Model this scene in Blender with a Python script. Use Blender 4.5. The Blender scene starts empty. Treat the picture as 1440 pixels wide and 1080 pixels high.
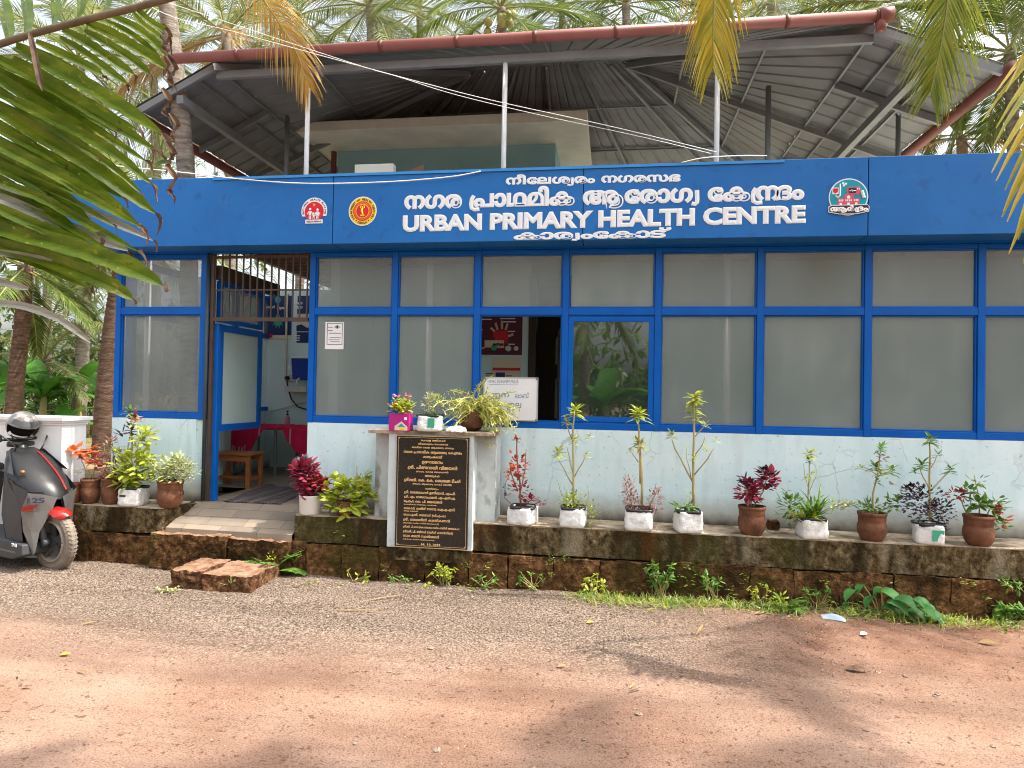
import bpy, math, random
from mathutils import Vector, Matrix, noise
V = Vector
SC = bpy.context.scene
COL = SC.collection

# ------------------------------------------------------------------ camera
CY, CP, CR, FPX = 0.14778, 0.01467, 0.01864, 939.15
CAM = V((0, -6.6, 1.8))
fw = V((-math.sin(CY)*math.cos(CP), math.cos(CY)*math.cos(CP), math.sin(CP)))
rt0 = V((math.cos(CY), math.sin(CY), 0)); up0 = rt0.cross(fw)
rt = rt0*math.cos(CR) + up0*math.sin(CR); up = up0*math.cos(CR) - rt0*math.sin(CR)
cd = bpy.data.cameras.new('camera'); cam = bpy.data.objects.new('camera', cd); COL.objects.link(cam)
cd.sensor_width = 36; cd.lens = FPX/1440*36; cd.clip_start = .05; cd.clip_end = 2000
cam.matrix_world = Matrix(((rt.x, up.x, -fw.x, CAM.x), (rt.y, up.y, -fw.y, CAM.y), (rt.z, up.z, -fw.z, CAM.z), (0, 0, 0, 1)))
SC.camera = cam

# ------------------------------------------------------------------ light
SUN_DIR = V((.50, -.002, .865)).normalized()
w = bpy.data.worlds.new('World'); SC.world = w; w.use_nodes = True
nt = w.node_tree; bg = nt.nodes['Background']
sky = nt.nodes.new('ShaderNodeTexSky'); sky.sky_type = 'NISHITA'; sky.sun_disc = False
sky.sun_elevation = math.asin(SUN_DIR.z); sky.sun_rotation = math.atan2(SUN_DIR.x, SUN_DIR.y)
sky.air_density = 1.0; sky.dust_density = 6.0; sky.ozone_density = 1.0
hs = nt.nodes.new('ShaderNodeHueSaturation'); hs.inputs['Saturation'].default_value = .42; hs.inputs['Value'].default_value = 1.3   # hazy white tropical sky
nt.links.new(sky.outputs[0], hs.inputs['Color']); nt.links.new(hs.outputs[0], bg.inputs[0]); bg.inputs[1].default_value = .15
sl = bpy.data.lights.new('sun', 'SUN'); sl.energy = 3.2; sl.angle = math.radians(.5); sl.color = (1, .95, .86)
so = bpy.data.objects.new('sun', sl); COL.objects.link(so)
so.rotation_euler = SUN_DIR.to_track_quat('Z', 'Y').to_euler()
SC.view_settings.view_transform = 'Standard'; SC.view_settings.look = 'None'
SC.view_settings.exposure = 1.22; SC.view_settings.gamma = 1
SC.cycles.use_denoising = True; SC.cycles.pixel_filter_type = 'BLACKMAN_HARRIS'; SC.cycles.filter_width = 1.05
SC.cycles.max_bounces = 8; SC.cycles.transparent_max_bounces = 12

# ------------------------------------------------------------------ helpers
def ray(px, py): return fw + rt*((px-720)/FPX) - up*((py-540)/FPX)
def AT(px, py, y):                      # the point of the real plane y = const seen at a photo pixel
    d = ray(px, py); return CAM + d*((y-CAM.y)/d.y)
def ATZ(px, py, z):                     # the point of a real level z = const
    d = ray(px, py); return CAM + d*((z-CAM.z)/d.z)
OFF = {}
def base_off(o): return OFF.get(o.name, V((0, 0, 0))) if o else V((0, 0, 0))
def tag(o, label=None, cat=None, group=None, kind=None):
    for k, v in (('label', label), ('category', cat), ('group', group), ('kind', kind)):
        if v: o[k] = v
    return o
def thing(name, label, cat, loc=(0, 0, 0), rz=0, group=None):
    o = bpy.data.objects.new(name, None); COL.objects.link(o); o.empty_display_size = .1
    o.location = loc; o.rotation_euler = (0, 0, rz); OFF[o.name] = V(loc)
    return tag(o, label, cat, group)

class MB:
    def __init__(s): s.v = []; s.f = []; s.m = []
    def add(s, vs, fs, m=0):
        n = len(s.v); s.v += [V(p) for p in vs]
        for f in fs: s.f.append([i+n for i in f]); s.m.append(m)
        return s
    def box(s, x0, x1, y0, y1, z0, z1, m=0):
        return s.add([(x0,y0,z0),(x1,y0,z0),(x1,y1,z0),(x0,y1,z0),(x0,y0,z1),(x1,y0,z1),(x1,y1,z1),(x0,y1,z1)],
                     [(0,3,2,1),(4,5,6,7),(0,1,5,4),(1,2,6,5),(2,3,7,6),(3,0,4,7)], m)
    def bar(s, p, q, w, h=None, m=0, ref=(0, 0, 1)):
        p, q = V(p), V(q); h = h or w; d = (q-p).normalized(); r = V(ref)
        if abs(d.dot(r)) > .98: r = V((1, 0, 0)) if abs(d.x) < .9 else V((0, 1, 0))
        a = d.cross(r).normalized(); b = a.cross(d).normalized()
        vs = [c + a*sx*w/2 + b*sz*h/2 for c in (p, q) for sx, sz in ((-1,-1),(1,-1),(1,1),(-1,1))]
        return s.add(vs, [(0,1,2,3),(7,6,5,4),(0,4,5,1),(1,5,6,2),(2,6,7,3),(3,7,4,0)], m)
    def tube(s, pts, r, n=7, m=0, cap=True):
        pts = [V(p) for p in pts]; k = len(pts); rs = r if isinstance(r, (list, tuple)) else [r]*k
        vs = []; a = None
        for i, p in enumerate(pts):
            d = (pts[min(i+1, k-1)] - pts[max(i-1, 0)]).normalized()
            if a is None:
                a = d.cross(V((0, 0, 1)) if abs(d.z) < .9 else V((1, 0, 0)))
            a = (a - d*a.dot(d)).normalized(); b = d.cross(a)
            vs += [p + (a*math.cos(t*2*math.pi/n) + b*math.sin(t*2*math.pi/n))*rs[i] for t in range(n)]
        fs = [(i*n+j, i*n+(j+1) % n, (i+1)*n+(j+1) % n, (i+1)*n+j) for i in range(k-1) for j in range(n)]
        if cap: fs += [tuple(range(n-1, -1, -1)), tuple(range((k-1)*n, k*n))]
        return s.add(vs, fs, m)
    def lathe(s, prof, c, n=20, m=0, sq=0, jit=0, rnd=None, ax=None):
        vs = []; k = len(prof)
        for r, z in prof:
            for t in range(n):
                a = t*2*math.pi/n; q = 1
                if sq: q = (1-sq) + sq*min(1/max(abs(math.cos(a)), abs(math.sin(a))), 1.35)
                rr = r*q*(1+(rnd.uniform(-jit, jit) if jit else 0))
                p = V((rr*math.cos(a), rr*math.sin(a), z))
                vs.append(V(c) + (ax @ p if ax else p))
        fs = [(i*n+j, i*n+(j+1) % n, (i+1)*n+(j+1) % n, (i+1)*n+j) for i in range(k-1) for j in range(n)]
        if prof[0][0] > 0: fs.append(tuple(range(n-1, -1, -1)))
        if prof[-1][0] > 0: fs.append(tuple(range((k-1)*n, k*n)))
        return s.add(vs, fs, m)
    def leaf(s, pts, ws, side, m=0, fold=.25):      # folded blade: 3 verts across
        pts = [V(p) for p in pts]; k = len(pts); vs = []
        for i, p in enumerate(pts):
            d = (pts[min(i+1, k-1)] - pts[max(i-1, 0)]).normalized()
            a = V(side) - d*d.dot(V(side)); a = a.normalized() if a.length > 1e-5 else V((1, 0, 0))
            nn = d.cross(a)
            vs += [p - a*ws[i]/2 + nn*ws[i]*fold, p, p + a*ws[i]/2 + nn*ws[i]*fold]
        fs = []
        for i in range(k-1):
            b = i*3; fs += [(b, b+1, b+4, b+3), (b+1, b+2, b+5, b+4)]
        return s.add(vs, fs, m)
    def sphere(s, c, r, n=8, m=0, sx=1, sy=1, sz=1):
        vs = []; k = n//2+1
        for i in range(k):
            t = math.pi*i/(k-1)
            for j in range(n):
                a = 2*math.pi*j/n
                vs.append(V(c)+V((r*sx*math.sin(t)*math.cos(a), r*sy*math.sin(t)*math.sin(a), -r*sz*math.cos(t))))
        return s.add(vs, [(i*n+j, i*n+(j+1) % n, (i+1)*n+(j+1) % n, (i+1)*n+j) for i in range(k-1) for j in range(n)], m)
    def prism(s, pts, y0, y1, m=0):                 # polygon in x,z pulled along y
        n = len(pts); vs = [(x, y0, z) for x, z in pts] + [(x, y1, z) for x, z in pts]
        fs = [tuple(range(n)), tuple(range(2*n-1, n-1, -1))] + [(i, i+n, (i+1) % n+n, (i+1) % n) for i in range(n)]
        return s.add(vs, fs, m)
    def xform(s, M): s.v = [M @ p for p in s.v]; return s
    def build(s, name, mats, parent=None, smooth=False, at=None, local=False, bevel=0):
        if not isinstance(mats, (list, tuple)): mats = [mats]
        off = V((0, 0, 0))
        if parent and not local: off = base_off(parent)
        if at is not None: off = V(at)
        me = bpy.data.meshes.new(name); me.from_pydata([tuple(p-off) for p in s.v], [], s.f)
        for mm in mats: me.materials.append(mm)
        if len(mats) > 1: me.polygons.foreach_set('material_index', s.m)
        if smooth: me.polygons.foreach_set('use_smooth', [True]*len(me.polygons))
        me.update()
        o = bpy.data.objects.new(name, me); COL.objects.link(o)
        if parent:
            o.parent = parent; OFF[o.name] = base_off(parent)
        elif at is not None:
            o.location = off; OFF[o.name] = off
        if bevel:
            b = o.modifiers.new('bevel', 'BEVEL'); b.width = bevel; b.segments = 2; b.limit_method = 'ANGLE'
        return o
def roughbox(mb, x0, x1, y0, y1, z0, z1, res=.04, amp=.02, sc=6, m=0, seed=0, mt=0):   # a worn block: gridded and displaced
    def grid(o, u, v, nu, nv, m=m):
        b = len(mb.v)
        for j in range(nv+1):
            for i in range(nu+1):
                p = V(o) + V(u)*i/nu + V(v)*j/nv
                n = noise.noise_vector(p*sc + V((seed, 0, 0))) + .5*noise.noise_vector(p*sc*2.7 + V((0, seed, 0)))
                mb.v.append(p + n*amp)
        for j in range(nv):
            for i in range(nu):
                mb.f.append([b+j*(nu+1)+i, b+j*(nu+1)+i+1, b+(j+1)*(nu+1)+i+1, b+(j+1)*(nu+1)+i]); mb.m.append(m)
    nx, ny, nz = [max(1, round(d/res)) for d in (x1-x0, y1-y0, z1-z0)]
    grid((x0,y0,z0), (x1-x0,0,0), (0,0,z1-z0), nx, nz)
    grid((x0,y0,z1), (x1-x0,0,0), (0,y1-y0,0), nx, ny, mt)
    grid((x1,y0,z0), (0,y1-y0,0), (0,0,z1-z0), ny, nz)
    grid((x0,y1,z0), (0,y0-y1,0), (0,0,z1-z0), ny, nz)
    return mb

# ------------------------------------------------------------------ materials
def nn(nt, t, **kw):
    n = nt.nodes.new(t)
    for k, v in kw.items(): setattr(n, k, v)
    return n
def mat(name, cols, rough=.6, scale=5, spec=.3, metal=0, bump=0, bscale=None, island=0, trans=0, stretch=(1, 1, 1),
        detail=5, lo=.3, hi=.7, coat=0, alpha=0, extra=None):
    m = bpy.data.materials.new(name); m.use_nodes = True; t = m.node_tree; L = t.links.new
    b = t.nodes['Principled BSDF']; out = t.nodes['Material Output']
    b.inputs['Roughness'].default_value = rough; b.inputs['Specular IOR Level'].default_value = spec
    b.inputs['Metallic'].default_value = metal
    if coat: b.inputs['Coat Weight'].default_value = coat; b.inputs['Coat Roughness'].default_value = .06
    geo = nn(t, 'ShaderNodeNewGeometry'); mp = nn(t, 'ShaderNodeMapping'); mp.inputs['Scale'].default_value = stretch
    L(geo.outputs['Position'], mp.inputs[0])
    col = None
    if len(cols) > 1:
        no = nn(t, 'ShaderNodeTexNoise'); no.inputs['Scale'].default_value = scale; no.inputs['Detail'].default_value = detail
        no.inputs['Roughness'].default_value = .62
        L(mp.outputs[0], no.inputs['Vector']); fac = no.outputs[0]
        rng = nn(t, 'ShaderNodeMapRange'); rng.inputs[1].default_value = lo; rng.inputs[2].default_value = hi
        L(fac, rng.inputs[0]); fac = rng.outputs[0]
        if island:
            mx = nn(t, 'ShaderNodeMix'); mx.inputs[0].default_value = island
            L(fac, mx.inputs[2]); L(geo.outputs['Random Per Island'], mx.inputs[3]); fac = mx.outputs[0]
        rp = nn(t, 'ShaderNodeValToRGB'); e = rp.color_ramp.elements
        while len(e) < len(cols): e.new(.5)
        for i, c in enumerate(cols): e[i].position = i/(len(cols)-1); e[i].color = (*c, 1)
        L(fac, rp.inputs[0]); col = rp.outputs[0]; L(col, b.inputs['Base Color'])
    else: b.inputs['Base Color'].default_value = (*cols[0], 1)
    if bump:
        n2 = nn(t, 'ShaderNodeTexNoise'); n2.inputs['Scale'].default_value = bscale or scale*4; n2.inputs['Detail'].default_value = 6
        bp = nn(t, 'ShaderNodeBump'); bp.inputs['Strength'].default_value = bump; bp.inputs['Distance'].default_value = .02
        L(mp.outputs[0], n2.inputs['Vector']); L(n2.outputs[0], bp.inputs['Height']); L(bp.outputs[0], b.inputs['Normal'])
    sh = b.outputs[0]
    if trans:
        tr = nn(t, 'ShaderNodeBsdfTranslucent'); mx = nn(t, 'ShaderNodeMixShader'); mx.inputs[0].default_value = trans
        if col: L(col, tr.inputs[0])
        else: tr.inputs[0].default_value = (*cols[0], 1)
        L(sh, mx.inputs[1]); L(tr.outputs[0], mx.inputs[2]); sh = mx.outputs[0]
    if alpha:
        tp = nn(t, 'ShaderNodeBsdfTransparent'); mx = nn(t, 'ShaderNodeMixShader'); mx.inputs[0].default_value = alpha
        L(sh, mx.inputs[1]); L(tp.outputs[0], mx.inputs[2]); sh = mx.outputs[0]
    L(sh, out.inputs[0])
    if extra: extra(t, b, mp, L, sh, out)
    return m

def stains(strength, c, sc, stretch, lo, hi):     # darker runs over the base colour, with a shape of their own
    def f(t, b, mp, L, sh, out):
        m2 = nn(t, 'ShaderNodeMapping'); m2.inputs['Scale'].default_value = stretch
        g = nn(t, 'ShaderNodeNewGeometry'); L(g.outputs['Position'], m2.inputs[0])
        no = nn(t, 'ShaderNodeTexNoise'); no.inputs['Scale'].default_value = sc; no.inputs['Detail'].default_value = 7
        L(m2.outputs[0], no.inputs['Vector'])
        r = nn(t, 'ShaderNodeMapRange'); r.inputs[1].default_value = lo; r.inputs[2].default_value = hi; r.inputs[4].default_value = strength
        L(no.outputs[0], r.inputs[0])
        mx = nn(t, 'ShaderNodeMix', data_type='RGBA'); src = b.inputs['Base Color']
        if src.links: L(src.links[0].from_socket, mx.inputs[6])
        else: mx.inputs[6].default_value = src.default_value
        mx.inputs[7].default_value = (*c, 1); L(r.outputs[0], mx.inputs[0]); L(mx.outputs[2], b.inputs['Base Color'])
    return f
def also(*fs):
    def f(*a):
        for g in fs: g(*a)
    return f
def foot_dirt(z0, z1, c):      # dirt line where the wall meets the ledge (a stain with its own edge)
    def f(t, b, mp, L, sh, out):
        g = nn(t, 'ShaderNodeNewGeometry'); sx = nn(t, 'ShaderNodeSeparateXYZ'); L(g.outputs['Position'], sx.inputs[0])
        no = nn(t, 'ShaderNodeTexNoise'); no.inputs['Scale'].default_value = 9; no.inputs['Detail'].default_value = 8; L(g.outputs['Position'], no.inputs['Vector'])
        ma = nn(t, 'ShaderNodeMath', operation='MULTIPLY_ADD'); L(no.outputs[0], ma.inputs[0]); ma.inputs[1].default_value = -.14; L(sx.outputs[2], ma.inputs[2])
        r = nn(t, 'ShaderNodeMapRange'); r.inputs[1].default_value = z1; r.inputs[2].default_value = z0; L(ma.outputs[0], r.inputs[0])
        mx = nn(t, 'ShaderNodeMix', data_type='RGBA'); src = b.inputs['Base Color']
        L(src.links[0].from_socket, mx.inputs[6]); mx.inputs[7].default_value = (*c, 1); L(r.outputs[0], mx.inputs[0]); L(mx.outputs[2], b.inputs['Base Color'])
    return f

def cracks(c):                 # hairline cracks in the plaster
    def f(t, b, mp, L, sh, out):
        g = nn(t, 'ShaderNodeNewGeometry'); no = nn(t, 'ShaderNodeTexNoise'); no.inputs['Scale'].default_value = 5; no.inputs['Detail'].default_value = 6; L(g.outputs['Position'], no.inputs['Vector'])
        ad = nn(t, 'ShaderNodeMix', data_type='RGBA'); ad.inputs[0].default_value = .12; L(g.outputs['Position'], ad.inputs[6]); L(no.outputs[1], ad.inputs[7])
        vo = nn(t, 'ShaderNodeTexVoronoi', feature='DISTANCE_TO_EDGE'); vo.inputs['Scale'].default_value = 4.2; L(ad.outputs[2], vo.inputs['Vector'])
        r = nn(t, 'ShaderNodeMapRange'); r.inputs[1].default_value = .022; r.inputs[2].default_value = .004; L(vo.outputs['Distance'], r.inputs[0])
        n2 = nn(t, 'ShaderNodeTexNoise'); n2.inputs['Scale'].default_value = 1.6; L(g.outputs['Position'], n2.inputs['Vector'])
        r2 = nn(t, 'ShaderNodeMapRange'); r2.inputs[1].default_value = .52; r2.inputs[2].default_value = .62; r2.inputs[4].default_value = .45; L(n2.outputs[0], r2.inputs[0])
        mu = nn(t, 'ShaderNodeMath', operation='MULTIPLY'); L(r.outputs[0], mu.inputs[0]); L(r2.outputs[0], mu.inputs[1])
        mx = nn(t, 'ShaderNodeMix', data_type='RGBA'); src = b.inputs['Base Color']; L(src.links[0].from_socket, mx.inputs[6]); mx.inputs[7].default_value = (*c, 1); L(mu.outputs[0], mx.inputs[0]); L(mx.outputs[2], src)
    return f
def per_object(lo, hi):        # every pane of film a little different
    def f(t, b, mp, L, sh, out):
        oi = nn(t, 'ShaderNodeObjectInfo'); r = nn(t, 'ShaderNodeMapRange'); r.inputs[3].default_value = lo; r.inputs[4].default_value = hi; L(oi.outputs['Random'], r.inputs[0])
        hs = nn(t, 'ShaderNodeHueSaturation'); src = b.inputs['Base Color']; L(src.links[0].from_socket, hs.inputs['Color']); L(r.outputs[0], hs.inputs['Value']); L(hs.outputs[0], src)
    return f
M = {}
M['blue'] = mat('blue_frame_paint', [(.0015, .085, .38), (.002, .108, .46)], .3, 3, .22)
M['fascia'] = mat('blue_fascia_panel', [(.007, .110, .37), (.013, .148, .45)], .36, 1.0, .3, bump=.10, bscale=1.6, extra=also(
    stains(.14, (.10, .20, .42), 9, (1, 1, 2.2), .60, .72), stains(.30, (.03, .07, .2), 3, (1.2, 1, .25), .60, .8), stains(.35, (.012, .05, .16), 7, (1.3, 1, .9), .60, .70)))
M['cap'] = mat('skylit_blue_cap', [(.02, .20, .55), (.03, .26, .62)], .35, 3, .5)  # fascia blue made lighter: sky light on the angled strip is painted in
M['wall'] = mat('pale_blue_wall', [(.56, .73, .77), (.63, .79, .82), (.70, .83, .85)], .8, 2.2, .2, bump=.12, bscale=14, extra=also(
    stains(.35, (.36, .42, .43), 3.2, (2.2, 2.2, .35), .52, .75), stains(.6, (.30, .34, .34), 26, (1, 1, 1), .63, .70),
    cracks((.22, .25, .25)), foot_dirt(.62, .80, (.44, .45, .41)), foot_dirt(.50, .63, (.10, .075, .05))))
M['wallin'] = mat('interior_wall', [(.56, .72, .70), (.62, .76, .74)], .8, 2, .2)
M['white'] = mat('white_paint', [(.74, .74, .72), (.82, .82, .80)], .6, 4, .3)
M['letter'] = mat('white_lettering', [(.70, .74, .76), (.80, .82, .83)], .45, 30, .4)
M['compound'] = mat('white_wall_paint', [(.74, .75, .75), (.81, .81, .80)], .75, 3, .2, bump=.06, extra=stains(.25, (.5, .5, .46), 4, (1.5, 1.5, .4), .55, .75))
M['pane'] = mat('frosted_glass', [(.20, .245, .235), (.26, .305, .295), (.335, .375, .36)], .13, 1.1, .6, alpha=.54, stretch=(1.6, 1, .7), lo=.25, hi=.75, extra=also(stains(.3, (.40, .42, .39), 2.5, (3, 1, .3), .56, .8), stains(.25, (.14, .15, .13), 1.1, (1, 1, 1.3), .52, .75), per_object(.82, 1.16)))
M['clear'] = mat('dark_clear_glass', [(.004, .008, .006)], .015, 1, .9, alpha=.35, coat=1)
M['clear'].node_tree.nodes['Principled BSDF'].inputs['IOR'].default_value = 1.9
M['moss'] = mat('mossy_concrete', [(.022, .016, .007), (.085, .060, .028), (.18, .135, .072), (.36, .30, .20)], .95, 17, .1, bump=1.0, bscale=60,
    stretch=(1, 1, .8), lo=.34, hi=.74, detail=9, extra=also(stains(.5, (.36, .31, .22), 3.4, (1.2, 1, .6), .57, .70), stains(.9, (.022, .015, .006), 2.6, (1.6, 1, .30), .50, .62), stains(.7, (.045, .042, .010), 1.7, (1, 1, .5), .54, .68), stains(.6, (.10, .036, .010), 2.1, (1.8, 1, .25), .57, .68)))
M['laterite'] = mat('laterite', [(.024, .013, .006), (.095, .047, .020), (.18, .092, .038), (.36, .22, .12)], .97, 19, .08, bump=1.0, bscale=52, lo=.32, hi=.76, detail=9,
    extra=also(stains(.75, (.020, .014, .006), 2.6, (1, 1, .8), .5, .62), stains(.6, (.05, .045, .010), 1.9, (1, 1, 1), .55, .66)))
M['step'] = mat('laterite_step', [(.026, .012, .007), (.09, .043, .021), (.18, .095, .050), (.34, .22, .135)], .97, 17, .08, bump=1.0, bscale=48, lo=.3, hi=.74, detail=9, extra=stains(.6, (.12, .05, .02), 4, (1, 1, 1), .52, .66))
M['tread'] = mat('sunlit_step_top', [(.12, .056, .03), (.235, .135, .085), (.33, .215, .145)], .95, 9, .1, bump=.6, bscale=40, lo=.3, hi=.7)  # paler than the step fronts: sunlight on the tops is painted in
M['ledgetop'] = mat('ledge_top', [(.20, .14, .09), (.42, .33, .24), (.55, .46, .36)], .9, 7, .15, bump=.4, extra=stains(.8, (.09, .065, .035), 3, (1, 1, 1), .5, .64))
M['metal'] = mat('grey_roof_steel', [(.165, .17, .17), (.215, .22, .22)], .5, 4, .4, metal=.2)
M['sheet'] = mat('roof_sheet', [(.145, .147, .148), (.19, .192, .192)], .5, 1.5, .35, metal=.1, extra=stains(.5, (.075, .06, .05), 1.2, (.5, 2, 1), .5, .7))
M['sheettop'] = mat('roof_sheet_top', [(.20, .20, .20), (.25, .245, .24)], .5, 2)
M['gutter'] = mat('red_gutter', [(.24, .075, .060), (.31, .115, .095)], .45, 3, .4, extra=stains(.5, (.22, .09, .07), 5, (1, 1, 3), .52, .7))
M['gutterdark'] = mat('brown_gutter', [(.13, .035, .025), (.18, .055, .04)], .5, 3, .4)
M['post'] = mat('white_post', [(.60, .62, .61), (.70, .71, .70)], .5, 4, .4)
M['concrete'] = mat('concrete_slab', [(.52, .51, .44), (.66, .64, .56)], .9, 3, .2, bump=.2)
M['teal'] = mat('teal_wall', [(.22, .37, .42), (.27, .43, .48)], .8, 2, .2)
M['grille'] = mat('brown_grille', [(.055, .035, .025), (.085, .055, .04)], .5, 6, .4)
M['darkwood'] = mat('dark_wood', [(.022, .012, .008), (.05, .028, .018)], .5, 6, .3, stretch=(6, 6, .6))
M['wood'] = mat('bench_wood', [(.28, .085, .025), (.44, .16, .055)], .42, 6, .4, stretch=(1, 5, 5))
M['slat'] = mat('brown_slats', [(.11, .055, .03), (.17, .09, .05)], .6, 5, .3)
M['black'] = mat('black_plastic', [(.012, .012, .013), (.02, .02, .021)], .4, 6, .4)
M['pipe'] = mat('dark_pipe', [(.03, .045, .05), (.05, .065, .07)], .45, 6, .4)
M['cablew'] = mat('white_cable', [(.66, .66, .62)], .5)
M['clay'] = mat('terracotta', [(.075, .032, .018), (.15, .062, .032), (.21, .092, .048)], .75, 9, .25, bump=.25, extra=stains(.5, (.06, .035, .02), 5, (1, 1, .6), .55, .7))
M['redclay'] = mat('red_terracotta', [(.22, .065, .035), (.34, .11, .06)], .7, 9, .25, bump=.2)
M['bag'] = mat('white_grow_bag', [(.55, .55, .54), (.76, .76, .74), (.80, .80, .79)], .42, 14, .4, bump=.5, bscale=22, extra=stains(.6, (.36, .31, .25), 6, (1, 1, .5), .58, .74))
M['soil'] = mat('soil', [(.03, .018, .01), (.10, .06, .035)], .95, 30, .1, bump=.8)
M['granite'] = mat('black_granite', [(.012, .011, .010), (.022, .020, .018)], .22, 60, .5)
M['gold'] = mat('gold_lettering', [(.55, .33, .13), (.68, .44, .20)], .5, 30, .5)
M['greyconc'] = mat('grey_painted_concrete', [(.42, .46, .46), (.56, .60, .60)], .85, 4, .2, bump=.2, extra=also(stains(.9, (.17, .155, .12), 7, (1, 1, .6), .52, .68)))
M['trunk'] = mat('palm_bark', [(.12, .095, .075), (.25, .21, .17), (.38, .33, .27)], .9, 6, .15, bump=.7, stretch=(1, 1, 4))
M['trunkbrown'] = mat('brown_palm_bark', [(.07, .040, .028), (.14, .085, .058), (.22, .145, .105)], .9, 6, .15, bump=.7, stretch=(1, 1, 4))
M['rachis'] = mat('rachis', [(.20, .21, .06), (.30, .27, .10)], .6, 5, .3)
def lf(name, cols, tr=.3, isl=.7, rough=.42, spec=.4): return mat(name, cols, rough, 7, spec, island=isl, trans=tr)
M['palm'] = lf('palm_leaf', [(.04, .085, .015), (.12, .18, .03), (.28, .32, .08)], .45)
M['palmpale'] = lf('pale_palm_leaf', [(.08, .12, .03), (.22, .26, .09), (.46, .46, .24)], .45)
M['palmyel'] = lf('yellow_palm_leaf', [(.16, .19, .02), (.42, .35, .02), (.58, .36, .03)], .4)
M['palmdry'] = lf('dry_palm_leaf', [(.20, .12, .05), (.38, .25, .11), (.50, .36, .19)], .3)
M['palmor'] = lf('orange_palm_leaf', [(.34, .15, .04), (.58, .34, .04), (.50, .38, .18)], .35)
M['lg'] = lf('green_leaf', [(.05, .14, .02), (.13, .27, .04), (.25, .40, .07)], .35)
M['ly'] = lf('yellow_green_leaf', [(.24, .34, .03), (.44, .50, .05), (.62, .62, .14)], .4)
M['lp'] = lf('pale_leaf', [(.30, .36, .12), (.46, .48, .20), (.58, .58, .34)], .3)
M['lr'] = lf('red_leaf', [(.16, .018, .018), (.34, .04, .03), (.45, .12, .05)], .3)
M['lm'] = lf('magenta_leaf', [(.14, .012, .028), (.33, .03, .075), (.40, .09, .10)], .3)
M['lpu'] = lf('purple_leaf', [(.020, .010, .018), (.05, .025, .04), (.10, .05, .07)], .15)
M['lo'] = lf('orange_leaf', [(.55, .10, .025), (.68, .17, .05)], .35)
M['lpk'] = lf('pink_feather_leaf', [(.30, .07, .06), (.46, .16, .12), (.55, .33, .22)], .3)
M['lstr'] = lf('stringy_leaf', [(.46, .50, .09), (.64, .64, .18), (.74, .68, .30)], .35)
M['banana'] = lf('banana_leaf', [(.035, .12, .015), (.07, .22, .025), (.17, .36, .05)], .35)
M['bush'] = lf('bush_leaf', [(.03, .06, .014), (.07, .12, .028), (.15, .21, .055)], .3)
M['stem'] = mat('green_stem', [(.30, .26, .09), (.46, .38, .17)], .6, 9)
M['stemred'] = mat('red_stem', [(.24, .05, .035), (.30, .11, .06)], .6, 9)
M['stemdark'] = mat('dark_stem', [(.06, .045, .03), (.12, .09, .06)], .7, 9)
M['flower'] = lf('red_flower', [(.70, .02, .05), (.80, .06, .10)], .3)
M['pink'] = lf('pink_flower', [(.75, .16, .22), (.80, .30, .30)], .3)
def flat(name, c, r=.5, **k): return mat(name, [c], r, **k)
M['red'] = flat('red_print', (.62, .015, .035)); M['yellow'] = flat('yellow_print', (.80, .55, .02)); M['orange'] = flat('orange_print', (.72, .12, .01))
M['ink'] = flat('dark_ink', (.03, .03, .05)); M['tealp'] = flat('teal_print', (.01, .30, .40)); M['pinkp'] = flat('pink_print', (.62, .09, .15))
M['navy'] = flat('navy_print', (.012, .03, .11)); M['maroon'] = flat('maroon_print', (.10, .014, .035)); M['cream'] = flat('cream_print', (.68, .56, .40))
M['paper'] = flat('white_paper', (.80, .80, .80), .6); M['greenp'] = flat('green_print', (.05, .36, .22)); M['skin'] = flat('skin_print', (.62, .40, .30))
M['magp'] = flat('magenta_carton', (.42, .02, .20), .4); M['bluep'] = flat('blue_plastic', (.012, .05, .30), .35); M['lineblue'] = flat('marker_ink', (.22, .24, .34))
M['board'] = mat('whiteboard', [(.72, .72, .74), (.78, .78, .79)], .25, 2, .5)
M['alu'] = mat('aluminium', [(.55, .55, .54)], .35, 1, .5, metal=.6)
M['cloth'] = mat('crimson_cloth', [(.55, .010, .055), (.68, .020, .085)], .8, 4, .2)
M['conduit'] = flat('conduit', (.60, .58, .48))
M['silver'] = mat('silver_grey_paint', [(.13, .127, .122), (.165, .16, .152)], .38, 2, .5, metal=.35, coat=.3)
M['gblack'] = mat('gloss_black_paint', [(.010, .010, .011), (.016, .016, .017)], .38, 3, .4, coat=.12, extra=stains(.35, (.10, .085, .07), 6, (1, 1, .7), .52, .75))
M['mgrey'] = mat('dark_grey_plastic', [(.04, .043, .047), (.055, .058, .062)], .48, 4, .4, extra=stains(.4, (.10, .09, .08), 5, (1, 1, .5), .55, .75))
M['redp'] = mat('red_gloss', [(.26, .009, .008), (.33, .014, .011)], .28, 3, .5, coat=.4)
M['tyre'] = mat('dusty_tyre', [(.16, .13, .105), (.26, .215, .175)], .9, 12, .1, bump=.4)
M['helmet'] = mat('helmet_shell', [(.10, .09, .085), (.17, .155, .145), (.45, .42, .40)], .25, 7, .5, coat=.5, lo=.42, hi=.66)
M['chrome'] = flat('chrome', (.6, .6, .6), .2, metal=1)

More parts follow.
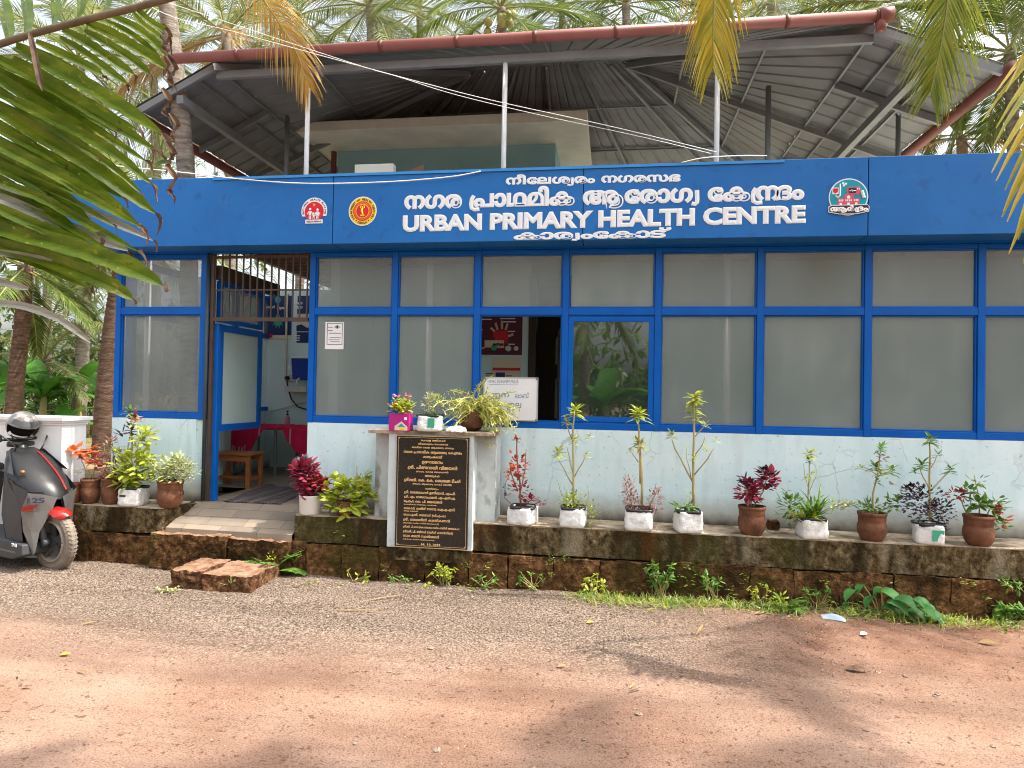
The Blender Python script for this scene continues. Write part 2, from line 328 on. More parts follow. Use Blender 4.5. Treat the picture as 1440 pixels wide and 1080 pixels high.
def gmat():
    m = bpy.data.materials.new('laterite_ground'); m.use_nodes = True; t = m.node_tree; L = t.links.new; b = t.nodes['Principled BSDF']
    b.inputs['Roughness'].default_value = .95; b.inputs['Specular IOR Level'].default_value = .1
    g = nn(t, 'ShaderNodeNewGeometry'); sx = nn(t, 'ShaderNodeSeparateXYZ'); L(g.outputs['Position'], sx.inputs[0])
    def noi(s, d=6, r=.6, st=(1, 1, 1)):
        mp = nn(t, 'ShaderNodeMapping'); mp.inputs['Scale'].default_value = st; L(g.outputs['Position'], mp.inputs[0])
        n = nn(t, 'ShaderNodeTexNoise'); n.inputs['Scale'].default_value = s; n.inputs['Detail'].default_value = d; n.inputs['Roughness'].default_value = r
        L(mp.outputs[0], n.inputs['Vector']); return n.outputs[0]
    def math_(op, a, b_=0, c=0):
        n = nn(t, 'ShaderNodeMath', operation=op)
        for i, q in enumerate((a, b_, c)):
            if hasattr(q, 'links'): L(q, n.inputs[i])
            else: n.inputs[i].default_value = q
        return n.outputs[0]
    def ramp(f, cols, ps=None):
        r = nn(t, 'ShaderNodeValToRGB'); e = r.color_ramp.elements
        while len(e) < len(cols): e.new(.5)
        for i, c in enumerate(cols): e[i].position = ps[i] if ps else i/(len(cols)-1); e[i].color = (*c, 1)
        L(f, r.inputs[0]); return r.outputs[0]
    def mix(f, a, c, bt='MIX'):
        n = nn(t, 'ShaderNodeMix', data_type='RGBA', blend_type=bt)
        if hasattr(f, 'links'): L(f, n.inputs[0])
        else: n.inputs[0].default_value = f
        L(a, n.inputs[6]); L(c, n.inputs[7]); return n.outputs[2]
    def rng(f, a, c):
        n = nn(t, 'ShaderNodeMapRange'); n.inputs[1].default_value = a; n.inputs[2].default_value = c; L(f, n.inputs[0]); return n.outputs[0]
    dirt = ramp(noi(.9), [(.176, .100, .069), (.228, .144, .105), (.275, .186, .142)], [.3, .5, .7])
    red = ramp(noi(3), [(.15, .078, .052), (.235, .138, .098)], [.35, .65])
    sp = noi(60, 3, .7)
    grav = ramp(sp, [(.042, .031, .024), (.165, .124, .096), (.32, .255, .205)], [.38, .5, .64])
    n1 = noi(1.1, 5)
    ya = math_('MULTIPLY_ADD', n1, 1.0, sx.outputs[1])          # y + noise
    xa = math_('MULTIPLY_ADD', noi(.8, 4), 1.6, sx.outputs[0])
    gf = math_('MULTIPLY', rng(ya, -2.15, -1.25), rng(xa, 2.4, .9))
    rf = math_('MULTIPLY', rng(ya, -1.6, -.9), rng(xa, .8, 2.6))
    c = mix(rf, dirt, red); c = mix(gf, c, grav)
    fine = ramp(noi(95, 2, .7), [(.40, .36, .33), (1, 1, 1), (1.25, 1.24, 1.22)], [.34, .47, .66])
    c = mix(.75, c, fine, 'MULTIPLY')
    dots = ramp(noi(24, 2, .5), [(.40, .33, .28), (1, 1, 1)], [.30, .36]); c = mix(.8, c, dots, 'MULTIPLY')
    trk = ramp(noi(1.3, 5, .6, (.35, 2.2, 1)), [(.72, .70, .68), (1.10, 1.08, 1.06)], [.36, .62]); c = mix(.8, c, trk, 'MULTIPLY')
    L(c, b.inputs['Base Color'])
    bp = nn(t, 'ShaderNodeBump'); bp.inputs['Strength'].default_value = .55; bp.inputs['Distance'].default_value = .012
    hb = math_('ADD', noi(70, 3, .7), math_('MULTIPLY', noi(12, 5), .9)); L(hb, bp.inputs['Height']); L(bp.outputs[0], b.inputs['Normal'])
    return m
M['ground'] = gmat()
M['yard'] = mat('yard_soil', [(.10, .075, .045), (.24, .165, .10), (.34, .25, .15)], .95, 2.5, .1, bump=.5, extra=stains(.7, (.13, .15, .05), 1.6, (1, 1, 1), .5, .62))

def tilemat():
    m = bpy.data.materials.new('floor_tiles'); m.use_nodes = True; t = m.node_tree; L = t.links.new; b = t.nodes['Principled BSDF']
    b.inputs['Roughness'].default_value = .55
    g = nn(t, 'ShaderNodeNewGeometry'); br = nn(t, 'ShaderNodeTexBrick'); br.inputs['Scale'].default_value = 1
    br.inputs['Brick Width'].default_value = .40; br.inputs['Row Height'].default_value = .14; br.inputs['Mortar Size'].default_value = .004
    br.inputs['Color1'].default_value = (.285, .225, .165, 1); br.inputs['Color2'].default_value = (.195, .16, .125, 1); br.inputs['Mortar'].default_value = (.13, .105, .085, 1)
    L(g.outputs['Position'], br.inputs['Vector'])
    no = nn(t, 'ShaderNodeTexNoise'); no.inputs['Scale'].default_value = 5; no.inputs['Detail'].default_value = 6; L(g.outputs['Position'], no.inputs['Vector'])
    mx = nn(t, 'ShaderNodeMix', data_type='RGBA', blend_type='MULTIPLY'); mx.inputs[0].default_value = .6
    L(br.outputs[0], mx.inputs[6]); L(no.outputs[0], mx.inputs[7])
    mx2 = nn(t, 'ShaderNodeMix', data_type='RGBA', blend_type='ADD'); mx2.inputs[0].default_value = .3; L(mx.outputs[2], mx2.inputs[6]); L(br.outputs[0], mx2.inputs[7])
    L(mx2.outputs[2], b.inputs['Base Color']); return m
M['tile'] = tilemat()
def stripemat(name, cols, axis, sc):
    m = bpy.data.materials.new(name); m.use_nodes = True; t = m.node_tree; L = t.links.new; b = t.nodes['Principled BSDF']; b.inputs['Roughness'].default_value = .9
    tc = nn(t, 'ShaderNodeTexCoord'); sx = nn(t, 'ShaderNodeSeparateXYZ'); L(tc.outputs['Object'], sx.inputs[0])
    ma = nn(t, 'ShaderNodeMath', operation='MULTIPLY'); ma.inputs[1].default_value = sc; L(sx.outputs[axis], ma.inputs[0])
    no = nn(t, 'ShaderNodeTexNoise', noise_dimensions='1D'); no.inputs['Scale'].default_value = 1; no.inputs['Detail'].default_value = 2; L(ma.outputs[0], no.inputs['W'])
    r = nn(t, 'ShaderNodeValToRGB'); r.color_ramp.interpolation = 'CONSTANT'; e = r.color_ramp.elements
    while len(e) < len(cols): e.new(.5)
    for i, c in enumerate(cols): e[i].position = .25+.5*i/len(cols); e[i].color = (*c, 1)
    e[0].position = 0
    L(no.outputs[0], r.inputs[0]); L(r.outputs[0], b.inputs['Base Color']); return m
M['rug'] = stripemat('striped_rug', [(.02, .016, .016), (.10, .085, .075), (.035, .045, .075), (.15, .12, .10), (.10, .03, .03), (.022, .018, .018), (.06, .065, .08)], 0, 26)

# ------------------------------------------------------------------ lettering
_tc = {}
def glyphs(body, bev, res=2):
    k = (body, bev, res)
    if k in _tc: return _tc[k]
    c = bpy.data.curves.new('tmp', 'FONT'); c.body = body; c.fill_mode = 'FRONT'; c.resolution_u = res
    c.bevel_depth = bev; c.bevel_resolution = 0
    o = bpy.data.objects.new('tmp', c); COL.objects.link(o)
    dg = bpy.context.evaluated_depsgraph_get(); me = bpy.data.meshes.new_from_object(o.evaluated_get(dg))
    vs = [v.co.copy() for v in me.vertices]; fs = [tuple(p.vertices) for p in me.polygons]
    bpy.data.objects.remove(o); bpy.data.curves.remove(c); bpy.data.meshes.remove(me)
    _tc[k] = (vs, fs); return vs, fs
STROKES = {'#r': ([(.17, .52), (.08, .36), (.05, .12), (.08, -.08), (.2, -.15), (.42, -.13)], .17),
           '#y': ([(.10, .50), (.12, .1), (.11, -.06), (.04, -.14), (-.10, -.10)], .24),
           '#v': ([(.06, .50), (.08, 0), (.06, -.16), (-.06, -.20), (-.2, -.14)], .18)}
def line_mesh(elems, bev, res=2):
    if isinstance(elems, str): elems = [elems]
    mb = MB(); x = 0
    for e in elems:
        if e in STROKES:
            pts, adv = STROKES[e]; mb.tube([(x+a, b, 0) for a, b in pts], .035+bev, 4); x += adv
        elif e == ' ': x += .3
        elif e == '<': x -= .24
        else:
            vs, fs = glyphs(e, bev, res)
            if not vs: x += .3; continue
            mb.add([(p.x+x, p.y, p.z) for p in vs], fs); x = max(p.x for p in mb.v) + .05
    return mb
def put_line(mb, elems, l, r, height, bev=.035, m=0, thick=.006, res=2, align=None):
    """lettering between the world points l and r (bottom left, bottom right), height in metres, facing -y"""
    g = line_mesh(elems, bev, res); l, r = V(l), V(r)
    x0, x1 = min(p.x for p in g.v), max(p.x for p in g.v); z0, z1 = min(p.y for p in g.v), max(p.y for p in g.v)
    U = (r-l)/(x1-x0); H = height/(z1-z0) if height else U.length
    zz = max(abs(p.z) for p in g.v) or 1
    mb.add([l + U*(p.x-x0) + V((0, 0, H*(p.y-z0))) + V((0, -thick*(p.z/zz), 0)) for p in g.v], g.f, m)
def arc_text(mb, s, c, r, a0, a1, h, m=0, y=0, inward=False):
    n = len(s)
    for i, ch in enumerate(s):
        if ch == ' ': continue
        a = math.radians(a0 + (a1-a0)*(i+.5)/n); vs, fs = glyphs(ch, .05, 1)
        if not vs: continue
        cx = (max(p.x for p in vs)+min(p.x for p in vs))/2
        rad = V((math.cos(a), 0, math.sin(a))); tan = V((math.sin(a), 0, -math.cos(a)))
        if inward: rad, tan = -rad, -tan
        mb.add([V(c) + V((math.cos(a), 0, math.sin(a)))*r + tan*(p.x-cx)*h + rad*(p.y-.34)*h + V((0, y-p.z*.02, 0)) for p in vs], fs, m)
def disc(mb, c, r, y0, y1, m=0, n=40, a0=0, a1=360):
    pts = [(c[0]+r*math.cos(math.radians(a0+(a1-a0)*i/n)), c[2]+r*math.sin(math.radians(a0+(a1-a0)*i/n))) for i in range(n if a1-a0 >= 360 else n+1)]
    mb.prism(pts, y0, y1, m)

R = random.Random(7)
# ================================================================== SETTING
def grid_sheet(name, x0, x1, y0, y1, hf, mt, fine=None):
    xs = sorted(set([x0, -40, -20, -12, x1, 40, 20, 12] + [round(-7.5+.1*i, 3) for i in range(151)])); ys = sorted(set([y0, y1, -40, -20, -12, -9] + [round(-8+.08*i, 3) for i in range(104)]))
    xs = [x for x in xs if x0 <= x <= x1]; ys = [y for y in ys if y0 <= y <= y1]
    mb = MB(); n = len(xs)
    mb.v = [V((x, y, hf(x, y))) for y in ys for x in xs]
    mb.f = [[j*n+i, j*n+i+1, (j+1)*n+i+1, (j+1)*n+i] for j in range(len(ys)-1) for i in range(n-1)]; mb.m = [0]*len(mb.f)
    o = mb.build(name, mt, smooth=True); return tag(o, kind='structure')
def gh(x, y):
    if abs(x) > 8 or y < -8.5: return 0
    return .030*noise.noise(V((x*.5, y*1.1, 0))) + .012*noise.noise(V((x*2, y*3, 4))) + .05*max(0, 1-abs(y+.75)/.7)*(.5+noise.noise(V((x*.9, 0, 2)))) * (y < 0)
ground = grid_sheet('ground', -120, 120, -120, .2, gh, M['ground'])
mb = MB(); xs = [-120, -30, -14] + [-13+.5*i for i in range(17)] + [-4.8, 5.5, 14, 30, 120]; ys = [.05, .4, .8, 1.4, 2, 3, 4, 5, 6, 8, 10, 12, 15, 20, 30, 60, 140]
mb.v = [V((x, y, .5 + (.10*noise.noise(V((x*.6, y*.6, 1))) if -13 < x < -5 and y > .5 else 0) + .02*max(0, y-2 if x < -5.6 else 0)*(y < 12))) for y in ys for x in xs]
mb.f = [[j*len(xs)+i, j*len(xs)+i+1, (j+1)*len(xs)+i+1, (j+1)*len(xs)+i] for j in range(len(ys)-1) for i in range(len(xs)-1)]
mb.m = [0]*len(mb.f)
tag(mb.build('yard_terrain', M['yard'], smooth=True), kind='structure')

# gravel: loose stones over the verge
mb = MB(); rr = random.Random(3)
for i in range(8500):
    x = rr.uniform(-6, 1.8) if i % 5 else rr.uniform(-6, 4); y = -.55-abs(rr.gauss(0, .75)); s = rr.uniform(.003, .0085)*(1.6 if rr.random() < .04 else 1)
    if y < -3.6 or (-4.2 < x < -3 and y > -1.15): continue
    c = V((x, y, gh(x, y)+s*.3)); q = [V((rr.uniform(.6, 1.2)*s, 0, 0)), V((0, rr.uniform(.6, 1.2)*s, 0))]; a = rr.uniform(0, 3); Rm = Matrix.Rotation(a, 3, 'Z')
    u, v = Rm @ q[0], Rm @ q[1]; h = V((0, 0, s*.7))
    mb.add([c+u, c+v, c-u, c-v, c+h], [(0, 1, 4), (1, 2, 4), (2, 3, 4), (3, 0, 4)])
for i in range(5200):                                    # coarser grit over the dirt
    x = rr.uniform(-4, 4.5); y = rr.uniform(-4.2, -1.2); s = rr.uniform(.002, .0055)*(1.8 if rr.random() < .03 else 1); c = V((x, y, gh(x, y)+s*.3)); u = V((s*rr.uniform(.7, 1.3), s*rr.uniform(-.4, .4), 0)); v = V((-u.y, u.x, 0))*rr.uniform(.6, 1)
    mb.add([c+u, c+v, c-u, c-v, c+V((0, 0, s*.7))], [(0, 1, 4), (1, 2, 4), (2, 3, 4), (3, 0, 4)])
M['gravel'] = mat('gravel_stone', [(.060, .042, .032), (.16, .115, .086), (.28, .215, .168), (.43, .36, .30)], .9, 3, .15, island=.9)
tag(mb.build('gravel', M['gravel']), kind='stuff')

# ================================================================== BUILDING
ZF, ZLED = .59, .59
B = thing('health_centre', 'single storey blue and pale blue clinic building with glazed front and grey steel roof', 'building', (0, 0, 0))
def part(mb, name, m, p=B, **k): return mb.build(name, m, p, **k)
XL, XR = -5.62, 5.6
# plinth
for x0, x1, tp in ((-5.62, -4.33, 1), (-3.02, XR, 2)):
    mb = MB(); roughbox(mb, x0, x1, -.475, -.02, .33, ZLED-.012, .05, .007, 5, seed=tp)
    if tp == 1:
        for p in mb.v:                       # broken right-hand corner
            if p.x > -4.42: p.x -= max(0, (-p.y-.25))*.45 + .012*noise.noise(p*12)
    led = part(mb, 'ledge', M['moss'])
    mb = MB(); roughbox(mb, x0+.01, (x1-.10 if tp == 1 else x1), -.468, -.02, ZLED-.014, ZLED, .06, .004, 5, seed=4+tp); mb.build('ledge_top', M['ledgetop'], led)
mb = MB(); x = XL
lat = MB(); i = 0
while x < XR:
    wb = R.uniform(.36, .46)
    if -3.9 < x+.2 < -3.2: pass
    roughbox(lat, x+.004, min(x+wb, XR), -.50+R.uniform(-.012, .012), -.02, -.08, .32+R.uniform(-.015, .01), .035, .016, 9, seed=i*3.1)
    x += wb; i += 1
part(lat, 'laterite_course', M['laterite'])
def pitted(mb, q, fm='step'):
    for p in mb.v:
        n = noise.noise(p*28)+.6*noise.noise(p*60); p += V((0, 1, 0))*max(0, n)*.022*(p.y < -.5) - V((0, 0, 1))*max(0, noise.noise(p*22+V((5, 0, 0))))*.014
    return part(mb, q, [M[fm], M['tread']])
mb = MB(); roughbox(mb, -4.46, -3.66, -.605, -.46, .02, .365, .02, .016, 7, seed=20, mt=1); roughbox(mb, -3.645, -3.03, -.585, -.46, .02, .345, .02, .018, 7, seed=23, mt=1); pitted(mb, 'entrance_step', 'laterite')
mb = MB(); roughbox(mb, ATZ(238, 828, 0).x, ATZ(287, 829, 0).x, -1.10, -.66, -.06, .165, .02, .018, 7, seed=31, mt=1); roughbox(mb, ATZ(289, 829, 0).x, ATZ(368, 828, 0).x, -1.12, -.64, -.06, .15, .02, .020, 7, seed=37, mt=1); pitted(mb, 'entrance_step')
mb = MB(); mb.add([(-4.37, -.50, .405), (-3.03, -.50, .395), (-3.03, -.02, ZF), (-4.37, -.02, ZF)], [(0, 1, 2, 3)])
mb.add([(-4.37, -.50, .405), (-3.03, -.50, .395), (-3.03, -.505, .30), (-4.37, -.505, .30)], [(3, 2, 1, 0)])
mb.add([(-4.34, -.02, ZF), (-2.2, -.02, ZF), (-2.2, 3.4, ZF), (-4.34, 3.4, ZF), (-6.5, 3.4, ZF), (-6.5, 1.0, ZF), (-4.34, 1.0, ZF)], [(0, 1, 2, 3), (6, 3, 4, 5)])
part(mb, 'entrance_floor', M['tile'])
mb = MB().box(-2.15, XR, .16, 1.3, .52, .585); part(mb, 'porch_floor', M['concrete'])
# low walls (a thickness of 0.15)
ZS = 1.462
mb = MB().box(-5.405, -4.40, 0, .15, .45, ZS); mb.box(-4.40, -4.335, .012, .15, .45, ZS-.003); mb.box(-5.405, -5.27, .15, 3.4, .45, ZS)
part(mb, 'low_wall', M['wall'])
mb = MB().box(-3.135, XR, 0, .15, .45, ZS); part(mb, 'low_wall', M['wall'])
# soffit, fascia
YF = -.30
seams = [-5.78, AT(468, 300, YF).x, AT(820, 290, YF).x, AT(1221, 280, YF).x, XR]
zb, zt = 3.262, 3.965
panels = []
for i in range(4):
    mb = MB().box(seams[i]+.004, seams[i+1]-.004, YF, -.03, zb, zt)
    panels.append(part(mb, 'fascia_panel', M['fascia'], bevel=.004))
mb = MB().box(seams[0]+.02, XR-.01, YF+.02, -.05, zb+.02, zt-.02); part(mb, 'fascia_backing', M['black'])
mb = MB(); mb.add([(AT(300, 245, YF).x, YF-.012, zt-.004), (AT(1103, 222, YF).x, YF-.012, zt-.004), (AT(1103, 222, YF).x, -.06, zt+.075), (AT(300, 245, YF).x, -.06, zt+.075),
    (AT(300, 245, YF).x, YF-.012, zt-.03), (AT(1103, 222, YF).x, YF-.012, zt-.03)], [(0, 1, 2, 3), (4, 5, 1, 0)])
part(mb, 'parapet_cap', M['cap'])
mb = MB().box(-5.405, XR, -.028, .05, 3.245, 3.30); part(mb, 'soffit_trim', M['blue'])
mb = MB().box(-4.28, XR, .052, 6, 3.36, 3.48); part(mb, 'terrace_slab', M['concrete'])
mb = MB().box(-4.28, XR, -.022, .045, 3.305, 3.95); part(mb, 'parapet_wall', M['concrete'])
mb = MB()
for k in range(14): mb.box(-4.1, -2.3, .55+k*.19, .70+k*.19, 3.315, 3.345)
part(mb, 'ceiling_slats', M['slat'])
# windows
ZSB, ZSILL, ZTR, ZHD = ZS, 1.528, 2.626, 3.20
MUL = [-3.115, -2.218, -1.353, -.462, .436, 1.386, 2.343, 3.307, 4.27, 5.23]
PY = .035
def window(xa, xb, lower='frosted', first=False):
    fr = MB(); wm = .062; a, b = xa, xb
    fr.box(a-wm/2 if first else a-wm/2+.001, a+wm/2, -.005, .07, ZSB, 3.244)
    fr.box(a+wm/2, b-wm/2, 0, .066, ZSB, ZSILL); fr.box(a+wm/2, b-wm/2, -.003, .066, ZTR-.036, ZTR+.036); fr.box(a+wm/2, b-wm/2, 0, .066, ZHD, 3.243)
    for z0, z1 in ((ZSILL, ZTR-.036), (ZTR+.036, ZHD)):           # glazing beads
        fr.box(a+wm/2, a+wm/2+.014, .012, .05, z0, z1); fr.box(b-wm/2-.014, b-wm/2, .012, .05, z0, z1)
        fr.box(a+wm/2+.014, b-wm/2-.014, .012, .05, z0, z0+.013); fr.box(a+wm/2+.014, b-wm/2-.014, .012, .05, z1-.013, z1)
    o = part(fr, 'window', M['blue'], bevel=.004)
    MB().box(a+.05, b-.05, PY, PY+.006, ZTR+.04, ZHD-.002).build('pane', M['pane'], o)
    if lower == 'frosted': MB().box(a+.05, b-.05, PY, PY+.006, ZSILL+.004, ZTR-.04).build('pane', M['pane'], o)
    if lower == 'clear':
        f = .05; s = MB(); x0, x1, z0, z1 = a+wm/2+.002, b-wm/2-.002, ZSILL+.014, ZTR-.05
        s.box(x0, x0+f, .004, .058, z0, z1); s.box(x1-f, x1, .004, .058, z0, z1); s.box(x0+f, x1-f, .006, .056, z0, z0+f); s.box(x0+f, x1-f, .006, .056, z1-f, z1)
        s.build('sliding_sash', M['blue'], o)
        MB().box(x0+f-.01, x1-f+.01, .028, .034, z0+f-.01, z1-f+.01).build('pane', M['clear'], o)
    return o
for i in range(len(MUL)-1):
    window(MUL[i], MUL[i+1], {2: 'open', 3: 'clear'}.get(i, 'frosted'), i == 0)
wl = window(-5.365, -4.343, 'frosted', True)
mb = MB().box(-4.384, -4.302, -.006, .07, ZSB, 3.244); mb.build('side_post', M['blue'], wl)
part(MB().tube([(-4.292, -.02, ZF+.02), (-4.292, -.02, 3.24)], .018, 8), 'drain_pipe', M['pipe'], smooth=True)
part(MB().box(-4.262, -4.19, .035, .095, ZF, 2.50), 'door_jamb', M['blue'], bevel=.004)
part(MB().box(-5.26, -4.86, 1.2, 1.27, .5, 3.2), 'interior_wall', M['wallin'])
sw = MB()
for y in (.155, 1.2, 2.25, 3.33): sw.box(-5.395, -5.315, y, y+.07, ZS+.001, 3.24)
for z0, z1 in ((ZS+.001, ZSILL), (ZTR-.035, ZTR+.035), (3.17, 3.239)):
    for y in (.226, 1.271, 2.321): sw.box(-5.39, -5.32, y, y+(.973 if y < 2 else 1.008), z0, z1)
sw = part(sw, 'side_window', M['blue'])
for y in (.22, 1.26, 2.31):
    for z0, z1 in ((ZSILL-.01, ZTR-.03), (ZTR+.03, 3.175)): MB().box(-5.358, -5.352, y, y+1.03, z0, z1).build('pane', M['pane'], sw)
# entrance grille above the door
ga, gb = -4.27, MUL[0]-.045
mb = MB()
zt1, zt2 = AT(360, 361, 0).z, AT(360, 449, 0).z
mb.box(ga, gb, .0, .03, zt1-.012, zt1+.014); mb.box(ga, gb, -.002, .03, zt2-.02, zt2+.02); mb.box(ga, gb, .006, .026, zt1-.36, zt1-.345)
mb.box(ga, ga+.035, -.004, .034, ZF, 3.24)
for i in range(14): x = ga+.04+(gb-ga-.06)*i/13; mb.box(x-.007, x+.007, .008, .022, zt2+.02, 3.24)
part(mb, 'door_grille', M['grille'])
# side partition along the entrance: glazed blue leaf, with a low wall and a dark beam
px = -4.24
mb = MB()
def yrect(mb, x, y0, y1, z0, z1, f, t=.05):
    mb.box(x-t/2, x+t/2, y0, y0+f, z0, z1); mb.box(x-t/2, x+t/2, y1-f, y1, z0, z1); mb.box(x-t/2+.002, x+t/2-.002, y0+f, y1-f, z0, z0+f); mb.box(x-t/2+.002, x+t/2-.002, y0+f, y1-f, z1-f, z1)
yrect(mb, px, .10, 1.0, 1.33, 2.50, .075)
lf_ = part(mb, 'side_door', M['blue'])
MB().box(px-.004, px+.004, .17, .93, 1.40, 2.43).build('pane', mat('pale_glass', [(.40, .52, .50), (.46, .57, .55)], .3, 2), lf_)
mb = MB(); yrect(mb, px, .10, 1.0, 2.52, 2.97, .05); tp_ = part(mb, 'transom_window', M['blue'])
MB().box(px-.004, px+.004, .14, .96, 2.56, 2.93).build('pane', M['pane'], tp_)
part(MB().box(px-.05, px+.05, .06, 1.35, 2.985, 3.13), 'lintel_beam', M['grille'])
# interior walls
YB = 3.2
part(MB().box(-6.5, -2.3, YB, YB+.12, .5, 3.36), 'interior_wall', M['wallin'])
part(MB().box(-3.0, -2.9, .2, YB-.002, .5, 3.355), 'interior_wall', M['wallin'])
xw = AT(743, 500, 1.25).x; xd = AT(790, 500, 1.25).x
part(MB().box(-2.898, xw, 1.25, 1.37, .5, 3.355), 'interior_wall', M['wallin'])
part(MB().box(xd+.02, XR, 1.25, 1.37, .5, 3.355), 'interior_wall', M['wallin'])
part(MB().box(xw-.4, xd+.6, 3.0, 3.1, .5, 3.355), 'interior_wall', M['darkwood'])
part(MB().box(XR-.1, XR, .16, 6, .5, 3.3), 'side_wall', M['wall'])
mb = MB(); mb.box(xw, xw+.09, 1.22, 1.40, .5, 3.2); mb.box(xd-.01, xd+.10, 1.20, 1.41, .5, 3.2)
part(mb, 'door_frame', M['darkwood'])
mdoor = mat('olive_door', [(.10, .075, .028), (.15, .115, .045)], .5, 4, .3)
mb = MB(); p0 = V((xd, 1.42, 0)); p1 = V((xd-.10, 2.15, 0)); mb.bar((p0.x-.03, p0.y, 1.6), (p1.x, p1.y, 1.6), .04, 2.0)
for zc, hh in ((2.35, .34), (1.75, .5), (1.0, .5)):
    mb.bar((p0.x-.062, p0.y+.12, zc), (p1.x-.03, p1.y-.12, zc), .02, hh)
part(mb, 'inner_door', mdoor)
# poles just behind the glass
for x in (AT(209, 460, .1).x, AT(604, 460, .1).x, AT(1022, 460, .1).x):
    part(MB().tube([(x, .085, ZF), (x, .085, 3.30)], .033, 12), 'porch_post', M['white'], smooth=True)

# ---------------- roof
YG = -.03
gl, gr = AT(238, 82, YG), AT(1234, 24, YG); zg = (gl.z+gr.z)/2
mb = MB(); segs = [gl.x + (gr.x-gl.x)*t/9 for t in range(10)]
mb.tube([(gl.x, YG, zg), (gr.x, YG, zg)], .054, 14)
gut = part(mb, 'gutter', M['gutter'], smooth=True)
for x in segs: MB().tube([(x-.02, YG, zg), (x+.02, YG, zg)], .058, 14).build('gutter_joint', M['gutterdark'], gut, smooth=True)
mb = MB().tube([(gr.x+.01, YG, zg), (gr.x+.13, YG, zg+.01)], .068, 14); mb.tube([(gr.x+.03, YG, zg-.02), (gr.x+.03, YG, zg-.14)], .045, 10)
part(mb, 'gutter_outlet', M['gutter'], smooth=True)
YR0, YR1, YR2 = .08, 2.45, 4.8
hl, hr = AT(300, 86, YR0), AT(1232, 33, YR0); zh = (hl.z+hr.z)/2
cl, cr = AT(190, 146, YR0), AT(1412, 96, YR0); zc = (cl.z+cr.z)/2
rl, rr_ = AT(660, 97, YR1), AT(882, 87, YR1); zr = (rl.z+rr_.z)/2
def corr(quad, nrib, h, name, along):   # ribbed sheet: quad a,b (top edge) c,d (bottom edge), ribs run from top to bottom
    a, b, c, d = [V(p) for p in quad]; mb = MB(); n = (b-a).cross(d-a); n = n.normalized() if n.length > 1e-6 else V((0, 0, 1))
    if n.z < 0: n = -n
    prof = []
    for k in range(nrib):
        for t, u in ((0, 0), (.06, 1), (.20, 1), (.26, 0)): prof.append(((k+t)/nrib, u))
    prof.append((1, 0)); vs = []
    for t, u in prof:
        vs += [a.lerp(b, t)+n*h*u, d.lerp(c, t)+n*h*u]
    k = len(prof); fs = [(2*i, 2*i+1, 2*i+3, 2*i+2) for i in range(k-1)]
    mb.add(vs, fs); vs2 = [p+n*.006 for p in vs]; mb.add(vs2, [f[::-1] for f in fs], 1)
    return part(mb, name, [M['sheet'], M['sheettop']])
RL, RR = V((rl.x, YR1, zr)), V((rr_.x, YR1, zr))
HL, HR = V((hl.x, YR0, zh)), V((hr.x, YR0, zh)); CL, CRN = V((cl.x, YR0, zc)), V((cr.x, YR0, zc))
BHL, BHR = V((hl.x, YR2, zh)), V((hr.x, YR2, zh)); BCL, BCR = V((cl.x, YR2, zc)), V((cr.x, YR2, zc))
corr((RL, RR, HR, HL), 28, .013, 'roof_sheet', 0)
corr((RL, RR, BHR, BHL), 28, .013, 'roof_sheet', 0)
def side(R_, H_, C_, BH, BC, name):
    # ribs run down the slope; split into the front triangle, the rear triangle and the lower band
    corr((H_, BH, BC, C_), 17, .013, name, 1)
    e = R_ + (R_-H_.lerp(BH, .5))*.001
    corr((e, e, BH, H_), 17, .013, name, 1)
side(RL, HL, CL, BHL, BCL, 'roof_sheet'); side(RR, HR, CRN, BHR, BCR, 'roof_sheet')
dz = V((0, 0, -.05))
def beam(p, q, w=.06, h=.09, name='roof_beam', d=-.06): return part(MB().bar(V(p)+V((0, 0, d)), V(q)+V((0, 0, d)), w*.85, h*.72), name, M['metal'])
beam((hl.x, .16, zh-.115), (hr.x, .16, zh-.115), .06, .11, d=0)
beam((hl.x, .30, zh+.02), (hr.x, .30, zh+.02), .04, .05)
for (H_, C_, BH, BC, R_) in ((HL, CL, BHL, BCL, RL), (HR, CRN, BHR, BCR, RR)):
    for y in (.10, 1.25, 2.45, 3.6):
        t = (y-YR0)/(YR2-YR0); a = H_.lerp(BH, t); c = C_.lerp(BC, t)
        top = a if abs(y-2.45) > .1 else R_
        beam(top, c, .05, .10, 'rafter')
    beam(H_, R_, .05, .10, 'hip_rafter'); beam(BH, R_, .05, .10, 'hip_rafter')
    for s in (0, .25, .62): beam(H_.lerp(C_, s), BH.lerp(BC, s), .03, .035, 'purlin', -.035)
    beam(H_.lerp(C_, .42), BH.lerp(BC, .42), .09, .13, 'roof_beam', -.20)
    for s in (.35, .7): beam(H_.lerp(R_, s)+V((0, .05, 0)), BH.lerp(R_, s), .03, .035, 'purlin', -.035)
    sg = 1 if C_.x > 0 else -1
    part(MB().tube([(C_.x+sg*.05, YR0-.05, zc-.05), (C_.x+sg*.05, YR2, zc-.05)], .06, 12), 'side_gutter', M['gutterdark'], smooth=True)
for s in (.33, .66):
    a = RL.lerp(RR, s)
for k in range(5):
    t = (k+.5)/5; beam(RL.lerp(RR, t), V((BHL.lerp(BHR, t))), .04, .05, 'rafter', -.04)
for s in (.3, .65): beam(RL.lerp(BHL, s), RR.lerp(BHR, s), .03, .035, 'purlin', -.035)
def post(pxx, y, ztop, m='post', r=.026):
    x = AT(pxx, 180, y).x; return part(MB().tube([(x, y, 3.48), (x, y, ztop)], r, 10), 'roof_post', M[m], smooth=True)
for p_ in (432, 709, 1008): post(p_, .16, zh-.15)
for p_, y in ((404, 1.3), (826, 4.5), (1080, 1.1)): post(p_, y, zh-.10, 'metal', .03)
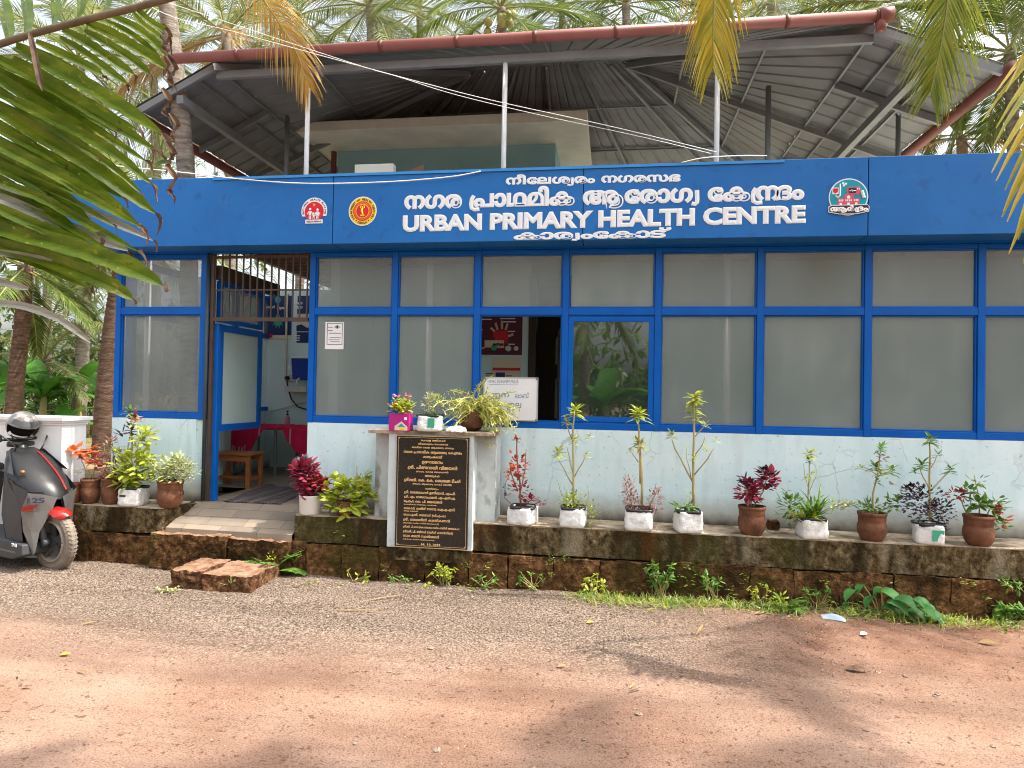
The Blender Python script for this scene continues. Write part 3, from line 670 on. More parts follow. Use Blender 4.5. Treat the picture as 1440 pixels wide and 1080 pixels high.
for p_, y in ((1263, 1.5), (305, 1.9)): post(p_, y, zc+.2, 'metal', .026)
# stair head room on the terrace
ys0 = 2.0
s0, s1 = AT(411, 172, ys0), AT(826, 154, ys0)
part(MB().box(s0.x, s1.x, ys0, ys0+2.2, s1.z-.14, s1.z), 'stair_room_slab', M['concrete'], bevel=.01)
yt = 2.75; t0, t1 = AT(475, 220, yt), AT(781, 220, yt)
part(MB().box(t0.x, t1.x, yt, yt+1.2, 3.48, s1.z-.142), 'stair_room_wall', M['teal'])
part(MB().box(t0.x-.09, t0.x-.03, yt-.03, yt+.03, 3.48, s1.z-.145), 'stair_room_pipe', M['gutterdark'])
x0 = AT(499, 231.5, .25); part(MB().box(x0.x, AT(555, 236, .3).x, .25, .34, 3.5, x0.z), 'parapet_block', M['concrete'])
x0 = AT(572, 236, .3); part(MB().add([(x0.x, .3, 3.9), (AT(594, 232, .3).x, .3, 3.9), (AT(594, 232, .3).x, .38, x0.z+.06), (x0.x, .38, x0.z)], [(0, 1, 2, 3)]).box(x0.x, x0.x+.1, .4, .45, 3.5, x0.z), 'broken_tile', M['slat'])

# ---------------- sign lettering and emblems on the fascia
pc = panels[2]; ys = YF-.003
LINES = [(['ന', 'ീ', 'േല', 'ശ', '#v', 'രം', ' ', 'നഗരസഭ'], (711, 263.5), (957, 259), 18.5, .05),
         (['നഗര', ' ', '#r', 'പാഥമിക', ' ', 'ആ', 'േരാഗ', '#y', ' ', 'േക', '#r', 'ന', '<', 'ദം'], (568, 301), (1131, 288), 36, .055),
         (['URBAN PRIMARY HEALTH CENTRE'], (566, 326.5), (1133, 314), 25, .055),
         (['കാര', '#y', 'ംേകാട', '്'], (722, 340), (944, 337), 17.5, .05)]
for el, l, r, h, bev in LINES:
    mb = MB(); a, b = AT(*l, ys), AT(*r, ys); z = (a.z+b.z)/2; hh = h/939*6.25
    put_line(mb, el, (a.x, ys, a.z), (b.x, ys, b.z), hh, bev, 0, .0035, 3); mb.build('lettering', M['letter'], pc)
# family health emblem
c = AT(442, 297, ys); mb = MB(); u = .0065
disc(mb, c, 21*u, ys-.002, ys, 0, 40, -22, 202); mb.box(c.x-14*u, c.x+14*u, ys-.003, ys, c.z-19*u, c.z-13*u, 0)
disc(mb, (c.x, 0, c.z-1*u), 15.5*u, ys-.004, ys-.002, 1, 40, -48, 228)
for sx, hs in ((-6.5, 1), (5.5, .93), (-.5, .55)):
    b = c.z-12*u; x = c.x+sx*u
    mb.sphere((x, ys-.006, b+15*u*hs), 2.0*u*(hs**.5), 8, 0, sy=.3)
    mb.prism([(x-2.2*u, b+12*u*hs), (x+2.2*u, b+12*u*hs), (x+(3.4 if sx == 5.5 else 1.8)*u*hs, b+5*u*hs), (x-(3.4 if sx == 5.5 else 1.8)*u*hs, b+5*u*hs)], ys-.007, ys-.004, 0)
    for s in (-1, 1):
        mb.bar((x+s*1.0*u, ys-.0055, b+6*u*hs), (x+s*1.1*u, ys-.0055, b), 1.3*u*hs, .003, 0, (0, 1, 0)); mb.bar((x+s*1.8*u, ys-.0055, b+11.6*u*hs), (x+s*4.8*u*hs, ys-.0055, b+(7.2 if hs > .6 else 15)*u*hs), 1.1*u, .003, 0, (0, 1, 0))
mb.prism([(c.x+(4.6 if k % 2 == 0 else 1.6)*u*.6*math.cos(k*math.pi/6), c.z+9.5*u+(4.6 if k % 2 == 0 else 1.6)*u*.6*math.sin(k*math.pi/6)) for k in range(12)], ys-.007, ys-.004, 2)
arc_text(mb, 'NATIONAL HEALTH MISSION', (c.x, ys-.003, c.z), 18.2*u, 196, -16, 3.7*u, 3)
put_line(mb, 'HEALTH MISSION', (c.x-12*u, ys-.004, c.z-17.6*u), (c.x+12*u, ys-.004, c.z-17.6*u), 3*u, .03, 3, .001, 1)
part(mb, 'emblem', [M['paper'], M['red'], M['yellow'], M['ink']], panels[0])
# round health services emblem
c = AT(510, 297, ys); mb = MB()
for r_, y, m in ((22.3, 1, 0), (21, 2, 1), (15, 3, 3), (13.8, 4, 2), (10.8, 5, 1), (9.9, 6, 3)): disc(mb, c, r_*u, ys-.0012*y, ys-.0012*(y-1), m, 48)
arc_text(mb, 'DEPARTMENT OF HEALTH SERVICES', (c.x, ys-.0028, c.z), 18*u, 222, -42, 4.4*u, 4)
arc_text(mb, '* KERALA *', (c.x, ys-.0028, c.z), 18*u, 232, 308, 4.4*u, 4, inward=True)
y = ys-.0085
mb.sphere((c.x, y, c.z+5.6*u), 1.5*u, 8, 1, sy=.3); mb.tube([(c.x, y, c.z+4.5*u), (c.x-.8*u, y, c.z), (c.x+.6*u, y, c.z-5*u)], [1.5*u, 2.0*u, 1.1*u], 6, 1)
for s in (-1, 1): mb.tube([(c.x, y, c.z+3.6*u), (c.x+s*3.2*u, y, c.z+4.8*u), (c.x+s*2.4*u, y, c.z+8.4*u)], .75*u, 5, 1)
mb.prism([(c.x-3.6*u, c.z-7.6*u), (c.x+3.6*u, c.z-7.6*u), (c.x+2.6*u, c.z-5.2*u), (c.x-2.6*u, c.z-5.2*u)], y, ys-.006, 1)
part(mb, 'emblem', [M['paper'], M['yellow'], M['orange'], M['red'], M['ink']], panels[1])
# round teal emblem with building
c = AT(1193, 277, ys); c = V((c.x, ys, c.z)); mb = MB(); f = lambda dx: c.x+dx*u
g = lambda dz_: c.z+dz_*u
disc(mb, c, 25.5*u, ys-.0015, ys, 0, 44); disc(mb, c, 24*u, ys-.003, ys-.0015, 1, 44)
mb.box(f(-21), f(-13), ys-.006, ys-.003, g(4), g(13), 0); mb.prism([(f(-20), g(12)), (f(-14), g(12)), (f(-14), g(7)), (f(-17), g(5)), (f(-20), g(7))], ys-.008, ys-.006, 2)
mb.tube([(f(-11), ys-.005, g(18)), (f(-11), ys-.005, g(2)), (f(-14), ys-.005, g(-1)), (f(-17), ys-.005, g(2))], 1.0*u, 5, 0)
mb.box(f(-2), f(15), ys-.006, ys-.003, g(3), g(13.5), 3); mb.box(f(0), f(9.5), ys-.0075, ys-.006, g(5), g(12), 4)
mb.tube([(f(1), ys-.0085, g(8)), (f(3), ys-.0085, g(8)), (f(4), ys-.0085, g(10)), (f(5), ys-.0085, g(7)), (f(6), ys-.0085, g(8.5)), (f(9), ys-.0085, g(8))], .5*u, 4, 0)
for dx in (11, 13): mb.box(f(dx), f(dx+1.2), ys-.0075, ys-.006, g(9.5), g(12), 0)
mb.prism([(f(-14), g(-13)), (f(14), g(-13)), (f(14), g(-2)), (f(6), g(-2)), (f(6), g(3)), (f(-6), g(3)), (f(-6), g(-2)), (f(-14), g(-2))], ys-.0055, ys-.003, 3)
disc(mb, (f(0), 0, g(-.5)), 2.3*u, ys-.007, ys-.0055, 0, 16)
for dx in (-12, -9.8, -7.6, -3.5, -1.2, 1.2, 3.5, 7.6, 9.8, 12): mb.box(f(dx-.7), f(dx+.7), ys-.007, ys-.0055, g(-6.2), g(-3.6), 0)
for dx in (-10, 0, 10): mb.box(f(dx-1.6), f(dx+1.6), ys-.007, ys-.0055, g(-11), g(-8), 0)
for dx, dz_ in ((-7, 19), (-3.5, 18), (-6, 16)): disc(mb, (f(dx), 0, g(dz_)), 1.6*u, ys-.005, ys-.003, 0, 12)
mb.tube([(f(17), ys-.005, g(8)), (f(20), ys-.005, g(-2))], 2.0*u, 6, 0)
mb.prism([(f(-26), g(-13)), (f(-22), g(-11)), (f(24), g(-11)), (f(27), g(-14)), (f(26), g(-21)), (f(10), g(-24)), (f(-12), g(-24)), (f(-26), g(-21))], ys-.010, ys-.0075, 0)
mb.prism([(f(-25), g(-14)), (f(-22), g(-12)), (f(24), g(-12)), (f(26), g(-14.5)), (f(25), g(-20)), (f(10), g(-23)), (f(-12), g(-23)), (f(-25), g(-20))], ys-.012, ys-.010, 4)
put_line(mb, ['ആർ', '#r', 'ദം'], (f(-24), ys-.0125, g(-22)), (f(25), ys-.0125, g(-22)), 10*u, .05, 0, .002, 2)
part(mb, 'emblem', [M['paper'], M['tealp'], M['red'], M['pinkp'], M['ink']], panels[2])
# ================================================================== MALAYALAM ORDERING
def ml(s):
    cons = set(chr(c) for c in range(0x0D15, 0x0D3A)); vir = '\u0d4d'; out = []; i = 0
    while i < len(s):
        if s[i] in cons:
            j = i+1; cl = [s[i]]
            while j+1 < len(s) and s[j] == vir and s[j+1] in cons: cl.append(s[j+1]); j += 2
            pre, post = [], []
            if 'ര' in cl[1:]: pre.append('#r'); cl = [cl[0]] + [c for c in cl[1:] if c != 'ര']
            if cl[-1] == 'യ' and len(cl) > 1: post.append('#y'); cl.pop()
            elif cl[-1] == 'വ' and len(cl) > 1: post.append('#v'); cl.pop()
            if len(cl) > 1 and cl[0] == cl[1]: cl = cl[1:]
            if j < len(s) and s[j] in '\u0d46\u0d47\u0d48': pre.insert(0, s[j]); j += 1
            elif j < len(s) and s[j] in '\u0d4a\u0d4b': pre.insert(0, '\u0d46' if s[j] == '\u0d4a' else '\u0d47'); post.append('\u0d3e'); j += 1
            out += pre + cl + post; i = j
        else: out.append(s[i]); i += 1
    res = []
    for e in out:
        if res and not e.startswith('#') and e != ' ' and not res[-1].startswith('#') and res[-1] != ' ': res[-1] += e
        else: res.append(e)
    return res
def text_part(s, l, r, h, m, parent, bev=.03, th=.001, res=1, name='lettering', mbx=None):
    mb = MB(); put_line(mb, ml(s), l, r, h, bev, 0, th, res); return mb.build(name, m, parent)

# ================================================================== PLAQUE PILLAR
yb_, yf_ = -.36, -.535
bx0, bx1 = AT(528, 650, yb_).x, AT(697, 650, yb_).x; fx0, fx1 = AT(546, 690, yf_).x, AT(664, 690, yf_).x
ztop = AT(612, 607, yf_).z
PIL = thing('plaque_pillar', 'grey whitewashed concrete pillar on the ledge, carrying the black plaque', 'pillar', ((bx0+bx1)/2, yb_, .2))
mb = MB(); roughbox(mb, bx0, bx1, yb_, -.05, ZLED-.01, ztop-.03, .06, .003, 6); mb.build('back_slab', M['greyconc'], PIL)
mb = MB(); roughbox(mb, fx0-.004, fx1+.006, yf_, yb_+.004, AT(600, 771.5, yf_).z, ztop-.026, .05, .003, 6, seed=9); mb.build('front_block', mat('whitewash', [(.48, .54, .53), (.62, .67, .66)], .85, 5, .2, bump=.2, extra=stains(.7, (.22, .20, .16), 8, (1, 1, .5), .58, .7)), PIL)
mb = MB(); roughbox(mb, fx0-.0, fx1+.0, yf_+.02, yb_-.06, .22, AT(600, 771, yf_).z-.006, .04, .008, 8, seed=19); mb.build('base', M['moss'], PIL)
mb = MB(); roughbox(mb, bx0-.012, bx1+.012, yf_-.015, -.05, ztop-.027, ztop, .06, .003, 6, seed=12); mb.build('cap', M['ledgetop'], PIL)
yq = yf_-.022
q = [AT(559, 612, yq), AT(660, 615, yq), AT(554, 769, yq), AT(657, 773, yq)]
qx0, qx1 = (q[0].x+q[2].x)/2, (q[1].x+q[3].x)/2; qz1, qz0 = (q[0].z+q[1].z)/2, (q[2].z+q[3].z)/2
PQ = thing('inauguration_plaque', 'black granite plaque with gold lettering fixed to the pillar', 'plaque', ((qx0+qx1)/2, yq, qz0))
MB().box(qx0, qx1, yq, yf_-.002, qz0, qz1).build('slab', M['granite'], PQ, bevel=.003)
mb = MB(); i_ = .016
for a in (i_, ):
    X0, X1, Z0, Z1 = qx0+a, qx1-a, qz0+a, qz1-a; t_ = .0028
    mb.box(X0, X1, yq-.0012, yq, Z0, Z0+t_); mb.box(X0, X1, yq-.0012, yq, Z1-t_, Z1); mb.box(X0, X0+t_, yq-.0012, yq, Z0+t_, Z1-t_); mb.box(X1-t_, X1, yq-.0012, yq, Z0+t_, Z1-t_)
    for x in (X0, X1):
        for z in (Z0, Z1): disc(mb, (x+(.008 if x == X0 else -.008), 0, z+(.008 if z == Z0 else -.008)), .006, yq-.002, yq, 0, 10)
mb.box(qx0, qx1, yq-.001, yq, qz0, qz0+.004); mb.box(qx0, qx1, yq-.001, yq, qz1-.004, qz1)
mb.build('border', M['gold'], PQ)
PL = [("കേരള സർക്കാർ", 103, 320, 530, 20), ("നീലേശ്വരം നഗരസഭ", 133, 295, 550, 20), ("ദേശീയ നഗര ആരോഗ്യ ദൗത്യം", 163, 242, 600, 21),
 ("നഗര പ്രാഥമിക ആരോഗ്യ കേന്ദ്രം", 203, 172, 665, 31), ("കാര്യംകോട്", 241, 335, 500, 28), ("ഉദ്ഘാടനം", 290, 325, 505, 27), ("ശ്രീ. പിണറായി വിജയൻ", 333, 205, 625, 36),
 ("(ബഹു. കേരള മുഖ്യമന്ത്രി)", 367, 278, 550, 18), ("അദ്ധ്യക്ഷ", 405, 347, 475, 22), ("ശ്രീമതി. കെ. കെ. ശൈലജ ടീച്ചർ", 440, 172, 650, 33), ("(ബഹു. ആരോഗ്യ വകുപ്പ് മന്ത്രി)", 472, 245, 575, 19),
 ("സാന്നിദ്ധ്യം", 510, 350, 465, 20), ("ശ്രീ. രാജ്മോഹൻ ഉണ്ണിത്താൻ, എം.പി.", 546, 172, 605, 29), ("ശ്രീ. എം. രാജഗോപാലൻ, എം.എൽ.എ.", 584, 172, 605, 28), ("പ്രൊഫ. കെ. പി. ജയരാജൻ", 621, 168, 495, 28),
 ("(ചെയർമാൻ, നീലേശ്വരം നഗരസഭ)", 648, 168, 445, 13), ("ഡോ.ഡി. സജിത്ത് ബാബു ഐ.എ.എസ്.", 682, 168, 602, 28), ("ജില്ലാ കളക്ടർ", 704, 168, 290, 14), ("ഡോ.എ.വി. രാമദാസ് (ഡി.എം.ഒ.)", 736, 165, 522, 27),
 ("ശ്രീ. തോട്ടത്തിൽ കുഞ്ഞിക്കണ്ണൻ", 777, 162, 558, 29), ("(ആരോഗ്യ സ്ഥിരം സമിതി അദ്ധ്യക്ഷൻ)", 805, 162, 465, 14), ("ശ്രീമതി. പി. രാധ (ക്ഷേമകാര്യ സ്ഥിരം സമിതി അദ്ധ്യക്ഷ)", 838, 160, 636, 23), ("ശ്രീമതി. പി. ഭാർഗ്ഗവി (വാർഡ് കൗൺസിലർ)", 878, 160, 582, 26),
 ("ഡോ. രാമൻ സ്വാതിവാമൻ", 915, 160, 465, 29), ("(സി.പി.എം. ദേശീയ ആരോഗ്യ ദൗത്യം)", 943, 158, 425, 13), ("06. 10. 2020", 980, 308, 475, 20)]
def qpt(cx, cy):        # plaque coordinates from the enlarged view
    return V((qx0 + (qx1-qx0)*(cx-(118-34*cy/1080))/(612), yq-.001, qz1 - (qz1-qz0)*(cy-64)/945))
mb = MB()
for s, cy, a, b_, h in PL:
    hh = h*1.08*(qz1-qz0)/945; l, r = qpt(a, cy+h/2), qpt(b_, cy+h/2); r.z = l.z = (l.z+r.z)/2
    put_line(mb, ml(s), l, r, hh, .045, 0, .0015, 1)
mb.build('lettering', M['gold'], PQ)

# ================================================================== PLANT HELPERS
def rnd_dir(r, up_=0): 
    v = V((r.gauss(0, 1), r.gauss(0, 1), r.gauss(0, 1)+up_)); return v.normalized()
def blade(mb, p, d, L, wd, m, droop=.3, k=3, fold=.2, side=None):
    d = V(d).normalized(); s = side or d.cross(V((0, 0, 1)))
    if s.length < .05: s = V((1, 0, 0))
    pts = [V(p)]; ws = [wd*.35]; dd = d.copy()
    prof = {2: [1, .06], 3: [1, .8, .06], 4: [.9, 1, .7, .05], 5: [.8, 1, .95, .6, .05]}[k]
    for i in range(k):
        pts.append(pts[-1]+dd*L/k); dd = (dd+V((0, 0, -droop/k*1.6))).normalized(); ws.append(wd*prof[i])
    mb.leaf(pts, ws, s, m, fold)
def rosette(mb, c, r, n, m, R_, lean=V((0, 0, 1)), wr=.26, up_=.35):
    ln_ = V((R_.uniform(-.35, .35), R_.uniform(-.35, .2), 0))
    for i in range(n):
        a = i*2.399+R_.uniform(-.3, .3); q = (i+.5)/n; e = -.25+1.75*q*q+up_*.6
        if R_.random() < .10: continue
        d = V((math.cos(a), math.sin(a), e)) + ln_
        blade(mb, V(c)+V((0, 0, (-.55+.65*q)*r))+ln_*r*q*.3, d, r*R_.uniform(.7, 1.35)*(1.1-.35*q), r*wr*1.25, m, R_.uniform(.3, .95), 4)
def cloud(mb, c, rx, rz, ry, n, L, wd, m, R_, up_=.4, k=3, inner=.1):
    for i in range(n):
        v = rnd_dir(R_); q = R_.uniform(inner, 1)**.6; p = V(c)+V((v.x*rx*q, v.y*ry*q, v.z*rz*q))
        d = (V((v.x, v.y, v.z*.6+up_)) + rnd_dir(R_)*.6).normalized()
        blade(mb, p, d, L*R_.uniform(.6, 1.25), wd*R_.uniform(.7, 1.2), m, .5, k)
LM = [M[k] for k in ('lg', 'ly', 'lp', 'lr', 'lm', 'lpu', 'lo', 'lpk', 'lstr', 'palmdry', 'flower', 'pink')]
LI = {k: i for i, k in enumerate(('lg', 'ly', 'lp', 'lr', 'lm', 'lpu', 'lo', 'lpk', 'lstr', 'dry', 'flower', 'pink'))}
CLAYP = [(.70, 0), (.76, .03), (.92, .15), (1.02, .32), (1.04, .44), (1.0, .57), (.945, .63), (.93, .67), (.955, .70), (.97, .84), (.985, .89), (1.03, .91), (1.035, 1.0), (.93, 1.0), (.9, .9), (.3, .86)]
def pot_plant(label, base, cont, stems=(), ros=(), clouds=(), z=ZLED, seed=1, group='potted plants along the front ledge', flowers=(), blades=(), yback=None, name='potted_plant', cmat=None, prints=(), stm='stem'):
    R_ = random.Random(seed); p = ATZ(base[0], base[1], z); kind, wpx, hpx = cont
    dep = (p-CAM).dot(fw); r = wpx/939*dep*.5*1.0*dep/(p-CAM).length; yc = -.385 if z == ZLED else p.y + r*.85
    if yback is not None: yc = yback
    s = (V((p.x, yc, z))-CAM).dot(fw)/939; h = hpx*s; c = V((AT(base[0], base[1]-5, yc).x, yc, z))
    T = thing(name, label, 'potted plant', c, 0, group)
    if kind == 'bag':
        mb = MB(); lv = [(.90, .001), (1.0, h*.05), (1.03, h*.2), (1.02, h*.35), (1.03, h*.5), (1.0, h*.65), (1.01, h*.8), (.99, h*.92), (.97, h), (.93, h), (.92, h*.85)]
        mb.lathe([(r*q, zz) for q, zz in lv], V((0, 0, 0)), 40, 0, .8); so_ = V((R_.uniform(0, 50), R_.uniform(0, 50), 0)); rz_ = Matrix.Rotation(R_.uniform(-.35, .35), 3, 'Z')
        for p in mb.v:
            k = 1+.055*noise.noise(V((p.x*22, p.y*22, p.z*30))+so_)+.035*noise.noise(V((p.x*55, p.y*55, p.z*60))+so_)-.05*abs(noise.noise(V((p.x*14, p.y*14, p.z*40))+so_))
            p.x *= k; p.y *= k; p.z *= 1+.05*noise.noise(so_+V((p.x*9, p.y*9, 0)))
        mb.v = [rz_ @ p + c for p in mb.v]
        pot = mb.build('grow_bag', M['bag'], T, smooth=True)
        MB().lathe([(r*.975, h*.93), (r*1.0, h*.99), (r*.97, h*1.07), (r*.90, h*1.06), (r*.88, h*.9)], c, 40, 0, .8, .03, R_).build('rim', M['black'], pot, smooth=True)
        for (dx, dz_, ww, hh, pm) in prints:
            MB().box(c.x+dx*r-ww*r, c.x+dx*r+ww*r, c.y-r*1.10, c.y-r*1.07, z+h*(dz_-hh), z+h*(dz_+hh)).build('print', M[pm], pot)
        MB().lathe([(r*.9, h*.9), (0, h*.95)], c, 16, 0, .75).build('soil', M['soil'], T)
    elif kind == 'clay':
        mb = MB(); mb.lathe([(a*r/1.04, q*h+.001) for a, q in CLAYP], c, 32); mb.build('pot', M[cmat or 'clay'], T, smooth=True)
        MB().lathe([(r*.84, h*.88), (0, h*.9)], c, 16).build('soil', M['soil'], T)
    elif kind == 'tub':
        mb = MB(); mb.lathe([(r*.90, .001), (r*.93, .004), (r, h*.93), (r*1.03, h*.95), (r*1.03, h), (r*.95, h), (r*.93, h*.85)], c, 32); mb.build('pot', M['white'], T, smooth=True)
        MB().lathe([(r*.94, h*.88), (0, h*.9)], c, 16).build('soil', M['soil'], T)
    top = V((c.x, c.y, z+h*.85))
    P = lambda px_, py_, dy=0: AT(px_, py_, yc+dy)
    if stems:
        mb = MB()
        for pts, rp in stems:
            dy = R_.uniform(-.04, .04); k = len(pts); q = [P(a, b, dy*i/(k-1) if k > 1 else 0) for i, (a, b) in enumerate(pts)]
            sub = []
            for i in range(k-1):
                for t in (0, .5): sub.append(q[i].lerp(q[i+1], t)+V((R_.uniform(-1, 1), R_.uniform(-1, 1), 0))*.004)
            sub.append(q[-1]); mb.tube(sub, [rp*.72*s*(1-.5*i/len(sub)) for i in range(len(sub))], 6)
        mb.build('stem', M[stm], T, smooth=True)
    mb = MB()
    for (a, b, rp, n, m) in ros: rosette(mb, P(a, b, R_.uniform(-.03, .03)), rp*s, n, LI[m], R_)
    for (a, b, rx, rz, n, Lp, wp, m) in clouds: cloud(mb, P(a, b), rx*s, rz*s, min(rx, rz, 22)*s, n, Lp*s, wp*s, LI[m], R_)
    for (a, b, n, Lp, wp, m, spread) in blades:
        for i in range(n): blade(mb, P(a, b)+V((R_.uniform(-.04, .04), R_.uniform(-.04, .04), 0)), V((R_.uniform(-spread, spread), R_.uniform(-spread, spread), 1)), Lp*s*R_.uniform(.6, 1.1), wp*s, LI[m], .9, 4)
    if mb.f: mb.build('foliage', LM, T)
    if flowers:
        mb = MB()
        for (a, b, rp, m) in flowers: cloud(mb, P(a, b, -.02), rp*s*.5, rp*s*.5, rp*s*.5, 12, rp*s, rp*s*.8, LI[m], R_)
        mb.build('flower', LM, T)
    return T

# ---------------- along the ledge, from the pillar to the right
pot_plant('white grow bag with red stemmed plant and small orange-red leaves beside the plaque pillar', (735, 737), ('bag', 37, 24),
    [([(733, 714), (731, 680), (727, 640), (727, 617)], 2.2), ([(730, 700), (738, 660), (740, 632)], 1.4), ([(728, 690), (719, 665), (716, 650)], 1.4), ([(722, 712), (709, 700), (711, 680), (716, 668)], 1), ([(738, 712), (750, 700), (762, 705)], 1)],
    [], [(728, 652, 14, 24, 55, 8, 5, 'lr'), (733, 690, 16, 18, 40, 7, 5, 'lm'), (724, 665, 14, 16, 22, 8, 6, 'lo'), (727, 618, 4, 3, 10, 6, 4, 'lr'), (712, 685, 5, 16, 14, 5, 3, 'lpu'), (746, 703, 12, 7, 20, 7, 5, 'lm'), (763, 706, 5, 5, 8, 6, 5, 'lm')], seed=2, stm='stemred')
pot_plant('white grow bag with tall straight stem topped by a yellow-green rosette under the clear window', (806, 740), ('bag', 37, 26),
    [([(806, 715), (806, 650), (806, 600), (808, 578)], 2.6), ([(805, 682), (793, 660), (786, 648)], 1.5), ([(807, 672), (818, 652), (824, 640)], 1.5), ([(806, 668), (800, 640), (797, 628)], 1.2), ([(806, 620), (797, 600), (796, 588)], 1.3), ([(800, 712), (788, 690), (784, 675)], .9), ([(822, 720), (828, 700), (826, 682)], .9)],
    [(808, 576, 17, 18, 'ly'), (796, 590, 11, 14, 'ly'), (806, 618, 11, 13, 'ly'), (785, 634, 13, 18, 'ly'), (825, 638, 8, 11, 'ly'), (829, 612, 9, 9, 'lp')],
    [(806, 706, 20, 12, 90, 8, 3, 'ly'), (832, 722, 12, 18, 50, 6, 3, 'ly'), (800, 700, 14, 16, 30, 8, 2.5, 'lg'), (824, 745, 9, 12, 26, 6, 4, 'lp'), (808, 714, 16, 4, 20, 8, 3, 'dry')], flowers=[(830, 760, 5, 'pink')], seed=3)
pot_plant('white grow bag with one bare stem and feathery pinkish red side shoots', (898, 743), ('bag', 40, 28),
    [([(903, 714), (902, 660), (899, 620), (897, 590)], 3), ([(900, 680), (899, 640), (899, 625)], 1.8), ([(898, 650), (888, 636), (884, 630)], 1), ([(890, 714), (882, 690), (880, 675)], 1.2), ([(912, 714), (922, 695), (926, 685)], 1.2)],
    [(897, 580, 18, 24, 'ly'), (899, 622, 14, 16, 'ly'), (886, 632, 8, 8, 'lp')], [(884, 692, 9, 26, 150, 6, 2, 'lpk'), (890, 705, 14, 14, 90, 6, 2, 'lpk'), (922, 702, 12, 20, 130, 6, 2, 'lpk'), (890, 735, 9, 10, 50, 5, 2, 'lpk'), (910, 718, 14, 7, 40, 6, 2, 'lr'), (900, 630, 3, 14, 9, 10, 4, 'dry')], seed=4)
pot_plant('white grow bag with the tallest branching plant, its leafy tip reaching over the window frame', (967, 747), ('bag', 37, 29),
    [([(976, 718), (975, 660), (976, 610), (976, 560)], 3), ([(975, 680), (962, 655), (950, 632), (945, 618)], 2), ([(976, 668), (995, 645), (1004, 630)], 1.6), ([(977, 640), (990, 622), (992, 612)], 1.3), ([(976, 615), (990, 600), (992, 596)], 1.2), ([(972, 672), (966, 645), (965, 625)], .9)],
    [(976, 556, 17, 22, 'ly'), (976, 570, 17, 14, 'ly'), (976, 582, 16, 10, 'lp'), (982, 588, 9, 8, 'ly'), (945, 610, 11, 18, 'ly'), (993, 596, 8, 10, 'ly'), (1007, 617, 8, 9, 'lp'), (991, 628, 8, 10, 'ly'), (976, 643, 8, 12, 'ly')],
    [(962, 712, 14, 6, 34, 12, 5, 'lg'), (970, 700, 12, 12, 20, 7, 2, 'lp')], seed=5)
pot_plant('terracotta pot with dark red crinkled leaves, between two grow bags', (1057, 750), ('clay', 41, 40),
    [([(1052, 712), (1050, 690), (1046, 680)], 1.6), ([(1060, 712), (1074, 690), (1079, 670)], 1.5), ([(1056, 712), (1058, 690)], 1.4)], [],
    [(1052, 690, 16, 15, 90, 11, 8, 'lm'), (1080, 676, 13, 15, 80, 11, 8, 'lm'), (1060, 696, 10, 10, 30, 10, 7, 'lr'), (1078, 664, 10, 6, 24, 9, 7, 'lpu'), (1048, 675, 9, 6, 18, 9, 6, 'lpu')], seed=6)
pot_plant('low sagging grow bag with grassy blades and a green crowned stem', (1141, 755), ('bag', 40, 27),
    [([(1137, 728), (1137, 690), (1138, 652)], 1.8), ([(1118, 738), (1112, 710), (1106, 692)], 1.3), ([(1138, 690), (1148, 670), (1147, 655)], .7), ([(1138, 695), (1132, 668), (1130, 652)], .7), ([(1152, 725), (1175, 712), (1198, 706)], 1)],
    [(1137, 636, 13, 20, 'ly'), (1137, 645, 10, 10, 'lg'), (1105, 690, 10, 9, 'lg')], [(1110, 715, 15, 22, 60, 11, 5, 'lg'), (1140, 668, 7, 6, 6, 9, 7, 'ly'), (1180, 710, 22, 6, 34, 8, 4, 'lp'), (1136, 732, 16, 12, 40, 12, 4, 'ly')],
    blades=[(1143, 730, 36, 52, 4, 'lg', .7), (1132, 735, 24, 34, 4, 'ly', 1.0)], seed=7)
pot_plant('terracotta pot with spindly green plant carrying withered yellow leaves', (1226, 756), ('clay', 44, 39),
    [([(1226, 720), (1228, 695), (1234, 668), (1236, 650)], 2), ([(1234, 668), (1222, 660), (1210, 655)], 1.2), ([(1234, 670), (1246, 664), (1254, 662)], 1.2), ([(1236, 655), (1238, 635)], 1.3), ([(1240, 718), (1256, 710)], 1)],
    [(1238, 628, 12, 16, 'lg'), (1211, 655, 9, 9, 'lg'), (1230, 655, 13, 16, 'lg'), (1254, 660, 13, 16, 'lg'), (1238, 662, 10, 10, 'ly'), (1234, 675, 10, 8, 'lg')],
    [(1226, 712, 26, 8, 70, 9, 4, 'lg'), (1258, 708, 18, 12, 40, 8, 5, 'lg'), (1242, 645, 3, 9, 10, 10, 5, 'dry'), (1251, 676, 2, 7, 6, 8, 4, 'dry'), (1190, 708, 16, 5, 18, 8, 4, 'lp')], seed=8)
pot_plant('green printed white grow bag with bushy dark purple small leaves and a tall green stem', (1305, 760), ('bag', 43, 27),
    [([(1308, 732), (1308, 690), (1308, 650), (1307, 622)], 2.4), ([(1308, 690), (1298, 670), (1294, 658)], 1.4), ([(1309, 690), (1326, 672), (1336, 662)], 1.4), ([(1308, 660), (1318, 640)], 1)],
    [(1307, 616, 14, 18, 'lg'), (1296, 652, 15, 18, 'lg'), (1336, 658, 13, 15, 'lg'), (1318, 638, 10, 10, 'lg'), (1286, 660, 9, 8, 'lg'), (1309, 700, 5, 8, 'ly')],
    [(1295, 706, 34, 28, 280, 6, 4.5, 'lpu'), (1322, 718, 20, 18, 120, 6, 4.5, 'lpu'), (1282, 690, 12, 10, 50, 6, 4.5, 'lpu'), (1330, 740, 4, 8, 12, 6, 4.5, 'lpu')], seed=9, prints=[(.25, .5, .40, .28, 'greenp')])
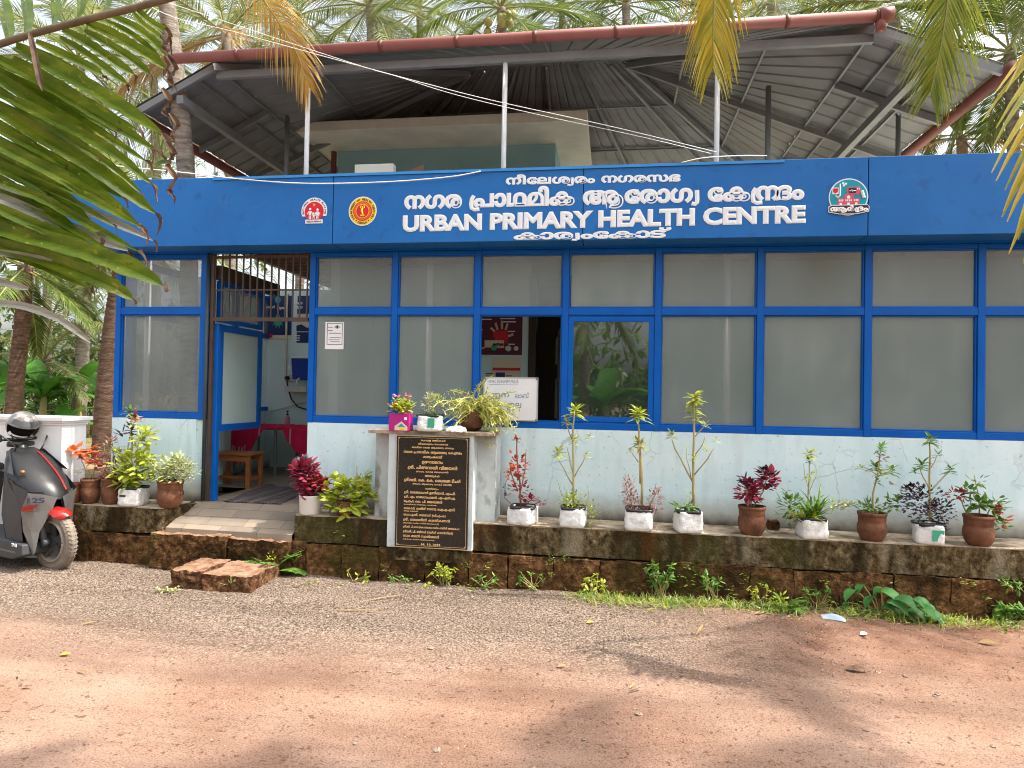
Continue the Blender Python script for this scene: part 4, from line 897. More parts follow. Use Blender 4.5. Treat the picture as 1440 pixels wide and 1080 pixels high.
pot_plant('terracotta pot with sparse leafy twigs and one red bloom, rightmost on the ledge', (1376, 763), ('clay', 48, 42),
    [([(1360, 722), (1352, 705), (1342, 695)], 1.4), ([(1378, 722), (1374, 690), (1370, 668)], 1.3), ([(1388, 724), (1396, 706), (1404, 702)], 1.2), ([(1390, 726), (1402, 740), (1412, 744)], 1.2), ([(1366, 720), (1364, 700), (1365, 690)], 1)], [],
    [(1345, 694, 15, 8, 34, 9, 6, 'lr'), (1362, 690, 12, 8, 26, 9, 6, 'lg'), (1374, 676, 10, 10, 14, 9, 5, 'lg'), (1376, 708, 18, 7, 40, 12, 8, 'lg'), (1398, 708, 16, 10, 44, 10, 6, 'lg'), (1409, 738, 10, 9, 24, 9, 5, 'lg'), (1414, 733, 4, 6, 6, 9, 6, 'lo')], flowers=[(1404, 716, 8, 'flower')], seed=10)
# ---------------- beside the entrance
pot_plant('white plastic tub with magenta crinkled leaves at the entrance corner', (436, 726), ('tub', 33, 26),
    [([(432, 700), (430, 675)], 2), ([(440, 700), (446, 685)], 1.6)], [], [(428, 664, 17, 18, 120, 13, 9, 'lm'), (436, 684, 17, 16, 100, 12, 8, 'lm'), (450, 680, 10, 10, 50, 11, 8, 'lr'), (436, 697, 14, 6, 40, 8, 5, 'lpk'), (428, 648, 10, 5, 30, 10, 7, 'lpu')], seed=11, group='potted plants beside the entrance')
t = pot_plant('trailing yellow-green round leaved vine spilling over the ledge edge left of the pillar', (487, 729), ('clay', 30, 20),
    [([(500, 715), (501, 690), (502, 655)], 1.5), ([(490, 720), (484, 745), (480, 752)], 1.3), ([(500, 690), (508, 665), (510, 672)], .8)], [],
    [(488, 700, 32, 26, 110, 15, 14, 'ly'), (510, 690, 18, 20, 50, 14, 13, 'ly'), (468, 690, 14, 10, 24, 13, 12, 'ly'), (482, 745, 11, 12, 26, 13, 12, 'ly'), (472, 673, 8, 5, 8, 12, 10, 'ly'), (512, 670, 5, 5, 5, 13, 11, 'lp')], seed=12, group='potted plants beside the entrance')
# ---------------- left ledge
G2 = 'potted plants on the left ledge'
pot_plant('terracotta pot with pale fine yellow-green foliage at the end of the left ledge', (239, 716), ('clay', 41, 37), [([(240, 684), (244, 660)], 1.5), ([(236, 684), (226, 660)], 1.3), ([(246, 684), (262, 662)], 1.1)], [],
    [(242, 662, 32, 20, 300, 7, 4, 'lp'), (250, 650, 18, 12, 110, 7, 4, 'lp'), (228, 668, 18, 14, 90, 7, 4, 'ly'), (262, 664, 18, 14, 80, 7, 3, 'lp')], seed=13, group=G2)
pot_plant('white grow bag with the tall bright green leafy plant on the left ledge', (188, 715), ('bag', 37, 25), [([(187, 690), (186, 640), (184, 590)], 2), ([(190, 690), (192, 650), (196, 615)], 1.6), ([(182, 690), (178, 640), (184, 605)], 1.4)],
    [(183, 577, 12, 16, 'lg'), (187, 590, 15, 14, 'lp'), (184, 602, 14, 10, 'lpu')], [(188, 655, 24, 30, 130, 15, 8, 'ly'), (200, 615, 14, 14, 40, 13, 7, 'ly'), (178, 672, 16, 14, 60, 16, 9, 'ly'), (190, 586, 10, 5, 14, 8, 5, 'lr'), (208, 650, 12, 20, 46, 12, 6, 'ly'), (176, 612, 12, 6, 10, 12, 4, 'lpu')], seed=14, group=G2, prints=[(-.3, .6, .3, .05, 'ink')])
pot_plant('terracotta pot of dry twigs and withered leaves, left of the white bag', (156, 710), ('clay', 31, 36), [([(154, 676), (150, 655), (146, 625)], 1.1), ([(158, 676), (160, 650), (157, 618)], 1)], [], [(152, 660, 16, 18, 60, 8, 3, 'lpk'), (156, 672, 12, 5, 40, 8, 4, 'lm'), (150, 632, 9, 10, 26, 7, 4, 'dry'), (158, 620, 7, 5, 14, 6, 5, 'lpk'), (166, 636, 10, 8, 20, 8, 4, 'lp')], seed=15, group=G2)
pot_plant('terracotta pot with large orange-red leaves, third from the white wall', (127, 707), ('clay', 31, 34), [([(126, 674), (118, 655), (112, 640)], 1), ([(130, 675), (134, 650), (136, 640)], 1)], [], [(106, 634, 10, 5, 12, 16, 12, 'lo'), (122, 636, 6, 7, 12, 14, 11, 'lo'), (132, 652, 6, 10, 14, 13, 9, 'lo'), (140, 648, 8, 12, 26, 8, 4, 'lpk'), (118, 660, 8, 12, 24, 8, 2.5, 'lp')], seed=16, group=G2)
pot_plant('squat empty reddish pot beside the white wall', (104, 703), ('clay', 27, 27), [], [], [], seed=17, group=G2, cmat='redclay', name='clay_pot')
pot_plant('taller reddish pot with wilted stems half behind the white wall end', (92, 694), ('clay', 24, 33), [([(92, 664), (94, 648)], 1)], [], [(93, 646, 6, 7, 14, 7, 5, 'lr')], seed=18, group=G2, cmat='redclay', yback=-.2)
# ---------------- on the pillar
G3 = 'plants on top of the pillar'
T = thing('carton_plant', 'magenta carton holding a yellow-green plant with pink tips on the pillar', 'potted plant', ATZ(561, 606, ztop)+V((0, .06, 0)), 0, G3)
c = base_off(T); s = (c.y+6.6)/939; R_ = random.Random(5)
mb = MB().box(c.x-15*s, c.x+15*s, c.y-.07, c.y+.07, c.z+.001, c.z+25*s); ctn = mb.build('carton', M['magp'], T, bevel=.003)
MB().prism([(c.x-6*s, c.z+1*s), (c.x+13*s, c.z+1*s), (c.x+13*s, c.z+6*s), (c.x+4*s, c.z+14*s), (c.x-6*s, c.z+7*s)], c.y-.0715, c.y-.0702, 0).build('print', M['cream'], ctn)
MB().prism([(c.x-2*s, c.z+6*s), (c.x+10*s, c.z+6*s), (c.x+4*s, c.z+11*s)], c.y-.0728, c.y-.0716, 0).build('print', M['tealp'], ctn)
MB().box(c.x+2*s, c.x+8*s, c.y-.0735, c.y-.072, c.z+2*s, c.z+5.5*s).build('print', M['yellow'], ctn)
MB().box(c.x+8*s, c.x+12*s, c.y-.0715, c.y-.0702, c.z+16*s, c.z+20*s).build('print', M['paper'], ctn)
mb = MB(); cloud(mb, c+V((0, 0, 32*s)), 15*s, 8*s, 10*s, 90, 11*s, 5.5*s, LI['ly'], R_)
for dx in (-8, 9): rosette(mb, c+V((dx*s, 0, 44*s)), 10*s, 18, LI['ly'], R_, wr=.4); cloud(mb, c+V((dx*s, 0, 51*s)), 3*s, 2*s, 3*s, 10, 5*s, 4*s, LI['pink'], R_)
cloud(mb, c+V((0, 0, 34*s)), 14*s, 8*s, 9*s, 20, 10*s, 5*s, LI['lo'], R_)
mb.build('foliage', LM, T)
pot_plant('white grow bag with sparse wiry green sprigs on the pillar top', (605, 607), ('bag', 36, 22), [([(604, 588), (602, 570), (603, 555)], .8), ([(608, 588), (613, 575), (615, 562)], .8), ([(604, 588), (596, 575)], .7)], [], [(605, 565, 13, 14, 90, 6, 2.6, 'lp'), (604, 582, 18, 4, 40, 5, 3, 'lg'), (617, 560, 10, 8, 30, 5, 2, 'ly')], z=ztop, seed=20, group=G3, prints=[(.35, .55, .28, .3, 'greenp')])
T = thing('grow_bag', 'crumpled low white plastic bag between the sprig bag and the tipped pot', 'bag', ATZ(640, 608, ztop)+V((0, .05, 0)), 0, G3)
c = base_off(T); mb = MB(); mb.lathe([(.085, .002), (.095, .012), (.09, .025), (.075, .035), (.06, .045), (.04, .052), (.02, .055), (0, .05)], V((0, 0, 0)), 30, 0, .4, .05, R_)
for p in mb.v: p *= 1+.28*noise.noise(p*30)+.12*noise.noise(p*70)
mb.v = [p+c for p in mb.v]; mb.build('bag_body', M['bag'], T)
T = thing('tipped_pot_plant', 'terracotta pot lying on its side, overgrown with stringy yellow-green shoots', 'potted plant', ATZ(666, 607, ztop)+V((0, .07, 0)), 0, G3)
c = base_off(T); s = (c.y+6.6)/939; R_ = random.Random(9)
ax = Matrix.Rotation(math.radians(28), 3, 'Z') @ Matrix.Rotation(math.radians(82), 3, 'X')
mb = MB(); mb.lathe([(.075, .09), (.085, .06), (.105, -.05), (.11, -.075), (.118, -.08), (.118, -.10), (.10, -.10), (.095, -.06), (.05, .05), (0, .06)], c+V((-2*s, .02, .104)), 28, 0, 0, 0, None, ax); mb.build('pot', M['clay'], T, smooth=True)
st = MB(); mb = MB(); o0 = c+V((0, .05, .18))
for i in range(120):
    a = R_.uniform(-2.9, 2.9); e = R_.uniform(-.3, 1.5); L_ = R_.uniform(.18, .46)
    d = V((math.cos(a), -.35+.5*math.sin(a), e)).normalized(); pts = [o0+V((R_.uniform(-.1, .1), R_.uniform(-.06, .06), R_.uniform(-.03, .05)))]
    if R_.random() < .4: d = V((R_.uniform(.3, 1.1), -.2, R_.uniform(-.1, .5))).normalized()
    for k in range(6): pts.append(pts[-1]+d*L_/6); d = (d+V((R_.uniform(-.3, .3), R_.uniform(-.3, .1), -.22+R_.uniform(-.2, .2)))).normalized()
    for p in pts:
        if p.z < c.z+.01 and c.x-.6 < p.x < bx1+.02: p.z = c.z+.012
    st.tube(pts, [.0048]*6+[.003], 4)
    for p in pts[1:]:
        for k in range(3): blade(mb, p, rnd_dir(R_, .3), R_.uniform(.03, .06), .010, LI['lstr'], .3, 2)
for i in range(46):
    p = c+V((R_.uniform(.10, .20), -.10+R_.uniform(-.05, .08), R_.uniform(-.18, .16))); cloud(mb, p, .03, .05, .03, 5, .03, .006, LI['lstr'], R_)
st.build('stem', M['lstr'], T); mb.build('foliage', LM, T)
# brick fragment on the ledge
c = ATZ(1090, 747, ZLED); mb = MB(); roughbox(mb, c.x-.045, c.x+.045, c.y+.02, c.y+.11, ZLED, ZLED+.085, .02, .016, 14, seed=3)
tag(mb.build('brick_fragment', M['laterite'], at=(c.x, c.y+.06, ZLED)), 'small dark broken brick on the ledge between the red-leaved pot and the grassy bag', 'brick')

# ================================================================== THINGS ON AND BEHIND THE WINDOWS
def sheet_thing(name, label, cat, x0, x1, z0, z1, y, m, th=.002, group=None):
    T = thing(name, label, cat, ((x0+x1)/2, y, z0), 0, group); MB().box(x0, x1, y-th, y, z0, z1).build('sheet', m, T); return T
def pic(T, shapes, y):      # shapes: ('box',x0,x1,z0,z1,mat) or ('poly',pts,mat)
    for i, sh in enumerate(shapes):
        mb = MB(); dy = .0012*(i+1)
        if sh[0] == 'box': mb.box(sh[1], sh[2], y-dy-.001, y-.0005, sh[3], sh[4])
        elif sh[0] == 'poly': mb.prism(sh[1], y-dy-.001, y-.0005)
        elif sh[0] == 'disc': disc(mb, (sh[1], 0, sh[2]), sh[3], y-dy-.001, y-.0005, 0, 24)
        mb.build('printed_area', M[sh[-1]], T)
def fr(a, b, t): return a+(b-a)*t
y_ = -.002+.012
a, b = AT(457, 491, PY), AT(484, 453, PY)
T = sheet_thing('paper_notice', 'white paper notice with dark border stuck on the glass left of the plaque', 'notice', a.x, b.x, a.z, b.z, PY-.002, M['paper'], .0015)
f = lambda u: fr(a.x, b.x, u); g = lambda u: fr(a.z, b.z, u); yy = PY-.0045
mb = MB()
for (u0, u1, v0, v1) in ((.1, .93, .17, .185), (.1, .93, .94, .955), (.1, .125, .185, .94), (.905, .93, .185, .94), (.15, .40, .80, .815), (.15, .40, .68, .70), (.2, .85, .58, .60), (.25, .85, .42, .435), (.2, .8, .34, .355), (.3, .8, .27, .285)): mb.box(f(u0), f(u1), yy-.001, yy, g(v0), g(v1))
mb.tube([(f(.5), yy, g(.82)), (f(.65), yy, g(.88)), (f(.8), yy, g(.82)), (f(.65), yy, g(.76)), (f(.5), yy, g(.82))], .0025, 5); disc(mb, (f(.65), 0, g(.82)), .012, yy-.002, yy, 0, 12)
mb.build('lettering', M['ink'], T)
# whiteboard standing on the sill of the open window
yw = -.012
a, b = AT(679, 591, yw), AT(757, 531, yw); a.z = max(a.z, ZSILL+.002)
T = thing('whiteboard', 'small whiteboard with handwriting standing in the open window', 'whiteboard', ((a.x+b.x)/2, yw, a.z))
MB().box(a.x+.008, b.x-.008, yw, yw+.012, a.z+.008, b.z-.008).build('board', M['board'], T)
mb = MB()
for x in (a.x, b.x-.012): mb.box(x, x+.012, yw-.004, yw+.016, a.z, b.z)
for z in (a.z, b.z-.012): mb.box(a.x+.012, b.x-.012, yw-.003, yw+.015, z, z+.012)
mb.build('frame', M['alu'], T)
for x in (a.x-.003, b.x-.025):
    for z in (a.z-.001, b.z-.024): MB().box(x, x+.028, yw-.007, yw+.018, z, z+.025).build('corner', flat('grey_corner', (.18, .18, .18)), T, bevel=.005)
W_ = lambda u, v: V((fr(a.x, b.x, u), yw-.0006, fr(a.z, b.z, v)))
for s_, u0, u1, v0, hh in (('UPHC KNGNMUNDE', .08, .64, .855, .035), ('ഇന്ന്', .14, .50, .50, .075), ('ലാബ്', .58, .84, .52, .055), ('ഇല്ല', .44, .70, .25, .07)):
    mb = MB(); put_line(mb, [s_] if s_[0] == 'U' else ml(s_), W_(u0, v0), W_(u1, v0+.01), hh, .008, 0, .0008, 1); mb.build('lettering', M['lineblue'], T)
mb = MB().bar(W_(.10, .825), W_(.64, .845), .0015, .003); mb.build('lettering', M['lineblue'], T)
# posters behind the open window
yp = 1.245
def PP(px_, py_): return AT(px_, py_, yp)
a, b = PP(680, 499), PP(735, 444)
T = sheet_thing('poster', 'maroon poster with a raised red and white hand, seen through the open window', 'poster', a.x-.05, b.x, a.z, b.z+.1, yp, M['maroon'])
P2_ = lambda x, z: (PP(x, z).x, PP(x, z).z)
sh = [('box', a.x-.05, b.x, a.z, P2_(0, 492)[1], 'cream'), ('poly', [P2_(694, 470), P2_(716, 470), P2_(712, 490), P2_(700, 490)], 'red'), ('poly', [P2_(693, 466), P2_(715, 464), P2_(712, 474), P2_(694, 474)], 'red')]
for (x0, z0, x1, z1) in ((696, 466, 690, 461), (700, 464, 697, 454), (706, 463, 706, 451), (711, 464, 714, 455), (715, 473, 722, 470)):
    d = V((x1-x0, z1-z0)).normalized(); n_ = V((-d.y, d.x))*1.6
    sh.append(('poly', [P2_(x0+n_.x, z0+n_.y), P2_(x0-n_.x, z0-n_.y), P2_(x1-n_.x, z1-n_.y), P2_(x1+n_.x, z1+n_.y)][::-1], 'skin'))
sh += [('box', P2_(691, 0)[0], P2_(718, 0)[0], P2_(0, 483)[1], P2_(0, 474)[1], 'cream'), ('disc', *P2_(695, 489), .035, 'greenp'), ('disc', *P2_(715, 490), .035, 'conduit'), ('disc', *P2_(726, 490), .028, 'conduit')]
pic(T, sh, yp-.002)
yq_ = yp-.022
mb = MB(); put_line(mb, ml('കഴുകുക'), (PP(693, 481.5).x, yq_, PP(0, 482).z), (PP(716, 481.5).x, yq_, PP(0, 482).z), .045, .04, 0, .001, 1); mb.build('lettering', M['ink'], T)
mb = MB()
for x0, x1, z0 in ((686, 700, 447), (712, 733, 446), (714, 734, 450), (718, 733, 462), (720, 733, 478), (684, 688, 460), (683, 691, 483)): mb.box(PP(x0, 0).x, PP(x1, 0).x, yp-.004, yp-.0025, PP(0, z0+1.4).z, PP(0, z0).z)
mb.build('lettering', M['paper'], T)
a, b = PP(691, 545), PP(733, 503)
T = sheet_thing('poster', 'cream rate chart poster with blue and red boxes behind the whiteboard', 'poster', a.x, b.x, a.z, b.z, yp, M['cream'])
pic(T, [('box', a.x+.01, b.x-.01, PP(0, 511.5).z, PP(0, 508).z, 'red'), ('box', PP(707, 0).x, PP(720, 0).x, PP(0, 521).z, PP(0, 514).z, 'navy'), ('box', PP(707, 0).x, PP(719, 0).x, PP(0, 530).z, PP(0, 523).z, 'red')], yp-.002)
mb = MB()
for x0, x1, z0 in ((693, 703, 515), (693, 704, 518), (693, 705, 520.5), (722, 730, 517.5), (693, 700, 525), (693, 703, 528), (722, 730, 526)): mb.box(PP(x0, 0).x, PP(x1, 0).x, yp-.004, yp-.0025, PP(0, z0+1.1).z, PP(0, z0).z)
mb.build('lettering', M['ink'], T)
# entrance: posters on the back wall
ye = YB-.002
def PE(px_, py_): return AT(px_, py_, ye)
a, b = PE(371, 477), PE(411, 416)
T = sheet_thing('poster', 'red and navy health poster with a green virus on the entrance back wall', 'poster', a.x, b.x, a.z, b.z, ye, M['navy'])
PE2 = lambda x, z: (PE(x, z).x, PE(x, z).z)
pic(T, [('box', a.x, PE(383, 0).x, PE(0, 470).z, b.z, 'red'), ('box', a.x, b.x, a.z, PE(0, 469).z, 'cream'), ('disc', *PE2(391, 452), .075, 'greenp'), ('disc', *PE2(391, 422), .05, 'tealp'), ('disc', *PE2(377, 422), .03, 'paper'), ('disc', *PE2(375, 472), .03, 'greenp'), ('disc', *PE2(381, 472), .03, 'red')], ye-.002)
for i in range(10):
    an = i*.628; cx_, cz_ = PE2(391, 452); MB().bar((cx_+.07*math.cos(an), ye-.010, cz_+.07*math.sin(an)), (cx_+.105*math.cos(an), ye-.010, cz_+.105*math.sin(an)), .014, .003, ref=(0, 1, 0)).build('printed_area', M['greenp'], T)
mb = MB()
for s_, x0, x1, z0 in (('കൊറോണ', 372, 382, 434), ('വൈറസ്', 385, 397, 434), ('ജാഗ്രത', 400, 410, 436)): put_line(mb, ml(s_), (PE(x0, 0).x, ye-.004, PE(0, z0).z), (PE(x1, 0).x, ye-.004, PE(0, z0).z), .05, .04, 0, .001, 1)
mb.build('lettering', M['paper'], T)
a, b = PE(417, 482), PE(441, 416)
T = sheet_thing('poster', 'navy and cream poster with white COVID-19 lettering beside the blue window post', 'poster', a.x, b.x, a.z, b.z, ye, M['navy'])
pic(T, [('box', a.x, b.x, PE(0, 465).z, PE(0, 441).z, 'cream'), ('poly', [PE2(417, 466), PE2(417, 458), PE2(424, 456), PE2(432, 461), PE2(441, 459), PE2(441, 466)][::-1], 'navy')], ye-.002)
mb = MB()
for s_, z0 in (('COVID-19', 434.5), ('COVID', 429)): put_line(mb, [s_], (PE(421, 0).x, ye-.005, PE(0, z0).z), (PE(436, 0).x, ye-.005, PE(0, z0).z), .045, .06, 0, .001, 1)
for x0, x1, z0 in ((425, 433, 469), (424, 433, 472), (421, 433, 475)): mb.box(PE(x0, 0).x, PE(x1, 0).x, ye-.005, ye-.003, PE(0, z0+1.2).z, PE(0, z0).z)
mb.build('lettering', M['paper'], T)
part(MB().box(PE(413, 0).x, PE(415.5, 0).x, ye-.02, ye-.0, PE(0, 527).z, 3.3), 'conduit', M['conduit'])
# socket with plug and cable
a, b = PE(401, 536), PE(419, 527)
T = thing('wall_socket', 'cream wall socket with black plug and hanging cable', 'socket', ((a.x+b.x)/2, ye, a.z))
MB().box(a.x, b.x, ye-.035, ye, a.z, b.z).build('plate', M['conduit'], T, bevel=.006)
MB().lathe([(.03, 0), (.034, .02), (.025, .06), (0, .065)], (fr(a.x, b.x, .3), ye-.036, (a.z+b.z)/2), 12, ax=Matrix.Rotation(math.radians(90), 3, 'X')).build('plug', M['black'], T)
MB().tube([PE(406.5, 533)+V((0, -.08, 0)), PE(407, 545)+V((0, -.05, 0)), PE(411, 560)+V((0, -.04, 0)), PE(420, 572)+V((0, -.04, 0)), PE(434, 576)+V((0, -.04, 0))], .011, 6).build('cable', M['black'], T, smooth=True)
# blue water purifier
a, b = PE(417, 534), PE(442, 505)
T = thing('water_filter', 'blue wall mounted water filter with white tap beside the socket', 'water filter', ((a.x+b.x)/2, ye, a.z))
mb = MB().prism([(a.x+.03, a.z), (b.x, a.z), (b.x, b.z), (a.x, b.z)], ye-.2, ye-.001); body = mb.build('body', M['bluep'], T, bevel=.01)
MB().box(a.x, b.x, ye-.21, ye, b.z, b.z+.03).build('lid', M['white'], T, bevel=.006); disc_ = MB(); disc(disc_, (PE(428, 0).x, 0, PE(0, 512).z), .035, ye-.206, ye-.2, 0, 20); disc_.build('badge', M['paper'], body)
MB().tube([PE(429, 533)+V((0, -.2, 0)), PE(429, 536)+V((0, -.27, 0)), PE(429, 540)+V((0, -.27, 0))], .016, 8).build('tap', M['white'], T); MB().box(PE(424, 0).x, b.x, ye-.26, ye-.002, PE(0, 543).z, PE(0, 536).z).build('tray', M['concrete'], T)
part(MB().tube([PE(366, 579)+V((0, -.02, 0)), PE(386, 577)+V((0, -.02, 0)), PE(440, 563)+V((0, -.02, 0))], .008, 5), 'water_pipe', M['concrete'])
# table, cloth, bottle
yt_ = 2.15; zt_ = ATZ(400, 601, ZF).z; tz = AT(385, 601, yt_).z
x0, x1 = AT(322, 600, yt_).x, -3.02
T = thing('table', 'table with a metal leg under the crimson cloth in the entrance', 'table', ((x0+x1)/2, yt_+.35, ZF))
MB().box(x0, x1, yt_, yt_+.75, tz-.035, tz).build('tabletop', M['wood'], T)
for x in (x0+.06, AT(385, 640, yt_).x, x1-.06):
    for y in (yt_+.04, yt_+.7): MB().tube([(x, y, ZF), (x, y, tz-.036)], .022, 8).build('leg', M['metal'], T)
def cloth_fn():
    mb = MB(); nu, nv = 60, 16; R_ = random.Random(4)
    def low(px_):     # lower hem in photo pixels across the front
        pts = [(318, 642), (330, 650), (342, 655), (352, 640), (362, 622), (372, 604), (398, 604), (404, 618), (414, 632), (424, 640), (436, 644)]
        for (a0, z0), (a1, z1) in zip(pts, pts[1:]):
            if a0 <= px_ <= a1: return z0+(z1-z0)*(px_-a0)/(a1-a0)
        return pts[-1][1]
    for j in range(nv+1):
        for i in range(nu+1):
            pp = 318+118*i/nu; xx = AT(pp, 600, yt_-.02).x
            if j < 6: p = V((xx, yt_+.72-.74*j/5.0, tz+.008+.006*math.sin(i*.9)+(.03*math.sin(i*.35)**2 if j > 3 else 0)))
            else:
                t = (j-5)/(nv-5); zl = AT(pp, low(pp), yt_-.02).z; p = V((xx, yt_-.025-.03*abs(math.sin(i*.45+t*.7))*t-.01, tz+.01+(zl-tz)*t))
            mb.v.append(p)
    for j in range(nv):
        for i in range(nu): mb.f.append([j*(nu+1)+i, j*(nu+1)+i+1, (j+1)*(nu+1)+i+1, (j+1)*(nu+1)+i]); mb.m.append(1 if (j >= 11 and i in (3, 5, 7, 10, 12, 14)) or (j > 5 and i in (24, 46)) else 0)
    return mb
o = cloth_fn().build('tablecloth', [M['cloth'], flat('cloth_stripe', (.55, .30, .32), .8)], at=((x0+x1)/2, yt_, tz), smooth=True)
tag(o, 'crimson cloth with pale stripes draped over the entrance table', 'tablecloth')
c = AT(404, 591, yt_+.3); c.z = tz+.012
T = thing('sanitizer_bottle', 'small clear pump bottle with pink liquid standing on the crimson cloth', 'bottle', c)
MB().lathe([(.035, 0), (.038, .01), (.038, .10), (.03, .125), (.014, .14), (.014, .15)], c, 16).build('bottle_body', mat('pink_liquid', [(.45, .20, .22), (.52, .26, .27)], .2, 3), T, smooth=True)
MB().lathe([(.018, .15), (.018, .17), (.006, .172), (.006, .20), (.02, .202), (.02, .215), (0, .217)], c, 12).build('pump', M['black'], T)
# bench
yb2 = .95
a, b = AT(298, 694, yb2), AT(352, 640, yb2); h_ = AT(325, 637, yb2).z
T = thing('stool', 'small brown wooden stool just inside the entrance', 'stool', ((a.x+b.x)/2, yb2+.15, ZF)); bx, bX = AT(299, 660, yb2).x, AT(350, 660, yb2).x
MB().box(bx-.02, bX+.02, yb2-.02, yb2+.34, h_-.028, h_).build('seat', M['wood'], T, bevel=.004)
for x in (bx, bX-.045):
    for y in (yb2, yb2+.29): MB().box(x, x+.045, y, y+.045, ZF, h_-.029).build('leg', M['wood'], T)
for q_ in ((bx+.046, bX-.046, yb2+.004, yb2+.03, h_-.10, h_-.03), (bx+.046, bX-.046, yb2+.30, yb2+.325, h_-.10, h_-.03), (bx+.008, bx+.035, yb2+.046, yb2+.289, ZF+.09, ZF+.13), (bX-.035, bX-.008, yb2+.046, yb2+.289, ZF+.09, ZF+.13), (bx+.036, bX-.036, yb2+.15, yb2+.185, ZF+.095, ZF+.125)):
    MB().box(*q_).build('rail', M['wood'], T)
# rug
a, b, c_, d = ATZ(292, 714, ZF), ATZ(381, 715, ZF), ATZ(438, 690, ZF), ATZ(375, 682, ZF)
mb = MB(); nu, nv = 20, 14
for j in range(nv+1):
    for i in range(nu+1):
        p = a.lerp(b, i/nu).lerp(d.lerp(c_, i/nu), j/nv); p.z = ZF+.008+.006*math.sin(i*1.1+j*.8)+(.02*max(0, noise.noise(p*5)) if j > 9 else 0); p.y = max(p.y, .0); mb.v.append(p)
mb.f = [[j*(nu+1)+i, j*(nu+1)+i+1, (j+1)*(nu+1)+i+1, (j+1)*(nu+1)+i] for j in range(nv) for i in range(nu)]; mb.m = [0]*len(mb.f)
sk = (d.x-a.x)/(d.y-a.y)
o = mb.build('rug', M['rug'], at=((a.x+b.x)/2, .5, ZF), smooth=True); tag(o, 'striped woven rug in dark blue and brown lying across the entrance floor', 'rug')
# compound wall
T = thing('compound_wall', 'white painted compound wall with moulded cap behind the scooter', 'wall', (-7.5, -.35, 0))
xe = AT(86, 650, -.46).x; zt2_ = AT(60, 586, -.46).z
MB().box(-12, xe, -.46, -.14, -.05, zt2_-.085).build('wall_body', M['compound'], T)
mb = MB()
for k, (d_, z0, z1) in enumerate(((.012, -.085, -.06), (.028, -.06, -.04), (.045, -.04, 0))): mb.box(-12, xe+d_, -.46-d_, -.14+d_, zt2_+z0+.0005, zt2_+z1)
mb.build('cap', M['compound'], T, bevel=.003)
# cables
def cable(label, pts, r=.0035, group='overhead cables'):
    q = [V(p) for p in pts]; sub = []
    for i in range(len(q)-1):
        p0, p1, p2, p3 = q[max(i-1, 0)], q[i], q[i+1], q[min(i+2, len(q)-1)]
        for k in range(8):
            t = k/8; sub.append(.5*((2*p1)+(p2-p0)*t+(2*p0-5*p1+4*p2-p3)*t*t+(3*p1-p0-3*p2+p3)*t**3))
    sub.append(q[-1]); o = MB().tube(sub, r, 5).build('overhead_cable', M['cablew'], at=q[-1], smooth=True); tag(o, label, 'cable', group)
cable('pair of white cables, the upper strand sagging across the roof opening to the parapet', [AT(150, -30, -1.0), AT(233, 20, -.9), AT(330, 45, -.8), AT(480, 86, -.7), AT(600, 118, -.6), AT(700, 143, -.5), AT(860, 178, -.4), AT(1008, 214, -.12)])
cable('thin white cable twisted just below the other strand across the roof opening', [AT(140, -28, -1.02), AT(480, 84, -.72), AT(560, 108, -.66), AT(640, 133, -.58), AT(760, 162, -.48), AT(900, 192, -.36), AT(1000, 216, -.14)], .003)
cable('white cable looping along the top of the blue fascia', [AT(60, 222, -1.2), AT(150, 232, -.9), AT(260, 243, -.6), AT(340, 252, -.36), AT(430, 258, -.34), AT(540, 256, -.34), AT(630, 249, -.34), AT(676, 241, -.32)], .006)
cable('short white cable end running along the parapet edge', [AT(958, 229, -.32), AT(990, 222, -.30), AT(1040, 219, -.2), AT(1078, 219, -.12)], .005)
